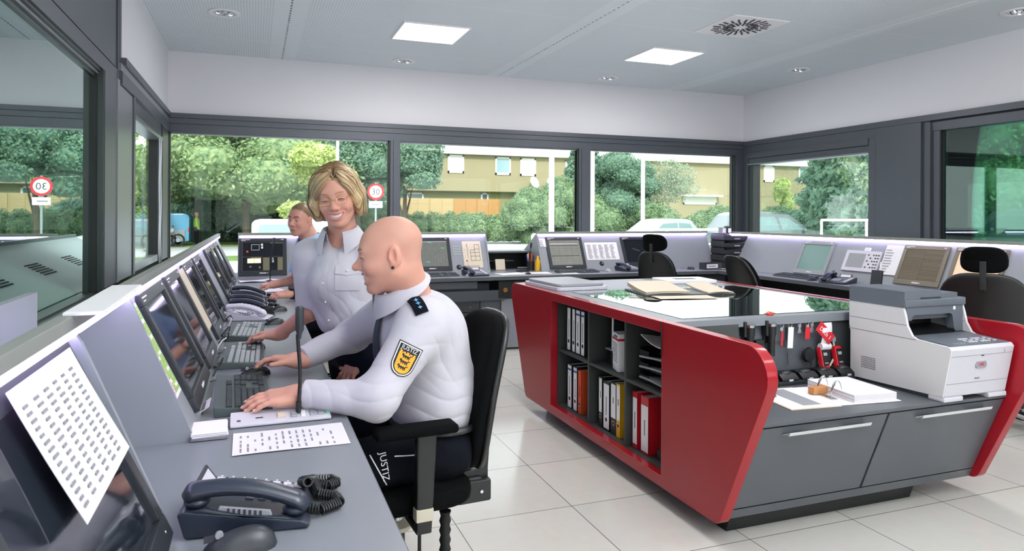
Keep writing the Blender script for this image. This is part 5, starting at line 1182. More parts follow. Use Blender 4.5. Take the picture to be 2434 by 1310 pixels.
for i, (x, y, s, sz) in enumerate(((15.0, 37.5, .70, 1.05), (17.0, 37.0, .74, 1.25), (18.2, 35.0, .8, .9), (20.8, 33.6, .75, .75), (23.6, 31.5, .75, .7), (26.3, 29.6, .7, .7), (29.0, 29.5, .7, .75), (31.6, 29.0, .75, .9), (27.5, 26.5, .6, .7))):
    tree('green_shrub', 'shrub', ['tall green shrub at the right end of the wooden fence', 'tall flowering green shrub by the yellow house, crossed by a white pole', 'yellow green shrub left in the third window', 'green shrub behind the white hatchback', 'green shrub below the willow tree', 'green shrub behind the silver estate car', 'green shrub in front of the yellow house, right window', 'light green shrub below the satellite dish, right window', 'low green shrub behind the white rail, right window'][i], x, y, s, i*1.3, sz, .6, .05)
tree('climbing_shrub', 'lime', 'thin yellow green climbing plant on the yellow house wall, right window', 34.0, 38, .55, 0, .95, 1.2, .05)
for (x, y, s, k, l) in ((21, 17.6, 1.1, 'conifer', 'dark conifer close behind the right security glass'), (24.5, 22.5, 1.5, 'conifer', 'dark conifer left in the right security glass'), (27, 20.5, 1.3, 'conifer', 'conifer seen through the right security glass'), (33, 21, 1.6, 'conifer', 'taller conifer farther right through the security glass'), (22.5, 17.5, .9, 'broad', 'green tree through the right security glass')):
    tree('conifer_tree' if k == 'conifer' else 'broadleaf_tree', k, l, x, y, s)
# ---- hedges: clipped rows, one object each
def hedge(label, x0, x1, y, w_, h, n):
    bl = []
    k = int((x1-x0)/.9)+1
    for i in range(k): bl.append((x0+(x1-x0)*i/max(1, k-1), y+.15*sin(i*2), GZ+h*.5, .75, w_/2, h*.52))
    me = leaves(bl, n, .11, 'leaf_hedge', 'hedge'); o = bpy.data.objects.new('hedge', me); COL.objects.link(o); o['label'] = label; o['category'] = 'hedge'
hedge('low clipped hedge in front of the wooden fence', 6.4, 13.4, 41.6, 1.6, 1.72, 7000)
hedge('clipped hedge below the tall shrubs, behind the console gap', 11.4, 20.5, 38.3, 1.6, 1.6, 8500)
hedge('clipped hedge behind the cars in the third window', 19.5, 29, 30.8, 1.4, 1.5, 6500)
# ---- house
hs = thing('yellow_house', 'long pale yellow house with white roof edge and white windows behind the hedge', 'house')
b = MB(); b.box(4, 52.3, 50, 58, 3.15, 5.95, 'stucco'); part('upper_wall', b, hs)
b = MB(); b.box(4, 52.3, 50.6, 58, GZ, 3.15, 'stucco_low'); b.box(19, 52.3, 50.02, 51, GZ, 3.2, 'stucco'); part('lower_wall', b, hs)
b = MB(); b.box(3.6, 52.8, 49.6, 58.4, 5.92, 7.3, 'roof_white'); part('roof_edge', b, hs, 'white roof edge')
def hwin(x0, x1, z0, z1, pm_, y=50):
    f = MB(); 
    for a in ((x0, x0+.12, z0, z1), (x1-.12, x1, z0, z1), (x0, x1, z0, z0+.16), (x0, x1, z1-.1, z1)): f.box(a[0], a[1], y-.06, y+.05, a[2], a[3], 'roof_white')
    w_ = part('window', f, hs); p = MB(); p.box(x0+.1, x1-.1, y-.03, y+.02, z0+.1, z1-.05, pm_); part('pane', p, w_)
for a in ((13.5, 14.75, 4.5, 5.85, 'blind_white'), (17.25, 18.5, 4.45, 5.8, 'pane'), (19.3, 20.6, 4.42, 5.78, 'blind_white'), (23.15, 24.45, 4.4, 5.75, 'pane'), (42.65, 43.8, 4.45, 5.88, 'blind_white'), (46.6, 48.0, 4.45, 5.88, 'pane'), (48.95, 50.4, 4.42, 5.85, 'pane')): hwin(*a)
for a in ((8.9, 10.4, 2.2, 3.0, 'pane_dark'), (10.5, 11.8, 2.2, 3.0, 'pane_dark'), (16.3, 16.9, 2.1, 3.05, 'pane_dark'), (34.2, 37.6, 2.35, 3.1, 'blind_white')): hwin(*a, y=50.6 if a[0] < 19 else 50.02)
b = MB(); b.box(34.0, 37.8, 49.3, 50.1, 3.02, 3.16, 'roof_white'); part('awning', b, hs, 'small flat white awning')
b = MB(); b.cyl((40.9, 49.97, GZ), (40.9, 49.97, 5.9), .06, 'blind_white', n=8); part('downpipe', b, hs)
for x, y, z, l in ((21.6, 49.55, 3.75, 'white satellite dish right of the pole on the yellow house'), (20.2, 49.55, 3.85, 'white satellite dish half hidden by shrub left of the pole'), (50.6, 49.4, 3.55, 'grey satellite dish at the right end of the yellow house')):
    t = thing('satellite_dish', l, 'satellite dish', (x, y, z))
    b = MB(); b.lathe([(.001, 0), (.25, .03), (.48, .12), (.48, .14), (.25, .05), (.001, .02)], 'roof_white' if x < 40 else 'pane', n=24, T=TM((0, -.1, 0), rx=rad(70), rz=.5)); part('dish', b, t)
    b = MB(); b.cyl((0, -.05, 0), (0, .5, 0), .03, 'car_grey', n=8); b.cyl((0, -.12, -.1), (.12, -.55, -.05), .015, 'car_grey', n=6); part('bracket', b, t)
# ---- wooden fence
t = thing('wooden_fence', 'wooden panel fence behind the hedge, right panels newer', 'fence', (0, 46, 0))
for i in range(6):
    x = 6.2+i*1.68; m_ = 'fence_wood' if i < 4 else 'fence_new'; b = MB()
    for k in range(11): b.box(x+.04, x+1.62, -.012-.012*(k % 2), .01, GZ+.8+k*.18, GZ+.97+k*.18, m_)
    for q in (x+.04, x+.8, x+1.56): b.box(q, q+.05, -.05, -.02, GZ+.8, GZ+2.72, m_)
    part('panel', b, t)
    b = MB(); b.box(x-.05, x+.04, -.06, .03, GZ, GZ+2.75, m_); part('post', b, t)
# ---- road sign
t = thing('speed_sign', 'round speed limit 30 sign with a white plate below', 'road sign', (3.45, 21.13, GZ), rad(-12))
b = MB(); b.cyl((0, 0.02, 0), (0, 0.02, 2.62), .03, 'car_grey', n=10); part('post', b, t)
b = MB(); b.lathe([(.001, 0), (.25, 0), (.25, .012), (.001, .012)], 'white', n=36, T=TM((0, -.02, 2.34), rx=pi/2)); d_ = part('disc', b, t)
b = MB(); b.lathe([(.185, .012), (.25, .012), (.25, .016), (.185, .016), (.185, .012)], 'red_plastic', n=36, T=TM((0, -.02, 2.34), rx=pi/2)); part('red_ring', b, d_, 'red ring')
b = MB(); b.text('30', .26, 'ink', TM((0, -.033, 2.33), rx=pi/2), .003); part('number', b, d_, 'dark number 30')
b = MB(); b.box(-.2, .2, -.03, -.015, 1.85, 2.05, 'white'); b.box(-.14, .1, -.032, -.03, 1.93, 1.97, 'ink_grey'); part('plate', b, t)
# ---- flag poles
for x, y, r, l in ((2.69, 24.6, .055, 'thin white pole above the blonde woman head'), (7.25, 16.5, .075, 'white pole in the second window in front of the yellow house'), (5.95, 11.66, .055, 'white pole just right of the second window post'), (10.53, 17.4, .06, 'white pole in the middle of the third window')):
    t = thing('flag_pole', l, 'pole', (x, y, GZ), 0)
    b = MB(); b.cyl((0, 0, 0), (0, 0, 8), r, 'roof_white', r*.8, n=14); part('mast', b, t)
    b = MB(); b.cyl((0, 0, 0), (0, 0, .25), r*1.8, 'car_grey', n=14); part('socket', b, t)
# ---- white tubular rails
def rail(label, x0, x1, y, h, n):
    t = thing('tube_rail', label, 'rail', (0, y, GZ))
    b = MB(); b.cyl((x0, 0, h), (x1, 0, h), .035, 'roof_white', n=10); b.cyl((x0, 0, h*.62), (x1, 0, h*.62), .03, 'roof_white', n=10); part('tubes', b, t)
    for i in range(n): b = MB(); x = x0+(x1-x0)*i/(n-1); b.cyl((x, 0, 0), (x, 0, h), .035, 'roof_white', n=10); part('post', b, t)
rail('white tube rail in front of the white hatchback', 10.7, 14.4, 18.3, 1.22, 4)
rail('white tube rail right of the silver estate car', 14.6, 19.5, 14.8, 1.55, 4)
rail('low white tube rail right of the second window post', 6.6, 9.4, 16.2, 1.15, 3)
# ---- vehicles (length along x, front towards +x)
def vehicle(name, label, cat, loc, rz, L, W, Hh, body, prof, win, wheel=.31, low=None):
    """prof: side outline of the whole body (x, z) fractions; win: list of side window polygons"""
    t = thing(name, label, cat, loc, rz)
    P = [(x*L, z*Hh) for x, z in prof]
    # loft: full width at belt, narrowing to the roof
    N = len(P); V = []; F = []
    for s in (-1, -.9, .9, 1):
        for x, z in P:
            k = max(0, (z/Hh-.56)/.44); wv = W/2*(1-.22*k)
            yy = (wv if abs(s) == 1 else wv-.06)*(1 if s > 0 else -1); zz = z+(0 if abs(s) == 1 else .04*k); V.append((x, yy, zz-(0.03*k if abs(s) == 1 else 0)))
    for r in range(3): F += [(r*N+i, r*N+(i+1) % N, (r+1)*N+(i+1) % N, (r+1)*N+i) for i in range(N)]
    F += [tuple(range(N))[::-1], tuple(range(3*N, 4*N))]
    b = MB().add(V, F, body); part('body', b, t)
    for s in (-1, 1):
        for wp in win:
            g = MB(); vv = []
            for x, z in wp:
                k = max(0, (z-.56)/.44); yy = s*(W/2*(1-.22*k)+.004); vv.append((x*L, yy, z*Hh-.03*k))
            g.add(vv+[(a, c-s*.012, d) for a, c, d in vv], [tuple(range(len(vv))), tuple(range(len(vv), 2*len(vv)))[::-1]]+[(i, (i+1) % len(vv), len(vv)+(i+1) % len(vv), len(vv)+i) for i in range(len(vv))], 'car_glass'); part('side_window', g, t)
    if low:
        g = MB()
        for s in (-1, 1): g.box(L*.04, L*.96, s*W/2-.012, s*W/2+.012, Hh*.17, Hh*low, 'car_grey')
        part('lower_panel', g, t)
    for x in (.19, .8):
        for s in (-1, 1):
            g = MB(); g.cyl((x*L, s*(W/2-.17), wheel), (x*L, s*(W/2+.015), wheel), wheel, 'tyre', n=24); wh = part('wheel', g, t)
            g = MB(); g.cyl((x*L, s*(W/2+.015), wheel), (x*L, s*(W/2+.022), wheel), wheel*.62, 'car_grey', n=20); part('hub', g, wh)
    for s in (-1, 1): g = MB(); g.ell((L*.66, s*(W/2+.08), Hh*.64), (.06, .1, .07), body, 10, 8); part('mirror', g, t)
    g = MB()
    for s in (-1, 1): g.box(-.01, .05, s*(W/2-.14)-.08, s*(W/2-.14)+.08, Hh*.42, Hh*.58, 'tail_red', bev=.01)
    part('tail_lights', g, t)
    # windscreens front and rear
    return t
SUV = [(0, .2), (.0, .58), (.02, .64), (.10, .93), (.16, .985), (.40, 1), (.56, .97), (.70, .66), (.93, .56), (.99, .46), (1, .22), (.9, .17), (.1, .17)]
vehicle('estate_car', 'silver estate car parked behind the right corner of the back windows', 'car', (15.9, 21.4, GZ), rad(-14), 4.7, 1.85, 1.78, 'car_silver', SUV, [[(.10, .63), (.145, .90), (.28, .93), (.28, .63)], [(.30, .63), (.30, .93), (.44, .93), (.47, .64)], [(.49, .64), (.465, .92), (.55, .9), (.665, .66)]])
HB = [(0, .2), (.0, .56), (.04, .64), (.13, .94), (.2, .985), (.40, 1), (.54, .96), (.72, .64), (.95, .5), (1, .4), (1, .2), (.9, .16), (.1, .16)]
vehicle('hatchback_car', 'white hatchback behind the white rail in the third window', 'car', (17.2, 24.6, GZ), rad(187), 3.9, 1.7, 1.5, 'car_white', HB, [[(.12, .62), (.17, .9), (.32, .93), (.32, .62)], [(.34, .62), (.34, .93), (.53, .9), (.66, .64)]])
VAN = [(0, .18), (0, .9), (.02, .97), (.06, 1), (.62, 1), (.70, .95), (.82, .62), (.97, .52), (1, .4), (1, .18), (.9, .15), (.1, .15)]
vehicle('panel_van', 'bright blue panel van with grey lower half at the far left', 'van', (-3.05, 38.8, GZ), rad(178), 4.3, 1.8, 1.62, 'van_blue', VAN, [[(.66, .6), (.66, .88), (.70, .88), (.79, .62)]], .3, .52)
vehicle('minivan', 'white minivan behind the man in the light blue shirt', 'van', (.0, 27.8, GZ), rad(-8), 4.6, 1.8, 1.42, 'car_white', VAN, [[(.05, .62), (.06, .9), (.34, .91), (.34, .62)], [(.37, .62), (.37, .91), (.64, .9), (.79, .63)]])
vehicle('panel_van', 'white van seen through the right security glass', 'van', (26, 14.2, GZ), rad(95), 4.6, 1.9, 1.9, 'car_white', VAN, [[(.05, .6), (.06, .9), (.34, .91), (.34, .6)], [(.37, .6), (.37, .91), (.64, .9), (.79, .62)]])
# motorcycle beside the blue van
t = thing('motorcycle', 'black and white motorcycle parked left of the blue van', 'motorcycle', (-4.15, 37.2, GZ+.05), rad(10))
for x in (-.65, .65):
    b = MB(); b.tube([(x+.27*cos(a), 0, .3+.27*sin(a)) for a in [2*pi*i/20 for i in range(21)]], .045, 'tyre', 8); b.cyl((x, -.03, .3), (x, .03, .3), .1, 'car_grey'); part('wheel', b, t)
b = MB(); b.tube([(-.6, 0, .55), (-.2, 0, .62), (.1, 0, .7), (.45, 0, .8)], [.09, .13, .16, .1], 'car_white', 10); b.ell((-.1, 0, .4), (.3, .14, .18), 'tyre'); part('frame', b, t)
b = MB(); b.tube([(.65, 0, .3), (.5, 0, .85), (.45, 0, .95)], .03, 'car_grey', 8); b.tube([(.42, -.33, 1.0), (.45, 0, .95), (.42, .33, 1.0)], .018, 'tyre', 8); part('fork', b, t)
t = thing('marker_post', 'red and white marker post beyond the small left window', 'post', (-4.35, 33.6, GZ+.0))
b = MB()
for i in range(5): b.cyl((0, 0, i*.35), (0, 0, i*.35+.35), .06, ('red_plastic', 'white')[i % 2], n=12)
part('pole', b, t); b = MB(); b.cyl((0, 0, 0), (0, 0, .06), .16, 'rubber', n=16); part('foot', b, t)
# ================================================================ SMOOTH BODIES (signed distances -> surface nets)
V3 = lambda *a: np.array(a, float)
def s_cap(a, b, ra, rb=None):
    a, b = np.array(a, float), np.array(b, float); rb = ra if rb is None else rb; ba = b-a; L2 = ba@ba+1e-12
    def f(P):
        t = np.clip(((P-a)@ba)/L2, 0, 1); return np.linalg.norm(P-a-t[:, None]*ba, axis=1)-(ra+(rb-ra)*t)
    return f
def s_ell(c, r, R=None):
    c, r = np.array(c, float), np.array(r, float)
    def f(P):
        q = P-c
        if R is not None: q = q@R
        k0 = np.linalg.norm(q/r, axis=1); k1 = np.linalg.norm(q/(r*r), axis=1); return k0*(k0-1)/np.maximum(k1, 1e-9)
    return f
def s_box(c, h, rd, R=None):
    c, h = np.array(c, float), np.array(h, float)
    def f(P):
        q = P-c
        if R is not None: q = q@R
        q = np.abs(q)-h+rd; return np.linalg.norm(np.maximum(q, 0), axis=1)+np.minimum(q.max(1), 0)-rd
    return f
def cut(f, *planes):
    def g(P):
        d = f(P)
        for c, n in planes: d = np.maximum(d, (P-np.array(c, float))@(np.array(n, float)/np.linalg.norm(n)))
        return d
    return g
def smin(a, b, k):
    h = np.maximum(k-np.abs(a-b), 0)/k; return np.minimum(a, b)-h*h*k*.25
class Body:
    """ordered list of smooth unions / subtractions"""
    def __init__(s): s.ops = []; s.disp = None
    def u(s, f, k=.02): s.ops.append(('u', f, k)); return s
    def s(s, f, k=.01): s.ops.append(('s', f, k)); return s
    def cap(s, a, b, ra, rb=None, k=.02): return s.u(s_cap(a, b, ra, rb), k)
    def ev(s, P, mask=None):
        d = np.full(len(P), 9.0)
        for i, (t, f, k) in enumerate(s.ops):
            if mask is not None and not mask[i]: continue
            e = f(P)
            d = smin(d, e, k) if t == 'u' else -smin(-d, e, k)
        if s.disp is not None: d = d+s.disp(P)
        return d
    def hit(s, p, n, far=.25, off=0):
        """march from p+n*far against n to the surface (one point or many)"""
        p = np.array(p, float); one = p.ndim == 1; p = np.atleast_2d(p); n = np.array(n, float)/np.linalg.norm(n); q = p+n*far
        m = np.array([True if t == 's' else (f(p) < far+.12+k).any() for t, f, k in s.ops])
        for _ in range(40):
            e = s.ev(q, m)-off; q = q-n*(e*.8)[:, None]
            if np.abs(e).max() < 2e-4: break
        return q[0] if one else q
    def mesh(s, lo, hi, h, name, mats, color=None, smooth=True):
        lo, hi = np.array(lo, float), np.array(hi, float); B = 8; bs = B*h
        nb = np.ceil((hi-lo)/bs).astype(int); R = bs*.87
        ii = np.stack(np.meshgrid(*[np.arange(n) for n in nb], indexing='ij'), -1).reshape(-1, 3)
        ctr = lo+(ii+.5)*bs
        D = np.stack([f(ctr) for _, f, _ in s.ops], 0)
        tot = s.ev(ctr); act = np.abs(tot) < R+.03
        ii, D = ii[act], D[:, act]
        ks = np.array([k for _, _, k in s.ops])[:, None]; M = D < R*1.7+ks*1.2+.02
        g = np.arange(B+1); G = np.stack(np.meshgrid(g, g, g, indexing='ij'), -1).reshape(-1, 3)
        cv, keys = [], []; N = (nb*B+2).astype(np.int64)
        sx, sy, sz = N[1]*N[2], N[2], 1
        es = {}
        edges = [[], [], []]
        c8 = [(a, b, c) for a in (0, 1) for b in (0, 1) for c in (0, 1)]
        for n in range(len(ii)):
            m = M[:, n]
            if not m.any(): continue
            I = ii[n]*B+G; d = s.ev(lo+I*h, m).reshape(B+1, B+1, B+1)
            neg = d < 0
            if neg.all() or not neg.any(): continue
            c = sum(neg[a:B+a, b:B+b, e:B+e].astype(np.int8) for a, b, e in c8); cells = np.argwhere((c > 0) & (c < 8))
            if not len(cells): continue
            # vertex = mean of edge crossings
            S = np.zeros((len(cells), 3)); W = np.zeros(len(cells))
            cx, cy, cz = cells.T
            for ax in range(3):
                o1, o2 = [q for q in range(3) if q != ax]
                for a in (0, 1):
                    for b in (0, 1):
                        off = np.zeros(3, int); off[o1] = a; off[o2] = b; off2 = off.copy(); off2[ax] = 1
                        d0 = d[cx+off[0], cy+off[1], cz+off[2]]; d1 = d[cx+off2[0], cy+off2[1], cz+off2[2]]
                        x = (d0 < 0) != (d1 < 0); t = np.where(x, d0/np.where(x, d0-d1, 1), 0)
                        p = np.tile(off.astype(float), (len(cells), 1)); p[:, ax] += t
                        S += p*x[:, None]; W += x
            vtx = lo+(ii[n]*B+cells+S/np.maximum(W, 1)[:, None])*h
            gc = (ii[n]*B+cells).astype(np.int64); key = gc[:, 0]*sx+gc[:, 1]*sy+gc[:, 2]
            cv.append(vtx); keys.append(key)
            for ax in range(3):
                o = [0, 0, 0]; o[ax] = 1
                d0 = d[cx, cy, cz]; d1 = d[cx+o[0], cy+o[1], cz+o[2]]; x = (d0 < 0) != (d1 < 0)
                edges[ax].append(np.stack([key[x], (d0[x] < 0).astype(np.int64)], 1))
        cv = np.concatenate(cv); keys = np.concatenate(keys); od = np.argsort(keys); keys = keys[od]; cv = cv[od]
        F = []; st = [sx, sy, sz]
        for ax in range(3):
            e = np.concatenate(edges[ax]); u_, v_ = st[(ax+1) % 3], st[(ax+2) % 3]
            q = np.stack([e[:, 0], e[:, 0]-u_, e[:, 0]-u_-v_, e[:, 0]-v_], 1); ix = np.searchsorted(keys, q); ix = np.minimum(ix, len(keys)-1)
            ok = (keys[ix] == q).all(1); ix = ix[ok]; fl = e[ok, 1] == 0; ix[fl] = ix[fl][:, ::-1]; F.append(ix)
        F = np.concatenate(F)
        used = np.unique(F); rm = np.full(len(cv), -1); rm[used] = np.arange(len(used)); F = rm[F]; cv = cv[used]
        me = bpy.data.meshes.new(name); me.from_pydata(cv.tolist(), [], F.tolist())
        for m in mats: me.materials.append(MAT[m])
        if color is not None:
            col = color(cv); a = me.color_attributes.new('tint', 'FLOAT_COLOR', 'POINT'); a.data.foreach_set('color', np.concatenate([col, np.ones((len(cv), 1))], 1).ravel())
        me.polygons.foreach_set('use_smooth', [True]*len(me.polygons)); me.update()
        return me
def tint_mat(name, rough, sss=0, spec=.4, bump=0, bscale=300, sheen=0, mul=(1, 1, 1)):
    m = mat(name, (1, 1, 1), rough, spec=spec, bump=bump, nscale=bscale, sss=sss, dist=.0006, sheen=sheen)
    t = m.node_tree; a = nd(t, 'ShaderNodeVertexColor', layer_name='tint'); t.links.new(a.outputs[0], t.nodes['Principled BSDF'].inputs['Base Color']); return m
tint_mat('skin', .48, sss=.12, bump=.12, bscale=260); tint_mat('hair', .42, spec=.5); 
mat('cloth_white', H('c4c1cb'), .85, bump=.12, nscale=700, sheen=.1); mat('cloth_blue', H('a9c6e8'), .85, bump=.12, nscale=700, sheen=.1); mat('cloth_navy', H('080b14'), .9, spec=.15, bump=.2, nscale=600); mat('jeans', H('141b2c'), .9, spec=.2, bump=.25, nscale=500)
mat('tie', H('1d2637'), .6, bump=.2, nscale=900); mat('teeth', H('f7f3ee'), .25); mat('mouth_dark', H('5a2422'), .5); mat('lash', H('3a2620'), .6); mat('brow', H('8a6446'), .8); mat('eye_white', H('e8e4e0'), .2); mat('iris', H('4a3a2c'), .2); mat('lens', (1, 1, 1), .05, alpha=.12); mat('gold', H('c79a52'), .3, metal=.8); mat('patch_orange', H('f0a62c'), .7, bump=.3, nscale=600); mat('patch_black', H('14161c'), .8); mat('star_blue', H('5f9fd0'), .5); mat('shoe', H('121214'), .35)
def noise_waves(seed, n, lo, hi, dirs=None, jit=.35):
    r = np.random.default_rng(seed); K = []
    for i in range(n):
        k = r.normal(size=3) if dirs is None else np.array(dirs[i % len(dirs)], float)+r.normal(size=3)*jit
        K.append((k/np.linalg.norm(k)*2*pi/r.uniform(lo, hi), r.uniform(0, 6.28), r.uniform(.5, 1)))
    def f(P):
        q = P+.018*np.sin(P[:, [1, 2, 0]]*17+seed)+.006*np.sin(P[:, [2, 0, 1]]*41+seed*2)
        s_ = np.zeros(len(P))
        for k, ph, a in K: s_ += a*np.sin(q@k+ph)
        return s_/n**.5
    return f
def folds(seed, k, wl, c, rad, amp, sharp=2.0):
    """sharp creases running across direction k, fading away from c"""
    r = np.random.default_rng(seed); k = np.array(k, float); k /= np.linalg.norm(k); c = np.array(c, float); t = np.cross(k, r.normal(size=3)); t /= np.linalg.norm(t)
    def f(P):
        d = P-c; x = d@k; y = d@t; w_ = np.exp(-(d**2).sum(1)/rad**2)
        ph = 2*pi*(x+.25*wl*np.sin(y*28+seed)+.4*y*np.sin(seed))/wl
        return .62*amp*w_*(1-2*np.abs(np.sin(ph*.5))**(1/sharp))
    return f
SKIN = np.array(H('d39c8a')); LIP = np.array(H('c9777a'))
def smooth01(d, a, b): t = np.clip((d-a)/(b-a), 0, 1); return t*t*(3-2*t)
class Head:
    """frame: x forward, y left, z up"""
    def __init__(s, c, fwd, roll=0, scale=1.0):
        f = np.array(fwd, float); f /= np.linalg.norm(f); z = np.array([0, 0, 1.]); l = np.cross(z, f); l /= np.linalg.norm(l); u = np.cross(f, l)
        if roll: l, u = l*cos(roll)+u*sin(roll), u*cos(roll)-l*sin(roll)
        s.c = np.array(c, float); s.R = np.stack([f, l, u], 1); s.k = scale
    def w(s, *p): return s.c+s.R@(np.array(p, float)*s.k)
    def inv(s, P): return (P-s.c)@s.R/s.k
    def M(s): m = Matrix.Identity(4); 
    def mat4(s):
        m = np.eye(4); m[:3, :3] = s.R*s.k; m[:3, 3] = s.c; return Matrix(m.tolist())
    def E(s, c, r): return s_ell(s.w(*c), np.array(r)*s.k, s.R)
    def C(s, a, b, ra, rb=None): return s_cap(s.w(*a), s.w(*b), ra*s.k, None if rb is None else rb*s.k)
    def build(s, B, neck_to, smile=1, open_=0.0, female=False, neck_r=.056, jaw=1.0, mw=None, drop=0):
        u, sb = B.u, B.s
        u(s.E((-.016, 0, .042), (.098, .076, .084)), .01); u(s.E((.030, 0, .012), (.066, .064, .075)), .03); u(s.E((.030, 0, -.032), (.060, .056*jaw, .072)), .03)
        for q in (-1, 1):
            u(s.C((.0, q*.050*jaw, -.050), (.060, q*.018, -.094-drop), .020, .017), .03)
            u(s.E((.050, q*.036, -.028), (.032, .026, .028)), .02)
            if smile: u(s.E((.064, q*.037, -.030), (.021, .021, .019)), .016)
        u(s.E((.068, 0, -.098-drop), (.020, .020, .016)), .018)
        u(s.C((.072, -.032, .026), (.072, .032, .026), .016), .02)
        for q in (-1, 1): sb(s.E((.100, q*.031, .006), (.018, .018, .0125)), .014)
        nx = 0 if female else .006; u(s.C((.082, 0, .014), (.106+nx, 0, -.022), .0075, .0115), .012); u(s.E((.108+nx, 0, -.0265), (.0125, .012, .0105)), .008)
        for q in (-1, 1): u(s.E((.098, q*.0125, -.031), (.012, .0085, .0085)), .006); sb(s.E((.103, q*.0065, -.0385), (.005, .0035, .004)), .003)
        # eyelids (nearly shut when laughing)
        for q in (-1, 1): u(s.E((.0795, q*.031, .006), (.0145, .0165, .0115)), .006)
        # mouth: follows the finished face surface
        u(s.E((.070, 0, -.060), (.026, .030, .024)), .016)
        W = mw or ((.026+.006*open_) if smile else .023); cz = .013 if smile else .0; n = 10
        T_ = np.linspace(-1, 1, n+1); P0 = np.array([s.w(0, W*t, -.060+cz*t*t) for t in T_]); fx = s.R[:, 0]
        Q = s.inv(B.hit(P0, fx, .16)); s.mouth = (W, cz, T_, Q, open_)
        if smile:
            for q in (-1, 1): sb(s.E((Q[0, 0]+.006, q*(W+.003), Q[0, 2]+.001), (.010, .004, .006)), .006)
        if open_:
            for i in range(n):
                t0, t1 = T_[i], T_[i+1]; r0, r1 = [.0022+.0072*open_*(1-t*t)**.6 for t in (t0, t1)]
                a_, b_ = Q[i]-[.001, 0, .0035*open_*(1-t0*t0)], Q[i+1]-[.001, 0, .0035*open_*(1-t1*t1)]
                sb(s_cap(s.w(*a_), s.w(*b_), r0*s.k, r1*s.k), .002)
        for i in range(n):
            t0, t1 = T_[i], T_[i+1]; k0, k1 = [(1-t*t)**.6 for t in (t0, t1)]
            for sg, of, rr in ((1, .0016+.0052*open_, .0022), (-1, .0045+.0122*open_, .0030)):
                a_ = Q[i]+[-.0012-.004*(sg < 0)*open_*k0, 0, sg*of*k0]; b_ = Q[i+1]+[-.0012-.004*(sg < 0)*open_*k1, 0, sg*of*k1]
                u(s_cap(s.w(*a_), s.w(*b_), (.0016+rr*k0)*s.k, (.0016+rr*k1)*s.k), .0035)
        # ears
        for q in (-1, 1):
            u(s.E((-.016, q*.0785, -.002), (.021, .0085, .033)), .007); u(s.E((-.006, q*.075, -.030), (.010, .006, .012)), .006)
            sb(s.E((-.010, q*.087, .0), (.0115, .0075, .021)), .006); u(s.C((-.022, q*.083, .016), (-.021, q*.083, -.014), .0035, .003), .005); u(s.E((.002, q*.076, -.008), (.005, .004, .008)), .004)
        nt = np.array(neck_to, float)
        u(s_cap(s.w(-.022, 0, -.055), nt, neck_r*s.k, neck_r*1.04*s.k), .035); u(s_cap(s.w(-.045, 0, -.02), nt+s.R@np.array([-.02, 0, 0]), .05*s.k, .055*s.k), .03)
    def color(s, extra=None, blush=.35, brow=None, stubble=None):
        def f(P):
            q = s.inv(P); C = np.tile(SKIN, (len(P), 1))
            def mix(w_, c): 
                nonlocal C
                C = C*(1-w_[:, None])+np.array(c)*w_[:, None]
            red = np.array(H('dd8f7c'))
            for sg in (-1, 1): mix(blush*np.exp(-(((q-[.066, sg*.04, -.028])/[.03, .022, .02])**2).sum(1)), red)
            mix(.4*np.exp(-(((q-[.11, 0, -.026])/[.012, .014, .012])**2).sum(1)), red)
            for sg in (-1, 1): mix(.5*np.exp(-(((q-[-.014, sg*.08, -.004])/[.02, .01, .032])**2).sum(1)), red)
            W, cz, T_, Q, op = s.mouth; t = np.clip(q[:, 1]/W, -1.05, 1.05); k = np.clip(1-t*t, 0, 1)**.6; zc = -.060+cz*t*t
            up = zc+.0015+.0052*op*k; lo = zc-.004*k-.0122*op*k
            l = smooth01(q[:, 2], lo-.0062*k-.001, lo-.004*k)*smooth01(-q[:, 2], -(up+.0045*k+.001), -(up+.003*k))*(np.abs(q[:, 1]) < W*1.02)*(q[:, 0] > .045); mix(.62*l, LIP)
            if brow is not None:
                for sg in (-1, 1):
                    a = (q[:, 1]*sg-.012)/.034; zc = .0285+.005*np.sin(np.clip(a, 0, 1)*2.4)
                    w_ = (a > 0)*(a < 1)*np.exp(-((q[:, 2]-zc)/.0032)**2)*(q[:, 0] > .05); mix(.75*w_, brow)
            if stubble is not None: mix(stubble(q), H('8d7266'))
            if extra is not None: C = extra(P, q, C)
            return C
        return f
    def face_parts(s, B, par, smile=1, open_=.5, lash=True, eyes=False, brow=None):
        T = s.mat4()
        if open_:
            W, cz, T_, Q, op = s.mouth
            def tx(t): i = (t+1)/2*(len(T_)-1); return np.array([np.interp(t, T_, Q[:, k]) for k in range(3)])
            m = MB(T)
            def tf(u, v):
                t = (u*2-1)*.93; q = tx(t); k = (1-t*t)**.6; return (q[0]-.0034-.004*(1-k), q[1], q[2]+.0045*op*k-(1-v)*(.0125*op*k+.001))
            m.grid(tf, 24, 5, 'teeth', .002)
            for i in range(1, 11):
                u_ = i/11; q0 = tf(u_, 1); q1 = tf(u_, 0); m.box(q0[0]-.0002, q0[0]+.0004, q0[1]-.0002, q0[1]+.0002, q1[2]+.001, q0[2]-.001, 'ink_grey')
            part('teeth', m, par, 'white teeth in a broad smile', smooth=60)
            m = MB(T); q = tx(0); m.ell((q[0]-.022, 0, q[2]-.006), (.013, W*.7, .016), 'mouth_dark'); part('mouth_inside', m, par, smooth=60)
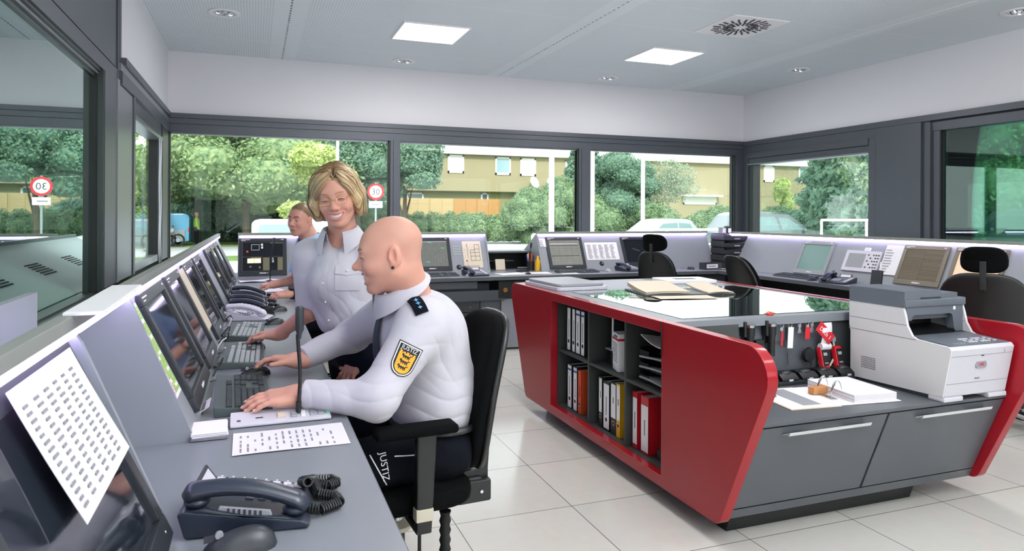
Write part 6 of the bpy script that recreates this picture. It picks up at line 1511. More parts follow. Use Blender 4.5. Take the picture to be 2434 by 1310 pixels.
        if brow:
            for sg in (-1, 1):
                pts = np.array([s.w(0, sg*(.012+.036*t), .0265+.0075*sin(pi*min(1, t*1.15)*.75)) for t in np.linspace(0, 1, 9)])
                q = s.inv(B.hit(pts, s.R[:, 0], .16, .0004)); m = MB(T)
                m.tube([tuple(p) for p in q], [.0012+.0014*sin(pi*(.15+.8*i/8)) for i in range(9)], brow, 6); part('eyebrow', m, par, smooth=60)
        for sg in (-1, 1):
            if eyes:
                m = MB(T); m.ell((.0805, sg*.031, .004), (.0125, .0125, .0125), 'eye_white', 14, 10); e = part('eyeball', m, par, smooth=60)
                m = MB(T); m.ell((.0905, sg*.031+.002, .004), (.0035, .0055, .0055), 'iris', 12, 8); part('iris', m, e, smooth=60)
                m = MB(T); m.tube([(.091-.4*(i/8-.5)**2*.05, sg*.031+(i/8-.5)*.026, .0095-.02*(i/8-.5)**2) for i in range(9)], .0013, 'lash', 6); part('eyelashes', m, par, smooth=60)
            elif lash:
                pts = np.array([s.w(0, sg*.0315+(i/8-.5)*.029, .0015+.016*(.25-(i/8-.5)**2)) for i in range(9)]); q = s.inv(B.hit(pts, s.R[:, 0], .16, .0))
                m = MB(T); m.tube([tuple(p) for p in q], [.0006+.0011*sin(pi*i/8) for i in range(9)], 'lash', 6); part('eyelashes', m, par, 'dark lashes of the closed laughing eye', smooth=60)
def hand(B, w, f, n, left, curl=(.25, .3, .2), spread=.10, thumb=.6, sc_=.95, k=.006, per=None, tcurl=.2):
    """add a five fingered hand: w wrist, f to the fingers, n back of the hand"""
    w = np.array(w, float); f = np.array(f, float); f /= np.linalg.norm(f); n = np.array(n, float); n -= f*(n@f); n /= np.linalg.norm(n)
    t = np.cross(n, f)*(-1 if left else 1)
    S = sc_
    at = lambda a, b, c: w+(f*a+t*b+n*c)*S
    B.cap(at(-.03, 0, 0), at(.015, .0, 0), .026*S, .026*S, .02)
    R = np.stack([f, t, n], 1)
    B.u(s_box(at(.05, .0, .0), np.array([.042, .038, .0145])*S, .0135*S, R), .02)
    B.cap(at(.012, .018, -.006), at(.045, .030, -.008), .016*S, .014*S, .015); B.cap(at(.02, -.022, -.006), at(.06, -.028, -.004), .015*S, .012*S, .015)
    tips = []
    for i, (b, a, L, r) in enumerate(((.0285, .088, .074, .0088), (.0095, .092, .082, .0092), (-.0100, .089, .076, .0088), (-.0285, .080, .060, .0078))):
        c = per[i] if per else curl
        sp = (1.5-i)*spread; d0 = f*cos(sp)+t*sin(sp); p = at(a-.008, b, .002); ang = 0
        B.cap(at(.045, b*.8, .004), p, .0095*S, (r+.0012)*S, .008)
        for j, (fr, cu) in enumerate(zip((.45, .30, .25), c)):
            ang += cu; d = d0*cos(ang)-n*sin(ang); q = p+d*L*fr*S
            B.cap(p, q, r*(1-.06*j)*S, r*(.95-.09*j)*S, k); p = q
        tips.append((p, d, n*cos(ang)+d0*sin(ang), r*S))
    p = at(.026, .032, -.006); d = f*cos(thumb)*.9+t*sin(thumb)-n*.22; d /= np.linalg.norm(d); q = p+d*.036*S; B.cap(p, q, .0125*S, .0108*S, .012)
    d2 = d*cos(tcurl)+f*sin(tcurl); q2 = q+d2*.030*S; B.cap(q, q2, .0105*S, .0085*S, .006)
    tips.append((q2, d2, n, .0095*S))
    return tips
def nails(tips, par):
    for p, d, n, r in tips:
        d = Vector(d).normalized(); n = Vector(n); n = (n-d*n.dot(d)).normalized(); t = d.cross(n)
        M = Matrix(((d.x, t.x, n.x, p[0]), (d.y, t.y, n.y, p[1]), (d.z, t.z, n.z, p[2]), (0, 0, 0, 1)))
        m = MB(M); m.ell((.0015, 0, r*.62), (.0062, .0048, r*.32), 'nail', 10, 6); part('fingernail', m, par, smooth=60)
mat('nail', H('e8b9a8'), .3)
def collar(par, c, up, front, r, h, m, gap=.5, flare=.018, pts=.035, name='collar'):
    """folded shirt collar round the neck at c; gap = half opening angle"""
    up = Vector(up).normalized(); fr = Vector(front); fr = (fr-up*fr.dot(up)).normalized(); lf = up.cross(fr)
    b = MB()
    def fn(u, v):
        a = gap+(2*pi-2*gap)*u; e = abs(u-.5)*2
        if v < .45: k = v/.45; rr = r+.004*k; z = h*k; 
        else: k = (v-.45)/.55; rr = r+.006+flare*k; z = h-(h*.9+pts*e**4)*k
        d = fr*cos(a)+lf*sin(a); q = Vector(c)+d*rr*(1.0+.12*max(0, cos(a)))+up*(z-.012*max(0, cos(a)))
        return tuple(q)
    b.grid(fn, 48, 12, m, .0018); return part(name, b, par, smooth=60)
def decal(B, par, name, c, n, up, poly_fn, nu, nv, m, off=.0015, label=None):
    """patch projected on a body: poly_fn(u,v)->(x,y) local; thickness 1 mm"""
    n = Vector(n).normalized(); up = Vector(up); up = (up-n*up.dot(n)).normalized(); rt = up.cross(n)
    W = nv+1; pts = []
    for i in range(nu+1):
        for j in range(nv+1):
            x, y = poly_fn(i/nu, j/nv); pts.append(tuple(Vector(c)+rt*x+up*y))
    Q = B.hit(np.array(pts), tuple(n), .08, off)
    b = MB(); b.grid(lambda u, v: tuple(Q[int(round(u*nu))*W+int(round(v*nv))]), nu, nv, m, .0012); return part(name, b, par, label, smooth=60)
def decal_text(B, par, txt, size, c, n, up, m, off=.003, name='lettering', label=None, xy=(0, 0), rot=0):
    n = Vector(n).normalized(); up = Vector(up); up = (up-n*up.dot(n)).normalized(); rt = up.cross(n)
    V, F = text_mesh(txt); b = MB(); pts = []
    for x, y, z in V:
        x, y = x*size, y*size; x, y = x*cos(rot)-y*sin(rot)+xy[0], x*sin(rot)+y*cos(rot)+xy[1]; pts.append(tuple(Vector(c)+rt*x+up*y))
    Q = B.hit(np.array(pts), tuple(n), .08, off); V2 = [tuple(Vector(q)+n*(.0006 if v[2] > 0 else 0)) for q, v in zip(Q, V)]
    b.add(V2, F, m); return part(name, b, par, label)
mat('brow_fair', H('b08a62'), .8)
# ================================================================ PEOPLE
def limb_tint(f, spots):
    """warm fingertips"""
    return f
# ---------------------------------------------------------------- bald man typing
man = thing('person', 'bald man in white shirt and dark tie typing at the near left worktop', 'person', (0, 0, 0))
hd = Head((.416, 2.265, 1.209), (-.965, .165, -.14), 0, .99)
nb = (.505, 2.35, 1.035)
B = Body()
hd.build(B, nb, smile=1, open_=1.55, neck_r=.062, jaw=1.08, mw=.034, drop=.006)
LS, LE, LW = (.515, 2.205, .985), (.345, 2.095, .785), (.125, 2.165, .80)
RS, RE, RW = (.475, 2.535, .985), (.365, 2.79, .86), (.150, 2.665, .800)
core = [(.60, 2.37, .56), (.595, 2.37, .72), (.545, 2.37, .90)]
B.cap(nb, core[2], .06, .10, .04); B.cap(core[2], core[1], .11, .11, .05); B.cap(core[1], core[0], .11, .11, .05)
for S_, E_, W_ in ((LS, LE, LW), (RS, RE, RW)):
    B.cap(core[2], S_, .07, .05, .05); B.cap(S_, E_, .048, .04, .02); B.cap(E_, W_, .040, .027, .02)
LH, LK, LA = (.60, 2.27, .545), (.23, 2.20, .55), (.24, 2.20, .10); RH, RK, RA = (.60, 2.47, .545), (.23, 2.56, .55), (.24, 2.58, .10)
for a, b_, c_ in ((LH, LK, LA), (RH, RK, RA)): B.cap(a, b_, .07, .055, .04); B.cap(b_, c_, .05, .035, .03)
t1 = hand(B, LW, (-1, -.03, -.06), (.05, -.25, 1), True, (.10, .28, .22), .07, .35, .97, per=[(.16, .22, .2), (.14, .3, .2), (.12, .34, .22), (.10, .30, .2)])
t2 = hand(B, RW, (-.97, .32, .10), (.1, .15, 1), False, (.3, .35, .3), .10, .75, .95)
sh = lambda q: .0*q[:, 0]
def stub(q):
    chin = np.exp(-(((q-[.072, 0, -.092])/[.03, .03, .022])**2).sum(1)); lip = np.exp(-(((q-[.095, 0, -.048])/[.014, .024, .006])**2).sum(1))
    scalp = smooth01(q[:, 2], .03, .07)*smooth01(-q[:, 0], -.05, .02)+smooth01(-q[:, 0], .02, .05)*smooth01(q[:, 2], -.045, -.02)
    return np.clip(.55*chin+.6*lip+.26*np.clip(scalp, 0, 1), 0, .7)
me = B.mesh((-.12, 2.0, .03), (.80, 2.95, 1.36), .003, 'body', ['skin'], hd.color(stubble=stub, brow=H('b08a6c'), blush=.3))
body = part('body', me, man)
hd.face_parts(B, body, 1, .9, brow='brow')
nails(t1[:4], body)
m = MB(hd.mat4()); m.ell((-.004, .0835, -.038), (.0055, .003, .0055), 'seal_black', 12, 8); part('ear_stud', m, body, 'small black ear stud', smooth=60)
# shirt
S = Body()
S.cap(core[2], core[1], .145, .145, .06); S.u(s_ell((.585, 2.37, .70), (.135, .185, .20)), .06); S.u(s_ell((.55, 2.37, .90), (.135, .19, .16)), .06)
S.u(s_cap((.515, 2.22, .975), (.485, 2.52, .975), .082), .06); n2 = (nb[0]+.008, nb[1], nb[2]-.028); S.u(s_cap(n2, (.52, 2.24, .995), .055, .05), .05); S.u(s_cap(n2, (.50, 2.50, .995), .055, .05), .05); S.u(s_ell((.585, 2.37, .93), (.095, .17, .13)), .05)
for S_, E_, W_ in ((LS, LE, LW), (RS, RE, RW)):
    w_ = np.array(W_)+(np.array(E_)-np.array(W_))*.08; fw = np.array(W_)-np.array(E_)
    S.u(s_cap(S_, E_, .078, .062), .05); S.u(cut(s_cap(E_, W_, .060, .041), (w_, fw)), .035)
    S.u(cut(s_cap(np.array(W_)+(np.array(E_)-np.array(W_))*.30, W_, .043, .041), (w_, fw)), .004)
S.s(s_cap(hd.w(-.03, 0, -.06), nb, .058, .060), .006)
S.s(s_box((.6, 2.37, .40), (.4, .4, .115), .01), .01)
nz = noise_waves(5, 8, .10, .22)
FO = [folds(1, (.5, .2, 1), .055, LE, .10, .0042), folds(2, (1, 0, .5), .05, (np.array(LE)*.4+np.array(LW)*.6), .08, .0028), folds(3, (.3, 0, 1), .06, (.60, 2.22, .68), .13, .0045), folds(4, (.8, 0, .6), .06, (.56, 2.17, .87), .09, .004),
      folds(5, (.9, .2, -.5), .07, (.64, 2.35, .88), .13, .003), folds(6, (.5, .3, 1), .055, RE, .10, .0035), folds(7, (.4, .2, .9), .065, (.50, 2.14, .93), .09, .0028), folds(8, (1, 0, .3), .05, (.60, 2.3, .56), .12, .004)]
def disp(P): return .0026*nz(P)+sum(f(P) for f in FO)
S.disp = disp
shirt = part('shirt', S.mesh((.02, 1.95, .48), (.82, 2.95, 1.12), .0035, 'shirt', ['cloth_white']), man, 'white long sleeved uniform shirt')
collar(shirt, (.466, 2.322, 1.084), (-.42, -.26, .86), (-1, .05, -.3), .071, .050, 'cloth_white', .22, .030, .04)
# tie following the chest
def tie_fn(u, v):
    w_ = .016+.020*v if v > .06 else .015+.006*(1-v/.06)
    z = 1.035-.33*v; y = 2.345-.045*v+(u-.5)*2*w_
    return tuple(S.hit((.45, y, z), (-1, 0, .15), .18, .008+.014*v+.006*(1-abs(2*u-1))))
b = MB(); b.grid(tie_fn, 6, 26, 'tie', .003); part('tie', b, man, 'long dark blue grey tie', smooth=60)
b = MB(); b.ell(tuple(S.hit((.45, 2.355, 1.035), (-1, 0, .15), .18, .008)), (.012, .019, .018), 'tie'); part('tie_knot', b, man, smooth=60)
# epaulette with stars
ep = decal(S, shirt, 'epaulette', (.492, 2.185, 1.03), (-.15, -.72, .72), (-.22, .7, .7), lambda u, v: ((u-.5)*.044, (v-.5)*.080+(.012*(1-abs(2*u-1)) if v > .5 else 0)), 8, 10, 'cloth_navy', .006, 'dark epaulette with three blue stars')
for k in range(3):
    b = MB(); q = S.hit((.497-.004*k, 2.172+.0125*k, 1.018+.0125*k), (-.15, -.72, .72), .08, .0085)
    st = [(.0078*(1 if i % 2 == 0 else .42)*cos(pi/2+i*pi/4), .0078*(1 if i % 2 == 0 else .42)*sin(pi/2+i*pi/4)) for i in range(8)]
    b.prism(st, 0, .0015, 'star_blue', 'z', T=TM(tuple(q), rx=rad(45), ry=-.15)); part('star', b, ep)
# sleeve patch
PC, PN, PU = (.432, 2.10, .895), (-.10, -1, .12), (.46, -.05, .88)
def shield(w_, h_, dy=0):
    def f(u, v):
        k = 1-.10*(1-v) if v > .38 else (.938*math.sqrt(max(0, 1-((.38-v)/.38)**2))+.0)
        return ((u-.5)*w_*k, (v-.5)*h_+dy)
    return f
decal(S, shirt, 'sleeve_patch', PC, PN, PU, shield(.080, .100), 12, 22, 'patch_black', .0025, 'dark shield patch with orange crest reading JUSTIZ')
decal(S, shirt, 'patch_border', PC, PN, PU, shield(.074, .094), 12, 22, 'white', .0035)
decal(S, shirt, 'patch_field', PC, PN, PU, shield(.067, .087), 12, 22, 'patch_black', .0045)
decal(S, shirt, 'patch_crest', PC, PN, PU, shield(.054, .060, -.0105), 12, 18, 'patch_orange', .0055)
for x in (-.022, -.011, 0, .011, .022): decal(S, shirt, 'crest_point', PC, PN, PU, lambda u, v, x=x: (x+(u-.5)*.0075, .0195+v*(.0055 if abs(x) != .011 else .0035)), 2, 2, 'patch_orange', .0055)
decal_text(S, shirt, 'JUSTIZ', .0185, PC, PN, PU, 'white', .0052, xy=(0, .0345))
for k in range(3):
    y = .010-.0165*k
    for (x0, x1, y0, y1) in ((-.012, .010, -.001, .0042), (-.016, -.010, .0015, .0075), (-.0105, -.008, -.0055, 0), (-.004, -.0015, -.0055, 0), (.003, .0055, -.0055, 0), (.0085, .011, -.0055, .001), (.010, .0125, .003, .008), (.0125, .018, .0065, .0082)):
        decal(S, shirt, 'lion', PC, PN, PU, lambda u, v: (x0+(x1-x0)*u, y+y0+(y1-y0)*v), 2, 2, 'patch_black', .0066)
# trousers, belt, pocket lettering
T_ = Body()
T_.u(s_ell((.60, 2.37, .555), (.15, .19, .115)), .02)
for a, b_, c_ in ((LH, LK, LA), (RH, RK, RA)):
    T_.cap(a, b_, .095, .078, .05); T_.u(cut(s_cap(b_, c_, .074, .06), ((0, 0, .085), (0, 0, -1))), .04)
T_.s(s_box((.6, 2.37, .72), (.4, .4, .085), .01), .01)
nz3 = noise_waves(15, 9, .06, .13); T_.disp = lambda P: .0032*nz3(P)
tr = part('trousers', T_.mesh((.05, 1.98, .05), (.85, 2.75, .68), .005, 'trousers', ['cloth_navy']), man, 'dark navy uniform trousers')
b = MB(); b.tube([(.60+.152*cos(a), 2.37+.192*sin(a), .628) for a in [2*pi*i/40 for i in range(41)]], .012, 'black_plastic', 8); part('belt', b, man)
b = MB(); q = T_.hit((.47, 2.2, .575), (0, -1, .1), .15, .004); b.ell(tuple(q), (.002, .002, .002), 'chrome'); part('stud', b, tr)
pk = decal(T_, tr, 'pocket_flap', (.375, 2.2, .56), (-.1, -1, .25), (-.4, 0, 1), lambda u, v: ((u-.5)*.075, (v-.5)*.15), 8, 12, 'cloth_navy', .006)
decal_text(T_, tr, 'JUSTIZ', .030, (.375, 2.2, .56), (-.1, -1, .25), (-.4, 0, 1), 'white', .008, label='white lettering JUSTIZ on the pocket', xy=(.004, -.018), rot=-pi/2-.25)
decal(T_, tr, 'pocket_line', (.375, 2.2, .56), (-.1, -1, .25), (-.4, 0, 1), lambda u, v: (-.016-.010*(1-v)*0+(u-.5)*.0035-.1*(v-.5)*.12, (v-.5)*.11-.02), 2, 10, 'white', .0075)
decal(T_, tr, 'piping', (.46, 2.2, .575), (0, -1, .1), (.3, 0, 1), lambda u, v: ((u-.5)*.09, (v-.5)*.0035+.02*(u-.5)), 10, 2, 'white', .006, 'thin white piping')
for x, y in ((.20, 2.20), (.20, 2.58)):
    F_ = Body(); F_.u(s_ell((x-.03, y, .055), (.13, .045, .05)), .02); F_.u(s_ell((x+.03, y, .08), (.06, .042, .06)), .02); F_.s(s_box((x, y, -.1), (.4, .2, .106), .001), .003)
    part('shoe', F_.mesh((x-.2, y-.08, -.01), (x+.14, y+.08, .16), .006, 'shoe', ['shoe']), man)

# ---------------------------------------------------------------- standing woman
wom = thing('person', 'smiling blonde woman with glasses in a white shirt standing at the worktop', 'person', (0, 0, 0))
hw = Head((.320, 2.945, 1.412), (-.25, -.95, -.20), rad(9), 1.0)
nb = (.352, 3.0, 1.235)
B = Body(); hw.build(B, nb, smile=1, open_=.95, female=True, neck_r=.047, jaw=1.02, mw=.0345)
pel, wai, che = (.43, 2.955, .80), (.375, 2.97, .92), (.355, 2.99, 1.10)
RS, RE, RW = (.215, 3.075, 1.165), (.225, 3.06, .925), (.098, 3.20, .812)
LS, LE, LW = (.485, 2.905, 1.175), (.545, 2.955, .92), (.405, 2.86, .76)
B.cap(nb, che, .05, .09, .04); B.cap(che, wai, .09, .09, .05); B.cap(wai, pel, .09, .11, .05)
for S_, E_, W_ in ((RS, RE, RW), (LS, LE, LW)): B.cap(che, S_, .06, .04, .05); B.cap(S_, E_, .042, .036, .02); B.cap(E_, W_, .038, .024, .02)
for hx, hy, fx, fy in ((.39, 3.05, .40, 3.06), (.48, 2.88, .50, 2.86)): B.cap((hx, hy, .76), (hx+.01, hy, .45), .075, .05, .04); B.cap((hx+.01, hy, .45), (fx, fy, .09), .05, .035, .03)
t1 = hand(B, RW, (-.75, .56, -.08), (.1, .2, 1), False, (.28, .35, .3), .11, .75, .9)
t2 = hand(B, LW, (-.55, -.15, -.75), (-.55, -.65, .35), True, (.15, .25, .2), .12, .5, .88)
body = part('body', B.mesh((-.1, 2.7, .03), (.68, 3.4, 1.56), .0027, 'body', ['skin'], hw.color(brow=H('a97f58'), blush=.4)), wom)
hw.face_parts(B, body, 1, .75, brow='brow_fair'); nails(t1[:4], body); nails(t2[:4], body)
# hair: bob with a parting, strands as fine relief
Hh = Body()
Hh.u(hw.E((-.022, 0, .044), (.108, .087, .094)), .01)
for q in (-1, 1):
    Hh.u(hw.C((.032, q*.066, .062), (.028, q*.085, -.01), .029, .024), .03); Hh.u(hw.C((.028, q*.085, -.01), (.016, q*.086, -.066), .024, .015), .02)
    Hh.u(hw.C((-.01, q*.080, .0), (-.015, q*.088, -.075), .034, .018), .03); Hh.u(hw.C((-.055, q*.064, .0), (-.055, q*.070, -.080), .045, .024), .03)
Hh.u(hw.E((-.075, 0, -.02), (.053, .080, .09)), .03)
Hh.s(hw.E((.105, 0, -.028), (.088, .0715, .108)), .014)
Hh.s(hw.E((-.01, 0, -.125), (.075, .064, .07)), .02)
LOCKS = []
def lock(pts, r):
    P_ = [Vector(p_) for p_ in pts]; out = []
    for i in range(len(P_)-1):
        p0, p1, p2, p3 = P_[max(i-1, 0)], P_[i], P_[i+1], P_[min(i+2, len(P_)-1)]
        f_ = lambda t: .5*((2*p1)+(p2-p0)*t+(2*p0-5*p1+4*p2-p3)*t*t+(3*p1-p0-3*p2+p3)*t**3)
        for k in range(4): out.append(f_(k/4))
    out.append(P_[-1]); LOCKS.append((np.array([tuple(o) for o in out]), r))
    for i in range(0, len(out)-1): Hh.u(hw.C(tuple(out[i]), tuple(out[i+1]), r*.8), .01)
lock([(.036, .014, .122), (.066, -.010, .107), (.078, -.036, .084), (.070, -.061, .046), (.045, -.078, -.005), (.028, -.084, -.06)], .0125)
lock([(.010, .014, .132), (.050, -.022, .112), (.062, -.052, .082), (.050, -.078, .035), (.030, -.088, -.02), (.015, -.088, -.075)], .013)
lock([(.034, .016, .122), (.064, .036, .104), (.072, .053, .076), (.060, .068, .038), (.040, .081, -.01), (.026, .085, -.06)], .0125)
lock([(.010, .016, .132), (.050, .046, .106), (.056, .066, .074), (.045, .080, .03), (.028, .089, -.02), (.015, .088, -.075)], .013)
for q in (-1, 1):
    lock([(-.02, .014, .136), (.022, q*.052, .112), (.022, q*.080, .06), (.004, q*.092, .0), (-.006, q*.092, -.078)], .013)
    lock([(-.05, .014, .130), (-.010, q*.060, .106), (-.012, q*.086, .05), (-.026, q*.094, .0), (-.036, q*.088, -.080)], .014)
def phase(P):
    q = hw.inv(P); a = np.arctan2(np.abs(q[:, 1])+.004, q[:, 0]+.06); z = q[:, 2]; top = smooth01(z, .03, .10)
    return q, (q[:, 0]*(1+.0*z)+.22*np.abs(q[:, 1])*top-.18*np.minimum(z, 0)*.5+.004*np.sin(z*40+q[:, 1]*30))
def strand(P):
    q, p = phase(P)
    return .0004*np.sin(p*420)+.005*np.exp(-((q[:, 1]-.014)/.004)**2)*(q[:, 2] > .09)*(q[:, 0] > -.06)
Hh.disp = strand
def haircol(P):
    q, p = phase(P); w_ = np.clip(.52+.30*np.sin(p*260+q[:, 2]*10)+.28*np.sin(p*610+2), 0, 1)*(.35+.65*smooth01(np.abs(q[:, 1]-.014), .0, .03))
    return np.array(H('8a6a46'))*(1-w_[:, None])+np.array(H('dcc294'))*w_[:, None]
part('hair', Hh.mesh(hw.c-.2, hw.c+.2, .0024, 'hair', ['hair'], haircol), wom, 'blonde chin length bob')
rs = np.random.default_rng(77); NS, NP = 2600, 20
x0 = rs.uniform(-.105, .072, NS); sd_ = rs.choice([-1, 1], NS); tt = np.linspace(0, 1, NP)[None]; end = rs.uniform(-.088, -.058, NS)[:, None]
th = np.minimum(tt/.5, 1)*1.62; fall = np.maximum(tt-.5, 0)/.5; jit = rs.normal(size=(NS, 1))
sm_ = np.minimum(tt/.5, 1)**1.3; X = x0[:, None]*(1-sm_)+(-.10+(x0[:, None]+.105)/.177*.134)*sm_-.008*tt+.003*jit*tt+.004*np.sin(tt*7+jit*3)
dirs = np.stack([np.zeros_like(X*th), sd_[:, None]*np.sin(th)*np.ones_like(X), np.cos(th)*np.ones_like(X)], -1)
ctr = np.stack([X, np.zeros_like(X)+.014*(1-np.minimum(tt/.25, 1)), .045*np.ones_like(X)*(1-fall)+fall*end], -1)
dirs /= np.linalg.norm(dirs, axis=-1)[..., None]
Pw = (hw.c+(ctr.reshape(-1, 3)*hw.k)@hw.R.T); Dw = dirs.reshape(-1, 3)@hw.R.T
q = Pw+Dw*.26
for _ in range(36): e = Hh.ev(q)-.0012*(1+rs.uniform(-.8, .9, NS).repeat(NP)*0+np.repeat(np.abs(jit[:, 0]), NP)*.9); q = q-Dw*(e*.8)[:, None]
Q = q.reshape(NS, NP, 3); miss = np.linalg.norm(Q-hw.c, axis=-1) > .19
Vv, Ff, Cc = [], [], []; ca, cb = np.array(H('6b4d30')), np.array(H('dcc197'))
LQ = []
for P_, r in LOCKS:
    T0 = np.gradient(P_, axis=0); T0 /= np.linalg.norm(T0, axis=1)[:, None]; N0 = np.cross(T0, [0, 0, 1.]); N0 /= np.linalg.norm(N0, axis=1)[:, None]+1e-9; B0 = np.cross(T0, N0)
    for k in range(300):
        a_ = rs.uniform(0, 2*pi); rr = r*rs.uniform(.82, 1.12); tw = rs.normal()*.35; t1 = np.linspace(0, 1, len(P_)); aa = a_+tw*t1; sw = 1.25*np.sin(pi*np.clip(.12+t1*.85, 0, 1))
        LQ.append(hw.c+((P_+(N0*np.cos(aa)[:, None]+B0*np.sin(aa)[:, None])*(rr*sw)[:, None])*hw.k)@hw.R.T)
strands_ = [Q[i][~miss[i]] for i in range(NS)]+LQ
for L in strands_:
    if len(L) < 8: continue
    if np.abs(np.diff(L, axis=0)).max() > .035: continue
    k = len(Vv); n = len(L); t_ = np.gradient(L, axis=0); t_ /= np.linalg.norm(t_, axis=1)[:, None]+1e-9; o = L-hw.c; o -= t_*(o*t_).sum(1)[:, None]; o /= np.linalg.norm(o, axis=1)[:, None]+1e-9; s_ = np.cross(t_, o)
    r_ = .0011*(1-.75*(np.linspace(0, 1, n)**3))[:, None]
    for w_ in (-s_*1.6*r_, o*r_, s_*1.6*r_): Vv += (L+w_).tolist()
    for j in range(n-1): Ff += [(k+j, k+n+j, k+n+j+1, k+j+1), (k+n+j, k+2*n+j, k+2*n+j+1, k+n+j+1)]
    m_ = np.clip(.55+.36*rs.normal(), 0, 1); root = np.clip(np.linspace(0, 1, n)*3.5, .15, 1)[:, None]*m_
    Cc += (np.concatenate([ca*(1-root)+cb*root]*3)).tolist()
me = bpy.data.meshes.new('hair_strands'); me.from_pydata(Vv, [], Ff); me.materials.append(MAT['hair']); ca_ = me.color_attributes.new('tint', 'FLOAT_COLOR', 'POINT'); ca_.data.foreach_set('color', np.concatenate([np.array(Cc), np.ones((len(Cc), 1))], 1).ravel()); me.polygons.foreach_set('use_smooth', [True]*len(Ff)); me.update()
hs_ = part('hair_strands', me, [o for o in wom.children if o.name.startswith('hair')][0]); hs_['kind'] = 'stuff'
g = MB(hw.mat4())
for q in (-1, 1):
    fr = fillet([(-.021, -.013), (.021, -.015), (.023, .013), (-.022, .014)], [.008]*4, 5); fr = fr+[fr[0]]
    g.tube([(.106-.25*(abs(q*.033+x))**2*4, q*.033+x, .001+z) for x, z in fr], .0009, 'gold', 6)
    g.tube([(.094, q*.056, .010), (.05, q*.080, .010), (-.01, q*.084, .006)], .0012, 'gold', 6)
g.tube([(.106, -.012, .006), (.111, 0, .009), (.106, .012, .006)], .0011, 'gold', 6); gl = part('glasses', g, wom, 'thin framed glasses', smooth=60)
m = MB(hw.mat4()); m.ell((-.002, .080, -.045), (.004, .004, .004), 'white', 10, 8); m.ell((-.002, -.080, -.045), (.004, .004, .004), 'white', 10, 8); part('earrings', m, body, smooth=60)
# shirt
S = Body()
S.u(s_ell((.36, 2.985, 1.06), (.135, .135, .17), None), .05); S.u(s_ell((.375, 2.97, .93), (.132, .135, .13)), .06); S.u(s_ell((.32, 2.93, 1.06), (.11, .11, .10)), .05)
S.u(s_cap((.245, 3.06, 1.145), (.46, 2.925, 1.15), .072), .05); S.u(s_cap(nb, (.27, 3.04, 1.17), .055, .045), .04); S.u(s_cap(nb, (.44, 2.945, 1.175), .055, .045), .04)
for S_, E_, W_, kk in ((RS, RE, RW, .92), (LS, LE, LW, .62)):
    e_ = np.array(S_)+(np.array(E_)-np.array(S_))*kk; S.u(cut(s_cap(S_, E_, .066, .062), (e_, np.array(E_)-np.array(S_))), .05)
S.s(s_cap(hw.w(-.02, 0, -.05), nb, .050, .052), .006); S.s(s_cap((.285, 2.86, 1.20), (.325, 2.94, 1.26), .035, .05), .02)
S.s(s_cap((.262, 2.83, 1.10), (.29, 2.87, 1.20), .004, .03), .01)
S.s(s_box((.4, 2.97, .72), (.4, .4, .135), .01), .01)
nz = noise_waves(25, 8, .10, .22)
FO2 = [folds(11, (.7, -.4, 1), .06, (.30, 2.88, .93), .11, .0045), folds(12, (.6, -.5, .5), .065, (.42, 2.85, .97), .10, .0045), folds(13, (.5, .5, .8), .06, (.24, 2.98, 1.04), .10, .004), folds(14, (1, -.6, .2), .08, (.33, 2.86, 1.10), .11, .003)]
S.disp = lambda P: .0032*nz(P)+sum(f(P) for f in FO2)
# keep the opening, give thickness by hollowing the neck
shirt = part('shirt', S.mesh((.0, 2.7, .83), (.72, 3.3, 1.32), .0035, 'shirt', ['cloth_white']), wom, 'white short sleeved uniform shirt, collar open')
collar(shirt, (.343, 2.98, 1.243), (-.08, -.12, 1), (-.5, -.85, 0), .063, .048, 'cloth_white', .50, .030, .055)
FN = (-.62, -.78, .08)
decal(S, shirt, 'chest_pocket', (.375, 2.88, 1.08), (-.42, -.9, .05), (0, 0, 1), lambda u, v: ((u-.5)*.085, (v-.5)*.095), 8, 8, 'cloth_white', .003)
decal(S, shirt, 'pocket_flap', (.375, 2.88, 1.118), (-.42, -.9, .05), (0, 0, 1), lambda u, v: ((u-.5)*.09, (v-.5)*.034-.008*(1-abs(2*u-1))*(1-v)), 8, 4, 'cloth_white', .006)
decal(S, shirt, 'placket', (.30, 2.89, .98), FN, (0, 0, 1), lambda u, v: ((u-.5)*.030, (v-.5)*.21), 4, 24, 'cloth_white', .003)
for k in range(3): q = S.hit((.30, 2.89, 1.06-.075*k), FN, .12, .005); b = MB(); b.ell(tuple(q), (.0045, .0045, .0045), 'white', 10, 6); part('button', b, shirt)
q = S.hit((.375, 2.88, 1.112), (-.42, -.9, .05), .12, .009); b = MB(); b.ell(tuple(q), (.0045, .0045, .0045), 'white', 10, 6); part('button', b, shirt)
decal(S, shirt, 'epaulette', (.455, 2.925, 1.22), (.2, -.1, 1), (.8, -.5, -.2), lambda u, v: ((u-.5)*.05, (v-.5)*.08), 5, 8, 'cloth_navy', .006, 'dark epaulette')
T_ = Body(); T_.u(s_ell((.435, 2.955, .80), (.155, .155, .115)), .02); T_.cap((.40, 2.965, .87), (.43, 2.955, .80), .125, .13, .03)
for hx, hy, fx, fy in ((.39, 3.05, .40, 3.06), (.48, 2.88, .50, 2.86)): T_.cap((hx, hy, .76), (hx+.01, hy, .45), .095, .072, .05); T_.u(cut(s_cap((hx+.01, hy, .45), (fx, fy, .06), .07, .055), ((0, 0, .07), (0, 0, -1))), .03)
T_.s(s_box((.4, 2.97, 1.0), (.4, .4, .125), .01), .01)
nz4 = noise_waves(35, 8, .05, .12); T_.disp = lambda P: .0025*nz4(P)
tr = part('jeans', T_.mesh((.2, 2.7, .05), (.7, 3.25, .92), .005, 'jeans', ['jeans']), wom, 'dark blue jeans')
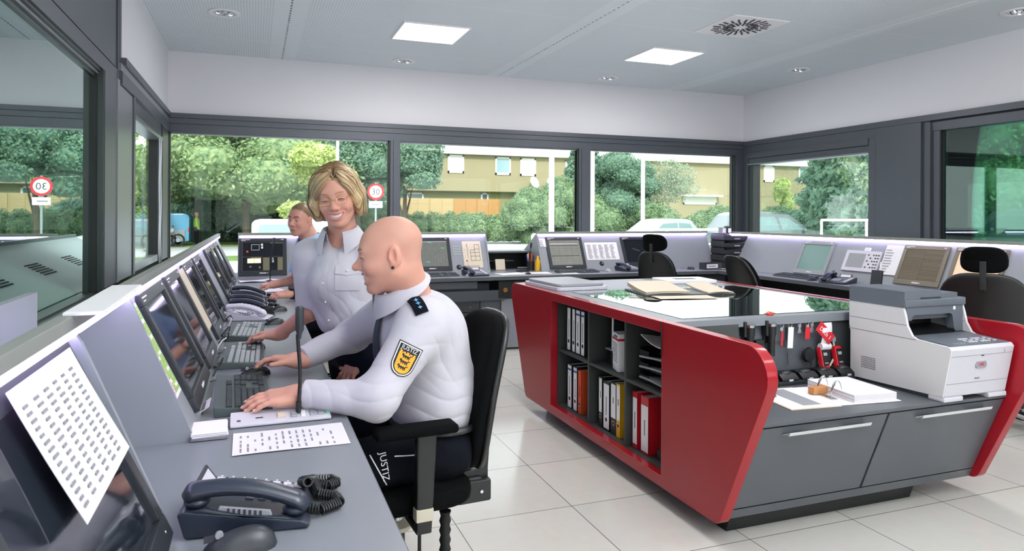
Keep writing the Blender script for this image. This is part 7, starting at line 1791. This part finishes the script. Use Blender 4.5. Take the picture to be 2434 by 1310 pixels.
b = MB(); b.tube([(.408+.132*cos(a), 2.965+.130*sin(a), .862) for a in [2*pi*i/40 for i in range(41)]], .011, 'black_plastic', 8); part('belt', b, wom)
q = T_.hit((.36, 2.9, .80), FN, .15, .006); b = MB(); b.tube([(q[0]+.01*cos(i*.9), q[1]-.004, q[2]+.02-.007*i) for i in range(8)], .0015, 'chrome', 6); part('key_chain', b, tr, 'silver key chain at the hip')
for x, y in ((.36, 3.05), (.45, 2.83)):
    F_ = Body(); F_.u(s_ell((x-.02, y-.02, .05), (.10, .06, .045)), .02); F_.u(s_ell((x+.03, y+.01, .07), (.055, .042, .055)), .02); F_.s(s_box((x, y, -.1), (.4, .2, .106), .001), .003)
    part('shoe', F_.mesh((x-.2, y-.12, -.01), (x+.14, y+.12, .16), .006, 'shoe', ['shoe']), wom)

# ---------------------------------------------------------------- seated man at the far end of the row
bk = thing('person', 'seated man with short hair in a light blue shirt and black watch, back left', 'person', (0, 0, 0))
hb = Head((.318, 5.37, 1.296), (-.62, -.78, -.06), rad(-3), .98)
nb = (.405, 5.40, 1.125)
B = Body(); hb.build(B, nb, smile=0, open_=0, neck_r=.060, jaw=1.08)
LS, LE, LW = (.43, 5.22, 1.05), (.42, 5.16, .80), (.225, 5.03, .79)
RS, RE, RW = (.36, 5.58, 1.05), (.30, 5.62, .83), (.14, 5.52, .81)
core = [(.53, 5.38, .56), (.51, 5.38, .72), (.455, 5.39, .92)]
B.cap(nb, core[2], .06, .10, .04); B.cap(core[2], core[1], .11, .11, .05); B.cap(core[1], core[0], .11, .11, .05)
for S_, E_, W_ in ((LS, LE, LW), (RS, RE, RW)): B.cap(core[2], S_, .07, .05, .05); B.cap(S_, E_, .048, .042, .02); B.cap(E_, W_, .043, .029, .02)
for y in (5.27, 5.49): B.cap((.55, y, .54), (.20, y, .55), .07, .055, .04); B.cap((.20, y, .55), (.22, y, .1), .05, .035, .03)
hand(B, LW, (-.95, -.2, -.05), (0, -.3, 1), True, (.45, .5, .4), .05, .5, .97)
hand(B, RW, (-.95, .1, -.1), (0, -.1, 1), False, (.55, .6, .4), .04, .6, .97)
def hairmask(P, q, C):
    w_ = smooth01(q[:, 2]-.055+.35*np.clip(q[:, 0]-.02, 0, 1)*-1, .0, .02)*(q[:, 0] < .075)+smooth01(-q[:, 0], .015, .03)*smooth01(q[:, 2], -.05, -.03)*(np.abs(q[:, 1]) < .078)
    return C*(1-.55*np.clip(w_, 0, 1)[:, None])+np.array(H('6d5138'))*(.55*np.clip(w_, 0, 1)[:, None])
me = B.mesh((-.05, 4.85, .03), (.75, 5.85, 1.45), .0045, 'body', ['skin'], hb.color(extra=hairmask, brow=H('5d4432'), blush=.3)); body = part('body', me, bk)
hb.face_parts(B, body, 0, 0, eyes=True, brow='lash')
Hc = Body(); Hc.u(hb.E((-.018, 0, .046), (.1005, .079, .0865)), .01); Hc.s(hb.E((.10, 0, .02), (.07, .09, .075)), .01); Hc.s(hb.E((-.01, 0, -.055), (.14, .12, .085)), .02)
hn = noise_waves(41, 8, .008, .02); Hc.disp = lambda P: .0008*hn(P)
part('hair', Hc.mesh(hb.c-.16, hb.c+.16, .0035, 'hair', ['hair'], lambda P: np.tile(np.array(H('7d6146')), (len(P), 1))), bk, 'very short brown hair')
S = Body(); S.u(s_ell((.515, 5.385, .71), (.15, .185, .2)), .05); S.u(s_ell((.465, 5.39, .93), (.14, .19, .16)), .06); S.u(s_cap((.435, 5.235, 1.03), (.375, 5.56, 1.03), .08), .06); S.u(s_cap(nb, (.43, 5.26, 1.06), .062, .05), .05); S.u(s_cap(nb, (.39, 5.52, 1.06), .062, .05), .05)
for S_, E_ in ((LS, LE), (RS, RE)):
    e_ = np.array(S_)+(np.array(E_)-np.array(S_))*.75; S.u(cut(s_cap(S_, E_, .075, .072), (e_, np.array(E_)-np.array(S_))), .04)
S.s(s_cap(hb.w(-.03, 0, -.06), nb, .058, .062), .006); S.s(s_box((.5, 5.38, .40), (.4, .4, .115), .01), .01)
nz = noise_waves(45, 9, .06, .15); S.disp = lambda P: .004*nz(P)
shirt = part('shirt', S.mesh((.15, 5.0, .48), (.78, 5.8, 1.2), .005, 'shirt', ['cloth_blue']), bk, 'light blue short sleeved shirt')
collar(shirt, (.392, 5.39, 1.145), (-.2, -.1, 1), (-.85, -.5, 0), .072, .045, 'cloth_blue', .40, .022, .05)
decal(S, shirt, 'chest_pocket', (.36, 5.30, .95), (-.8, -.6, .1), (0, 0, 1), lambda u, v: ((u-.5)*.09, (v-.5)*.1), 5, 5, 'cloth_blue', .004)
b = MB(); q = S.hit((.36, 5.29, 1.0), (-.8, -.6, .1), .15, .008); b.ell(tuple(q), (.006, .006, .014), 'ink'); part('pen_clip', b, shirt, 'dark pen clip')
w_ = Vector(LW)+(Vector(LE)-Vector(LW))*.10; ax = (Vector(LW)-Vector(LE)).normalized(); a1 = ax.orthogonal().normalized(); a2 = ax.cross(a1)
b = MB(); b.tube([tuple(w_+(a1*cos(a)+a2*sin(a))*.034) for a in [2*pi*i/24 for i in range(25)]], .011, 'black_plastic', 8); wt = part('watch_strap', b, bk, 'black wrist watch')
b = MB(); b.cyl(w_+Vector((0, -.02, .03)), w_+Vector((0, -.026, .042)), .023, 'seal_black', n=20); b.cyl(w_+Vector((0, -.026, .042)), w_+Vector((0, -.0265, .043)), .018, 'ink', n=20); part('watch_case', b, wt)
T_ = Body(); T_.u(s_ell((.55, 5.38, .555), (.15, .19, .115)), .02)
for y in (5.27, 5.49): T_.cap((.55, y, .545), (.20, y, .55), .095, .078, .05); T_.u(cut(s_cap((.20, y, .55), (.22, y, .08), .074, .06), ((0, 0, .085), (0, 0, -1))), .04)
T_.s(s_box((.55, 5.38, .72), (.4, .4, .085), .01), .01)
part('trousers', T_.mesh((.05, 5.0, .05), (.8, 5.75, .68), .007, 'trousers', ['cloth_navy']), bk)
for y in (5.27, 5.49):
    F_ = Body(); F_.u(s_ell((.16, y, .055), (.13, .045, .05)), .02); F_.s(s_box((.16, y, -.1), (.4, .2, .106), .001), .003); part('shoe', F_.mesh((0, y-.08, -.01), (.34, y+.08, .16), .008, 'shoe', ['shoe']), bk)
# ---------------------------------------------------------------- passer-by outside
ps = thing('person', 'person in a lime high visibility jacket standing behind the blue van outside', 'person', (-2.80, 38.9, GZ))
B = Body(); hp = Head((0, 0, 1.60), (1, -.2, 0), 0, 1.0); B.u(hp.E((-.01, 0, .03), (.1, .078, .1)), .01); B.u(hp.E((.03, 0, -.03), (.06, .055, .07)), .03); B.cap((0, 0, 1.5), (0, 0, 1.42), .055, .06); B.cap((0, 0, 1.35), (0, 0, .9), .1, .1); 
for q in (-1, 1): B.cap((0, q*.17, 1.36), (.03, q*.24, 1.08), .045, .04); B.cap((.03, q*.24, 1.08), (.12, q*.22, .85), .04, .03); B.cap((0, q*.09, .9), (.02, q*.1, .08), .08, .05)
part('body', B.mesh((-.3, -.4, 0), (.4, .4, 1.8), .014, 'body', ['skin'], lambda P: np.tile(SKIN, (len(P), 1))), ps)
J = Body(); J.u(s_ell((0, 0, 1.15), (.15, .21, .32)), .03)
for q in (-1, 1): J.cap((0, q*.17, 1.36), (.03, q*.24, 1.08), .07, .065, .05); J.cap((.03, q*.24, 1.08), (.10, q*.22, .9), .065, .05, .04)
part('jacket', J.mesh((-.3, -.4, .7), (.4, .4, 1.6), .014, 'jacket', ['hivis']), ps, 'lime jacket')
J = Body()
for q in (-1, 1): J.cap((0, q*.09, .9), (.02, q*.1, .1), .11, .07, .05)
part('trousers', J.mesh((-.3, -.4, -.02), (.4, .4, 1.1), .014, 'trousers', ['cloth_navy']), ps)
